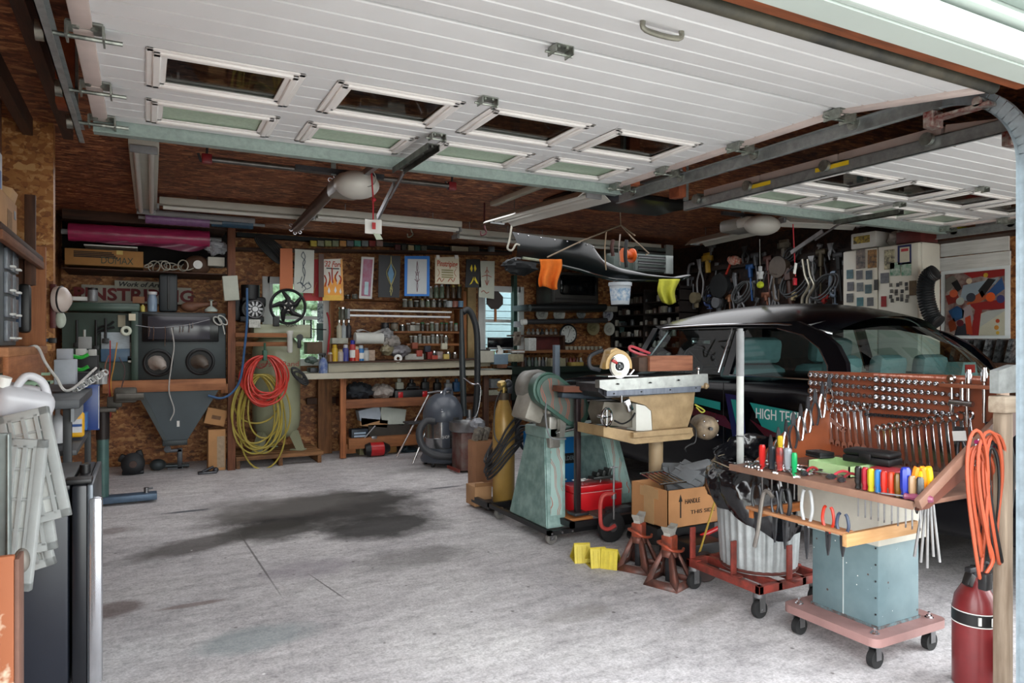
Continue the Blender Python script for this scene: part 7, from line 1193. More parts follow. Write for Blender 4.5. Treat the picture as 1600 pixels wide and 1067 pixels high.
one('plastic_sheet',MB().grid(lambda u,v:tuple(at(802+12*u,518+22*v,Y=8.5+.02*math.sin(u*9+v*7))),8,8),mt('8f8478',.5,v=.4,s=30),'crinkled clear plastic hanging beside the window','plastic')
# ---------------------------------------------------------------- dark shelves along the right wall near the corner
def SXp(px,py,X=6.3): return at(px,py,X=X)
for j,(ya,yb) in enumerate(((470,468),(488,487),(505,506),(523,525),(541,544))):
    pass
rs=thing('parts_shelves','dark shelves packed with small jars and boxes in the far right corner','shelf',(6.42,7.9,1.0)); 
for z in (1.12,1.27,1.42,1.58,1.74,1.9,2.05): ob('shelf_board',MB().box(-.17,-.75,z-1.0,.16,.8,z-.985),mt('1c1310',.7,v=.3),rs)
for y in (-.75,.0,.78): ob('upright',MB().box(-.17,y,-.9,.16,y+.02,1.1),mt('1c1310',.7,v=.3),rs)
ob('back_board',MB().box(.15,-.75,-.9,.16,.8,1.1),mt('0e0a09',.8),rs)
for j,z in enumerate((1.285-.15,1.285,1.435,1.595,1.755,1.915)):
    for k in range(15):
        if rr.random()<.2: continue
        y=7.22+k*.1+rr.uniform(-.02,.02); h=rr.choice([.05,.07,.09]); c_=rr.choice('8d8a7c a8a59a 5f5a50 74706a b9b7ae 4a3a30 3f4448'.split()); where=['lowest','second lowest','third','fourth','fifth','topmost'][j]
        m=MB().lathe([(0,0),(.032,0),(.032,h*.8),(.022,h),(0,h)],n=10) if k%3 else MB().box(-.035,-.035,0,.035,.035,h,.004)
        one('small_jar' if k%3 else 'small_box',m,mt(c_,.4,v=.35,s=30),'small %s on the %s dark shelf in the far right corner'%('jar' if k%3 else 'box',where),'jar' if k%3 else 'box','small %ss on the %s dark corner shelf'%('jar' if k%3 else 'box',where),loc=(6.30,y,z+.002))
# grey louvred cabinet up high and spool
t=thing('heater_cabinet','grey metal cabinet with dark slots hanging high near the corner','cabinet',tuple(at(1020,425,Y=6.9))); O=Vector(t.location); ob('cabinet_shell',rectb(993,384,1048,426,6.9,.4,O,.006),mt('5d6663',.45,.2,v=.2),t)
for i in range(4): l=ob('slot_recess',rectb(998,390+8.5*i,1040,396+8.5*i,6.89,.02,O),BLACK,t); ob('slot_bar',rectb(998,394+8.5*i,1040,396+8.5*i,6.87,.02,O,.002),STEEL,l)
ob('side_strip',rectb(1041,382,1052,428,6.88,.05,O,.003),mt('8d9391',.45,v=.15),t)
one('grey_box',rectb(959,388,993,424,6.95,.3,bev=.004),mt('46504b',.5,v=.2),'dull green grey box between the hanging panel and the slotted cabinet','box')
p=at(981,399,Y=5.9); t=thing('cord_spool','orange plastic spool hanging under the ceiling','spool',tuple(p)); 
for s in (-1,1): ob('flange',MB().cyl((s*.045,0,0),(s*.06,0,0),.075,n=26),mt('d5601f',.4),t)
ob('drum',MB().cyl((-.04,0,0),(.04,0,0),.04,n=20),mt('b54a18',.4),t)
# ---------------------------------------------------------------- black body panel hanging on ropes
PX=[(800,362,806,404),(830,367,835,408),(870,373,872,414),(905,377,905,422),(925,382,930,430),(940,405,955,436),(965,418,985,438),(1010,428,1030,438),(1050,433,1065,437),(1073,429,1075,432)]
def pan(u,v):
    f=u*(len(PX)-1); i=min(int(f),len(PX)-2); f-=i; a,b=PX[i],PX[i+1]; q=[a[k]+(b[k]-a[k])*f for k in range(4)]; Y=5.9+.25*u; bul=.06*math.sin(PI*v)
    p=at(q[0]+(q[2]-q[0])*v,q[1]+(q[3]-q[1])*v,Y=Y); return (p.x,p.y-bul,p.z)
bp=thing('car_body_panel','long black curved car body panel hung from the ceiling by ropes','car part',(3.6,6.0,2.0)); O=Vector((3.6,6.0,2.0))
ob('panel_skin',MB().grid(lambda u,v:tuple(Vector(pan(u,v))-O),40,8),mt('0c1315',.35,v=.3,s=3,coat=.1),bp,ang=80); ob('lower_flange',MB().tube([Vector(pan(u/30,1))-O for u in range(31)],.018,8),mt('1c2624',.2,v=.2,coat=.5),bp); ob('painted_highlight',MB().tube([Vector(pan(u/30,.96))-O+Vector((0,-.02,0)) for u in range(1,7)],.013,6),mt('a8b09a',.5,v=.4),bp); ob('pale_tip',MB().tube([Vector(pan(u/40,1))-O+Vector((0,-.012,.01)) for u in range(36,41)],.012,6),mt('a9b4b4',.5,v=.2),bp)  # pale tube near the left lower edge paints in the white highlight
for u in range(8): p=Vector(pan(.03+u*.06,.03))-O; ob('rivet',MB().sph(tuple(p+Vector((0,-.01,-.01))),.008,8,6),CHROME,bp)
crumple(tuple(at(812,430,Y=6.3)),(.18,.1,.09),mt('14191c',.7,v=.3),'dark_cover','dark cloth bundle hanging beneath the left end of the body panel','cloth',15,12)
ROPE=mt('8a7a68',.8,v=.2)
one('hanger_rod',MB().tube([tuple(at(a,b,Y=5.7)) for a,b in ((855,402),(910,376),(970,352),(992,368))],.008,6).tube([tuple(at(a,b,Y=5.7)) for a,b in ((970,352),(988,372),(1014,396),(1009,398))],.007,6).tube([tuple(at(970,352,Y=5.7)),tuple(at(969,332,Y=5.7))],.006,6),ROPE,'long rusty wire hanger spread under the ceiling over the body panel','wire hanger')
one('white_rope',MB().tube(curve_pts([tuple(at(a,b,Y=5.75)) for a,b in ((800,350),(796,375),(793,388),(800,391),(806,382),(812,383))],5),.009,6),mt('b9b5a8',.8),'white rope looped at the left end of the body panel','rope')
for i,(px,py0,py1,h,lab) in enumerate(((947,362,422,'a08a70','tan cord hanging under the middle of the wire hanger'),(969,366,415,'8a8078','grey cord hanging beside the orange spool'),(958,375,400,'4a2a24','dark red ratchet strap hook hanging left of the spool'),(979,375,418,'1c1c1e','black strap hanging before the orange spool'))): one('tie_rope',MB().tube(curve_pts([tuple(at(px,py0,Y=5.7)),tuple(at(px-2,(py0+py1)/2,Y=5.7)),tuple(at(px,py1,Y=5.7))],5),.007 if i<2 else .02,6),mt(h,.7,v=.2),lab,'cord')
t=thing('plastic_bucket','white plastic bucket with blue label hanging below the body panel','bucket',tuple(at(969,476,Y=6.1))); ob('bucket_body',MB().lathe([(0,0),(.095,0),(.115,.20),(.125,.20),(.125,.235),(.11,.235),(.09,.01)],n=28),mt('c5cdd4',.4,v=.08),t); ob('blue_label',MB().lathe([(.083,.04),(.0925,.15)],n=14,a0=R(180),a1=R(540)) if 0 else MB().lathe([(.1,.04),(.112,.17)],n=28),mt('7fa3c4',.5,v=.6,s=25,h2='dfe4e8'),t); ob('bail',MB().tube(curve_pts([(-.12,0,.21),(-.06,0,.26),(0,0,.28),(.06,0,.26),(.12,0,.21)],5),.004,6),STEEL,t)
def cloth(lab,px0,py0,px1,py1,Y,mat,seed,taper=.2):
    def f(u,v): 
        w=(u-.5)*(1-taper*v)+.5+.08*math.sin(v*5+seed); p=at(px0+(px1-px0)*w,py0+(py1-py0)*v*(1-.06*math.sin(u*5+seed))-(.0),Y=Y+.035*math.sin(u*11+seed)*(.3+v)); return tuple(p)
    m=MB().grid(f,26,14); o=one('shop_cloth',m,mat,lab,'cloth',ang=70); s=o.modifiers.new('thick','SOLIDIFY'); s.thickness=.004; return o
cloth('bright orange shop cloth draped on the body panel edge',841,405,876,450,5.72,mt('e0731c',.85,v=.15,s=20),.5); cloth('yellow shop cloth hanging at the right tip of the body panel',1027,436,1060,474,6.0,mt('b9b83a',.85,v=.15,s=20),2,.35)
# ---------------------------------------------------------------- tools on the dark right wall
rw_=random.Random(5)
def TW(px,py,X=6.5): return at(px,py,X=X)
def tw(name,lab,cat,mb,mat): return one(name,mb,mat,lab,cat)
spec=[(1080,412,70,'c_clamp','8a8c90'),(1094,405,60,'snips','b9b9bb'),(1105,400,26,'yellow','b08a2a'),(1118,428,60,'loop','1e2022'),(1130,425,55,'disc','26282a'),(1140,440,60,'bar','3a2a26'),(1150,432,50,'snips','7a7c80'),(1163,430,55,'loop','55585a'),(1172,418,52,'bar','1d4a80'),(1180,400,50,'bar','4a4c50'),(1200,405,60,'bar','5c3a34'),(1207,410,80,'snips','8d9094'),(1214,425,60,'c_clamp','6a5c50'),(1222,400,44,'disc','5c4e42'),(1232,420,60,'brown','4a2c22'),(1250,395,85,'loop','3f4246'),(1262,415,60,'bar','2a2b2e'),(1270,400,90,'snips','a9abad'),(1283,395,70,'bar','5a5240'),(1292,420,60,'loop','606468'),(1302,425,50,'c_clamp','7f8ea0'),(1310,400,70,'bar','3a3c3e'),(1090,455,26,'disc','8a7f66'),(1106,462,20,'c_clamp','5a6fa8'),(1072,462,24,'disc','b5ab90'),(1125,462,26,'disc','6d6f74'),(1140,465,22,'bar','9a6a4a'),(1158,462,30,'snips','8f8f92'),(1197,462,26,'bar','7a4a34'),(1212,455,32,'snips','85868a'),(1240,462,22,'bar','c9b890'),(1288,465,24,'bar','a02a26'),(1112,385,25,'bar','5c5e60'),(1165,385,26,'snips','4c4e50'),(1225,380,26,'brown','7a7468'),(1240,384,28,'loop','383a3c'),(1300,380,26,'snips','8a8c8e')]
kindn={'c_clamp':'C shaped clamp','snips':'pair of long handled cutters','yellow':'yellow level','loop':'hose loop','disc':'round grinder disc','bar':'long bar tool','brown':'flat brown tool'}
coln={'8a8c90':'grey','b9b9bb':'bright steel','b08a2a':'brass yellow','1e2022':'black','26282a':'charcoal','3a2a26':'dark brown','7a7c80':'mid grey','55585a':'slate','1d4a80':'bright blue','4a4c50':'dark grey','5c3a34':'red brown','8d9094':'silver','6a5c50':'taupe','5c4e42':'brown grey','4a2c22':'deep brown','3f4246':'gunmetal','2a2b2e':'soft black','a9abad':'pale silver','5a5240':'olive','606468':'lead grey','7f8ea0':'blue grey','3a3c3e':'iron black','8a7f66':'khaki','5a6fa8':'light blue','b5ab90':'cream','6d6f74':'ash grey','9a6a4a':'tan brown','8f8f92':'steel','7a4a34':'rust brown','85868a':'worn steel','c9b890':'beige','a02a26':'dark red','5c5e60':'dim grey','4c4e50':'sooty grey','7a7468':'dusty grey','383a3c':'jet grey','8a8c8e':'plain steel'}
for i,(px,py,h,k,c_) in enumerate(spec):
    mat=mt(c_,.4,.4 if k in('snips','c_clamp','bar') else 0,v=.3); m=MB(); X=6.48
    def q(dx,dy): return tuple(TW(px+dx,py+dy,X))
    if k=='c_clamp': m.tube(curve_pts([q(4,0),q(-3,h*.05),q(-5,h*.4),q(-3,h*.7),q(4,h*.75)],4),.018,7).cyl(q(3,h*.45),q(3,h),.010,n=8).cyl(q(-1,h),q(7,h),.007,n=6)
    elif k=='snips':
        for s in (-1,1): m.tube(curve_pts([q(0,0),q(s*1,h*.3),q(s*5,h*.6),q(s*3,h)],4),.012,7)
        m.prism([(TW(px,0).y-.04,TW(px,py).z),(TW(px,0).y+.04,TW(px,py).z),(TW(px,0).y,TW(px,py).z-.14)],X-.01,X+.01,'yz')
    elif k=='loop':
        for s in range(3): c=Vector(q(0,h*.5)); m.torus(tuple(c+Vector((-.02*s,.02*s,.01*s))),h*.5*.0062*(1-.08*s),.010,ax=(1,.1*s,0),n=24,sc=(1,.55) if 0 else (.5,1))
    elif k=='disc': m.cyl(q(0,h*.4),tuple(Vector(q(0,h*.4))-Vector((.08,0,0))),h*.0028,n=20).box(X-.04,Vector(q(0,0)).y-.03,Vector(q(0,h)).z,X,Vector(q(0,0)).y+.03,Vector(q(0,h*.4)).z,.01)
    else: a,b=Vector(q(0,0)),Vector(q(rw_.uniform(-6,6),h)); w=.02 if k=='bar' else .05; m.tube([a,a+(b-a)*.3,a+(b-a)*.31,b],w,8,rs=[w*1.5,w*1.5,w*.7,w*.7]).box(a.x-.02,a.y-.06,a.z-.02,a.x+.02,a.y+.06,a.z+.04,.008)
    tw('wall_tool','%s %s hung on the dark right wall'%(coln[c_],kindn[k]),'wall tool',m,mat)
# extra anonymous small tools to fill the dark wall
fm=[MB().tube([(0,0,0),(0,.0,-.12),(0,.01,-.25)],.01,6).box(-.015,-.03,-.03,.015,.03,.03,.006).mesh('hung_tool',mt(c_,.4,.5,v=.3)) for c_ in ('6d7074','8a8c8f','3f3230')]
for i in range(64):
    y=3.9+.058*i if 0 else 4.25+.052*i; z=1.55+.17*(i%5)+rw_.uniform(-.04,.04); o=bpy.data.objects.new('hung_tool',fm[i%3]); COL.objects.link(o); o.location=(6.56,y,z+.15); o.rotation_euler=(rw_.uniform(-.4,.4),0,0); o.scale=(1,1,rw_.uniform(.5,1)); tag(o,'small %s hand tool among the dense rows on the dark right wall'%['grey','bright','brown'][i%3],'hand tool','small %s tools on the dark right wall'%['grey','bright','brown'][i%3])
st('trim_9',MB().box(6.52,4.3,2.28,6.6,8.0,2.34),mt('2a1f1a',.7,v=.3)); st('trim_10',MB().box(6.52,4.3,1.62,6.6,7.2,1.66),mt('2a1f1a',.7,v=.3))
one('red_broom',MB().cyl(tuple(TW(1146,400)),tuple(TW(1124,455)),.014,n=8).box(*tuple(Vector(TW(1124,455))-Vector((.03,.05,.06))),*tuple(Vector(TW(1124,455))+Vector((.03,.05,.0))),.006),mt('b5321f',.5),'red handled white headed tool leaning on the dark right wall','wall tool')
one('orange_grinder',MB().sph(tuple(TW(1147,407)),(.05,.09,.06)).cyl(tuple(TW(1140,405)),tuple(TW(1156,408)),.04,n=14),mt('c9401f',.5,v=.3,s=30,h2='d8c8b8'),'orange and white power tool on the dark right wall','power tool')
t=thing('bent_pipes','pair of bent silver exhaust pipes hanging on the right wall','pipes',tuple(TW(1262,420))); O=Vector(t.location)
for dx in (0,8): ob('pipe',MB().tube([Vector(q_)-O for q_ in curve_pts([tuple(TW(1254+dx+a,b,6.4)) for a,b in ((0,405),(4,430),(10,445),(6,455),(0,465),(-1,475))],5)],.015,8),mt('b8b4a4',.3,.6,v=.2),t)
# hanging in the middle of bay 2: ball, cups, red cord
t=thing('parking_guide','tennis ball and white cups hung on a cord above the black car','hanging ball',tuple(at(1188,445,Y=4.4))); O=Vector(t.location)
ob('tennis_ball',MB().sph((0,0,0),.031,20,14),mt('c9d62f',.8,v=.15,s=40),t); ob('cord',MB().tube([(0,0,.03),tuple(at(1187,374,Y=4.4)-O)],.003,6),mt('9a9a98',.6),t); ob('cup',MB().cyl((0,0,.05),(0,0,.09),.024,n=14).cyl((0,0,.09),(0,0,.115),.03,n=14).cyl((0,0,.12),(0,0,.16),.016,n=14),mt('c9ccd0',.4,v=.2),t); ob('side_rod',MB().cyl((.03,0,.105),(.21,0,.10),.004,n=6),STEEL,t)
t=thing('release_cord','red opener release cord with red handle hanging over the car','release cord',tuple(at(1242,440,Y=3.9))); O=Vector(t.location); ob('cord',MB().tube([at(1239,350,Y=3.9)-O,at(1241,395,Y=3.9)-O,at(1243,432,Y=3.9)-O],.005,6),mt('b01c2a',.6),t); ob('red_handle',MB().box(-.016,-.01,-.03,.016,.01,.03,.005),mt('c01c2e',.4),t); ob('white_tag',MB().box(-.015,-.006,.06,.012,-.002,.15,rot=(0,R(12),0)),PAPER,t)
# ---------------------------------------------------------------- white cabinet with magnets, boxes, duct
FX0=6.0; wc=thing('white_cabinet','tall dingy white refrigerator covered with papers and magnets','refrigerator',(6.3,4.1,0)); O=Vector((6.3,4.1,0)); FM=mt('dad5c8',.4,v=.08,s=3)
y0_,y1_=at(1438,400,X=FX0).y,at(1320,400,X=FX0).y; zt=at(1320,392,X=FX0).z
ym=at(1374,400,X=FX0).y
ob('cabinet_body',MB().box(.03-.3,y0_-O.y,0,.0,y1_-O.y,zt,.02),FM,wc); ob('left_door',MB().box(-.33,ym-O.y+.005,.05,-.27,y1_-O.y,zt-.01,.015),FM,wc); ob('right_door',MB().box(-.33,y0_-O.y,.05,-.27,ym-O.y-.005,zt-.01,.015),FM,wc)
def mag(a,b,c_,d,h,lab,nm='magnet_photo',cat='magnet',X=FX0-.035,h2=None):
    p,q=at(a,b,X=X),at(c_,d,X=X); return one(nm,MB().box(X-.004,q.y,q.z,X,p.y,p.z),mt(h,.5,v=.4,s=25,h2=h2),lab,cat)
for i,(x,y) in enumerate(((1323,422),(1338,423),(1353,423),(1324,441),(1339,442),(1352,445),(1323,459),(1339,465),(1355,465))): mag(x,y,x+10,y+13,['5a7f8a','6d6d72','5a6a74','70727a','7a8084','4f6a70','666a6e','4f8088','6a6c70'][i],'small square photo magnet, %s row %s on the white refrigerator'%(['top','middle','bottom'][i//3],['left','centre','right'][i%3]))
mag(1338,391,1352,419,'8f7f74','grey and white flyer on the refrigerator upper left','flyer','paper',h2='3a3a3c'); mag(1356,391,1370,418,'a5763a','orange brown flyer on the refrigerator beside the grey flyer','flyer','paper',h2='3c2c20'); mag(1382,391,1398,420,'c9bf9c','cream flyer with black print on the right door','flyer','paper',h2='2a2a28'); mag(1391,411,1407,430,'3f7f5f','green edged sheet under the blue frame, left','flyer','paper',h2='b9c4b8'); mag(1409,411,1424,430,'4f8f6f','green edged sheet under the blue frame, right','flyer','paper',h2='b9c4b8'); mag(1376,427,1389,442,'74767c','square photo on the right door edge'); mag(1366,437,1372,453,'3c3a3a','dark narrow magnet at the door gap'); mag(1421,439,1432,461,'6d5430','brown cross shaped magnet at the right door edge'); mag(1377,463,1385,479,'a01c20','red paper magnet low on the right door')
t=mag(1403,384,1424,412,'1c2460','certificate in a dark blue frame on the right door','framed_certificate','frame'); p,q=at(1406,387,X=FX0-.041),at(1421,409,X=FX0-.041); c=Vector(t.location); ob('paper_sheet',MB().box(FX0-.042-c.x,q.y-c.y,q.z-c.z,FX0-.040-c.x,p.y-c.y,p.z-c.z),mt('cfc9b4',.6,v=.1),t); p,q=at(1408,389,X=FX0-.043),at(1419,392,X=FX0-.043); ob('red_heading',MB().box(FX0-.044-c.x,q.y-c.y,q.z-c.z,FX0-.042-c.x,p.y-c.y,p.z-c.z),RED,t)
rr=random.Random(3)
for i in range(16): x,y=1391+(i%4)*8+rr.uniform(-2,2),442+(i//4)*8+rr.uniform(-2,3); mag(x,y,x+4.5,y+5.5,rr.choice(['4c4a46','6a6660','3c3c3e']),'tiny dark magnet in the scattered group on the right refrigerator door') ['group']='tiny magnets on the right refrigerator door'
t=thing('white_box','white box with yellow label on top of the refrigerator','box',(6.16,y1_-.18,zt+.005)); ob('box_body',MB().box(-.14,-.13,0,.12,.13,.15,.01),mt('c4c2bc',.5,v=.12),t); ob('yellow_label',MB().box(-.143,-.07,.05,-.14,.1,.12),mt('b59a2a',.5,v=.5,s=40,h2='2a2410'),t)
crumple((6.2,y1_-.42,zt+.005),(.1,.09,.07),mt('b5b2aa',.5,v=.2),'white_bag','crumpled white bag beside the yellow labelled box','bag',21,12)
t=thing('work_lamp','round metal lamp reflector on top of the refrigerator','lamp',(6.15,y1_-.62,zt+.005)); ob('reflector',MB().lathe([(.03,.1),(.08,.05),(.11,.0),(.1,.0),(.07,.05),(0,.09)],(0,0,.1),(-.8,-.5,.0),22),mt('7d7a6c',.3,.7),t); ob('base',MB().box(-.05,-.05,0,.06,.05,.03),BLACK,t)
one('brown_carton',MB().box(6.04,y0_+.02,zt+.004,6.29,y0_+.25,zt+.11,.004),MAROON,'dark reddish carton at the right end of the refrigerator top','box')
one('flex_duct',MB().tube([Vector(q_) for q_ in curve_pts([tuple(at(a,b,X=5.9)) for a,b in ((1462,425),(1451,432),(1446,450),(1449,475),(1458,498),(1466,505))],12)],.07,14,rs=[.062+.008*(i%2) for i in range(61)]),mt('1e2023',.5,v=.3),'black corrugated flexible duct beside the refrigerator','duct'); 
# right wall close: boards and the abstract picture
X=6.58
def wallrect(a,b,c_,d,X,th,m=None,bev=0): p,q=at(a,b,X=X),at(c_,d,X=X); m=m or MB(); return m.box(X-th,q.y,q.z,X,p.y,p.z,bev)
for i,pl_ in enumerate(([(1472,381),(1578,369),(1578,391),(1472,402)],[(1469,404),(1580,392),(1580,414),(1469,424)])):
    m=MB().prism([(at(a,b,X=X-.02).y,at(a,b,X=X-.02).z) for a,b in pl_],X-.045,X-.02,'yz'); one('white_plank',m,wood('e6e5e1','c4c2bc','y'),['upper white painted plank on the right wall','lower white painted plank on the right wall'][i],'plank')
st('trim_11',MB().prism([(at(a,b,X=X-.015).y,at(a,b,X=X-.015).z) for a,b in ((1464,368),(1474,366),(1474,500),(1464,500))],X-.03,X,'yz'),OSBW)
ap=thing('abstract_painting','colourful abstract painting in a white frame on the right wall','painting',(X-.03,3.65,1.7)); O=Vector(ap.location)
def ppoly(pix,off,mat,name='paint_shape',par=None,smooth=0):
    m=MB(); vs=[m.bm.verts.new(tuple(at(a,b,X=X-.05-off)-O)) for a,b in pix]; m.bm.faces.new(vs); return ob(name,m,mat,par or ap)
def bq(u,v): # picture bilinear: u right, v down
    a,b,c_,d=(1477,429),(1570,420),(1570,524),(1477,524); return (a[0]+(b[0]-a[0])*u, (a[1]+(b[1]-a[1])*u)*(1-v)+(d[1]+(c_[1]-d[1])*u)*v)
ob('frame',MB().prism([(at(a,b,X=X-.03).y-O.y,at(a,b,X=X-.03).z-O.z) for a,b in ((1471,424),(1579,414),(1579,529),(1471,529))],-.008,.0,'yz'),mt('e6eaea',.5,v=.06),ap)
ppoly([bq(0,0),bq(1,0),bq(1,1),bq(0,1)],0,mt('a0948c',.5,v=.7,s=9,h2='5a2a28'),'canvas')
def sh(pts,h,k): ppoly([bq(*q) for q in pts],.0006*k,mt(h,.5,v=.1))
sh([(.3,.0),(1,0),(1,.1),(.75,.12),(.6,.08),(.45,.1)],'8f1c1c',1); sh([(.0,.08),(.12,.02),(.2,.1),(.1,.25),(0,.3)],'6d6a62',1); sh([(.1,.15),(.2,.1),(.28,.25),(.2,.3)],'151517',2); sh([(.3,.2),(.9,.12),(.85,.2),(.35,.45),(.25,.4)],'8d9aa4',1); sh([(.55,.3),(.72,.12),(.85,.15),(.62,.42)],'141416',2); sh([(.7,.35),(.95,.12),(1,.3),(.8,.42)],'2a4f80',2); sh([(.35,.5),(.62,.3),(.7,.42),(.45,.55)],'a8502c',2); sh([(.0,.35),(.2,.3),(.25,.45),(.05,.5)],'7d2a24',2)
sh([(.4,.5),(1,.45),(1,.6),(.62,.6),(.56,1),(.42,1),(.5,.6)],'8a1a1c',3); sh([(.56,1),(.6,.66),(.72,.62),(1,.6),(1,1)],'b8b4a0',4); sh([(.72,.62),(1,.6),(1,.63),(.6,.86),(.58,.9),(.6,.68)],'a7a9a4',5); sh([(.05,.6),(.2,.52),(.32,.6),(.3,.72),(.15,.78)],'26456a',3); sh([(.05,.78),(.15,.72),(.2,.9),(.08,.95)],'7a3418',3); sh([(.33,.72),(.42,.68),(.46,.98),(.36,.98)],'a83a1c',4); sh([(.2,.85),(.35,.8),(.4,1),(.15,1)],'2a2c34',3); sh([(.25,.6),(.42,.5),(.48,.75),(.35,.85)],'9a8a8c',3)
for u,v,r,h in ((.40,.14,.05,'c9b49a'),(.14,.32,.07,'c25a3a'),(.25,.45,.07,'a8aca4'),(.43,.40,.08,'303440'),(.76,.41,.08,'d8561c'),(.93,.45,.07,'3a3a6a'),(.2,.64,.09,'26507a'),(.68,.07,.04,'b8942a'),(.25,.8,.06,'5c1c24'),(.88,.78,.035,'a8401c'),(.86,.88,.04,'b87a2a'),(.88,.96,.03,'c9a23a')): sh([(u+r*math.cos(a),v+r*.9*math.sin(a)) for a in [2*PI*k/16 for k in range(16)]],h,7)
one('wall_shelf_right',MB().box(6.3,3.0,1.15,6.58,3.85,1.18),WDK,'dark wooden shelf under the abstract painting','shelf')
for i in range(6): one('metal_rack_part',MB().box(6.32,3.2+.09*i,1.183,6.5,3.24+.09*i,1.38,.004,rot=(R(12),0,0)),mt(['8a8d90','5a5c5e'][i%2],.3,.6,v=.5,s=40,h2='2a2a2c'),'upright metal part on the shelf under the abstract painting','metal part','metal parts under the abstract painting')
st('shelf_top_trim_12'.replace('shelf_top_',''),MB().box(6.35,2.6,2.26,6.6,4.3,2.30),WDK)
for i,(y,h,lab) in enumerate(((3.75,'a8a024','yellow package on the high shelf above the white planks'),(3.45,'8a8a88','grey bent metal part on the high shelf'),(3.2,'6d7478','dull metal bracket on the high shelf'))): one('stored_part',MB().box(6.4,y-.08,2.302,6.55,y+.08,2.39,.012),mt(h,.5,v=.4,s=30),lab,'part')
# ---------------------------------------------------------------- under the ceiling
def opener(lab,px,py,Y,w,h):
    c=at(px,py,Y=Y); t=thing('door_opener',lab,'garage door opener',tuple(c)); ob('lens_cover',MB().sph((0,0,0),(w,.13,h),28,16).box(-w*.8,-.0,-h*.2,w*.8,.18,h*.9,.03),mt('c6c4bc',.35,v=.08,s=4),t,ang=60); ob('motor_case',MB().box(-w*.75,.05,-h*.3,w*.75,.38,h*1.0,.03),mt('8d8c86',.4,v=.15),t)
    top=2.65-c.z; 
    for x in (-.12,.12): ob('hanger_strap',MB().box(x-.015,.1,h*.8,x+.015,.105,top),GALV,t)
    ob('perforated_angle',MB().box(-.35,.09,h*.9,.2,.12,h*.9+.03),STEELD,t); return t
o1=opener('garage door opener with white lens above the open floor',558,289,4.25,.135,.085); ob('rail',MB().box(1.17-o1.location.x,1.4-4.25,.04,1.20-o1.location.x,0,.075),STEEL,o1)
ob('curve_groove',MB().torus((.03,-.125,.02),.05,.003,ax=(0,1,.2),n=20,a0=0,a1=PI),mt('8a8880',.5),o1)
o2=opener('garage door opener with grey lens above the black car',1191,352,4.25,.165,.085); text('LIFT',.02,RED,o2,(-.06,-.132,.03),FY) if 0 else None
t=thing('release_cord','red release cord with folded white tag hanging from the nearer opener','release cord',tuple(at(583,356,Y=4.1))); O=Vector(t.location); ob('cord',MB().tube([at(580,265,Y=4.1)-O,at(583,310,Y=4.1)-O,at(583,343,Y=4.1)-O],.005,6),mt('b01c2a',.6),t); ob('knot',MB().sph(tuple(at(584,312,Y=4.1)-O),.014),mt('b01c2a',.6),t)
ob('paper_tag',MB().grid(lambda u,v:(-.05+.10*u,.01*math.sin(u*5),.05-.085*v),6,6),PAPER,t); ob('tag_tail',MB().quad((.0,.0,-.03),(.04,0,-.03),(.06,0,-.065),(.02,0,-.07)),mt('b9c4b0',.7),t); ob('red_print',MB().box(-.01,-.013,-.01,.012,-.011,.03),RED,t)
t=thing('pipe_clamp','long steel pipe clamp with red ends across the ceiling','pipe clamp',(1.15,4.78,2.50)); ob('pipe',MB().cyl((-.78,0,.0),(.86,0,0),.018,n=12),mt('6d6a66',.35,.7,v=.4),t)
for x in (-.80,.86): ob('red_jaw',MB().box(x-.03,-.02,-.03,x+.03,.02,.03,.006),mt('7a1a20',.4,v=.2),t); ob('ceiling_hook',MB().tube(curve_pts([(x,0,.15),(x,.0,.04),(x-.03,0,-.02),(x-.05,0,.03)],5),.008,7),STEELD,t)
t=thing('steel_tube','thick brown steel tube hung from chains behind the opener','steel tube',tuple((at(527,287,Y=5.0)+at(463,356,Y=7.0))/2)); O=Vector(t.location); a,b=at(527,287,Y=5.0)-O,at(463,356,Y=7.0)-O; ob('tube_body',MB().cyl(tuple(a),tuple(b),.045,n=20),mt('5f4d44',.5,.3,v=.3,s=5),t)
for q_ in (a,b): m=MB(); [m.torus(tuple(q_+Vector((.055*math.cos(k*.9),.0,.055*math.sin(k*.9)))),.014,.004,ax=(.3*(k%2),1,.6),n=8,k=5) for k in range(7)]; m.tube([tuple(q_+Vector((0,0,.06))),(q_.x,q_.y,2.65-O.z)],.004,5); ob('chain',m,CHROME,t)
def fixture(lab,p,q,w=.11,tubes=2,Z=2.56,refl=0,mat=None):
    p,q=Vector((p[0],p[1],Z)),Vector((q[0],q[1],Z)); c=(p+q)/2; L=(q-p).length; a=math.atan2(q.y-p.y,q.x-p.x); t=thing('tube_light',lab,'light fixture',tuple(c),a); M_=mat or mt('b9b7ac',.45,v=.1,s=5)
    if refl: 
        m=MB().prism([(-w,-.05),(-w*.4,.02),(w*.4,.02),(w,-.05),(w*.98,-.055),(w*.38,.01),(-w*.38,.01),(-w*.98,-.055)],-L/2,L/2,'yz'); ob('reflector',m,mt('c9c8c0',.4,v=.06),t)
    else: ob('housing',MB().box(-L/2,-w/2,0,L/2,w/2,.06,.006),M_,t)
    for k in range(tubes): y=(k-(tubes-1)/2)*w*.5; ob('glass_tube',MB().cyl((-L/2+.03,y,-.022),(L/2-.03,y,-.022),.018,n=12),mt('d4d3cc',.3,v=.04,bp=0),t)
    for s in (-1,1): ob('lamp_holder',MB().box(s*L/2-.02,-w*.45,-.045,s*L/2+.0,w*.45,.0,.004),GREY,t)
    ob('hanger',MB().cyl((-L*.3,0,.05),(-L*.3,0,2.65-Z),.004,n=6).cyl((L*.3,0,.05),(L*.3,0,2.65-Z),.004,n=6),STEEL,t); return t
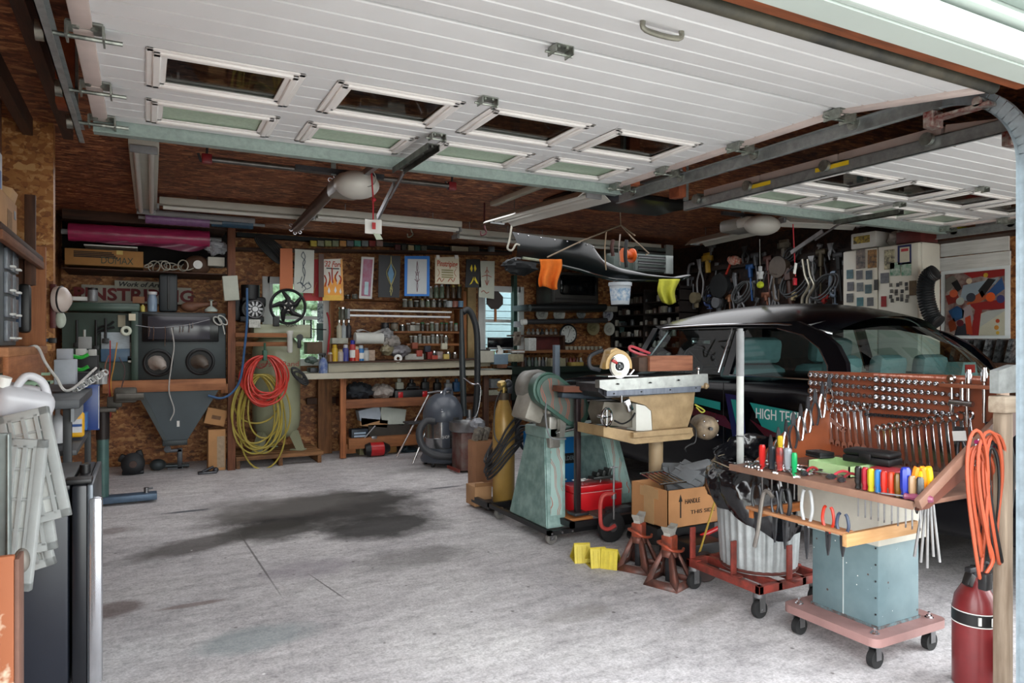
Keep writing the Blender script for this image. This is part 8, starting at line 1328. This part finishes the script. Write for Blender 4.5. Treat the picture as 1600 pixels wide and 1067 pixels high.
fixture('white twin tube ceiling light running toward the back on the left',(.0,4.85),(.02,7.15),.17,2,2.55)
fixture('long white ceiling strip light left of the opener',(.12,6.88),(1.65,6.86),.12,1,2.56); fixture('white twin tube ceiling light behind the paper tag',(1.38,6.55),(2.86,6.6),.13,2,2.52); fixture('short white tube light right of the paper tag',(2.95,6.9),(3.75,6.95),.16,1,2.5); fixture('long cream tube light over the hanging body panel',(3.65,7.0),(5.75,7.0),.16,1,2.52)
fixture('white louvred reflector light hanging near the middle door track',(2.85,5.7),(2.98,4.35),.16,2,2.47,1); fixture('white tube light beside the far opener over the car',(5.65,6.2),(5.5,5.2),.14,1,2.52,1); fixture('white tube light partly hidden at the right of the far opener',(5.25,4.6),(6.1,4.4),.12,1,2.5,1)
one('old_light_cover',MB().box(2.72,4.4,2.56,2.78,5.6,2.6,.004),mt('b5b2a2',.5,v=.15),'narrow cream strip on the ceiling beside the louvred light','strip')
one('black_ceiling_panel',MB().box(3.2,4.9,2.60,4.5,5.5,2.645,.01),mt('0f1416',.3,v=.2),'glossy black panel lying against the ceiling behind the louvred light','panel')
for i,(px,py,Y,lab,c_) in enumerate(((642,362,7.0,'grey wire bundle under the ceiling near the tube lights','6a6658'),(757,358,5.9,'dark red ceiling hook near the louvred light','4a1418'))): p=at(px,py,Y=Y); one('ceiling_hook',MB().tube(curve_pts([(p.x,p.y,2.65),(p.x,p.y,p.z+.03),(p.x+.02,p.y,p.z-.03),(p.x-.03,p.y,p.z-.06),(p.x-.04,p.y,p.z-.02)],5),.008,6),mt(c_,.5,.3),lab,'hook')
# rafter-like boards at the top left and dark track cover
for i,x in enumerate((-.62,-.42)): st('trim_%d'%(13+i),MB().box(x,1.2,2.55,x+.05,4.9,2.65),WDKY)
cam=bpy.data.objects.new('camera',bpy.data.cameras.new('camera')); COL.objects.link(cam); SC.camera=cam
cam.location=(0,0,CH); cam.rotation_euler=(R(90),0,-TH); cam.data.sensor_width=36; cam.data.lens=36*FPX/1600; cam.data.shift_y=(YH-533.5)/1600; cam.data.clip_start=.05
w=bpy.data.worlds.new('overcast_sky'); SC.world=w; w.use_nodes=True; nt=w.node_tree; bg=nt.nodes['Background']
g=N(nt,'ShaderNodeTexCoord'); sx=N(nt,'ShaderNodeSeparateXYZ'); nt.links.new(g.outputs['Generated'],sx.inputs[0])
rp=ramp(nt,sx.outputs[2],[(.0,(.62,.66,.62)),(.08,(.78,.82,.8)),(.2,(.97,.99,1.0)),(1,(.9,.95,1.0))]); nt.links.new(rp.outputs[0],bg.inputs[0]); bg.inputs[1].default_value=WORLD
def lamp(name,loc,size,power,rot=(0,0,0),col=(1,.97,.92),sy=None):
    l=bpy.data.lights.new(name,'AREA'); l.size=size; l.energy=power; l.color=col
    if sy: l.shape='RECTANGLE'; l.size_y=sy
    o=bpy.data.objects.new(name,l); COL.objects.link(o); o.location=loc; o.rotation_euler=rot; return o
SC.view_settings.view_transform='Standard'; SC.view_settings.look='None'; SC.view_settings.exposure=EXPO
for x,y in ((.6,6.3),(2.8,6.3),(5.0,6.0)): lamp('added_ceiling_fill',(x,y,2.44),1.9,FILLP,sy=2.2,col=(.97,.98,1))  # added fill lights that brighten the deep interior; the tube fixtures stay unlit
SC.cycles.max_bounces=8; SC.cycles.diffuse_bounces=4
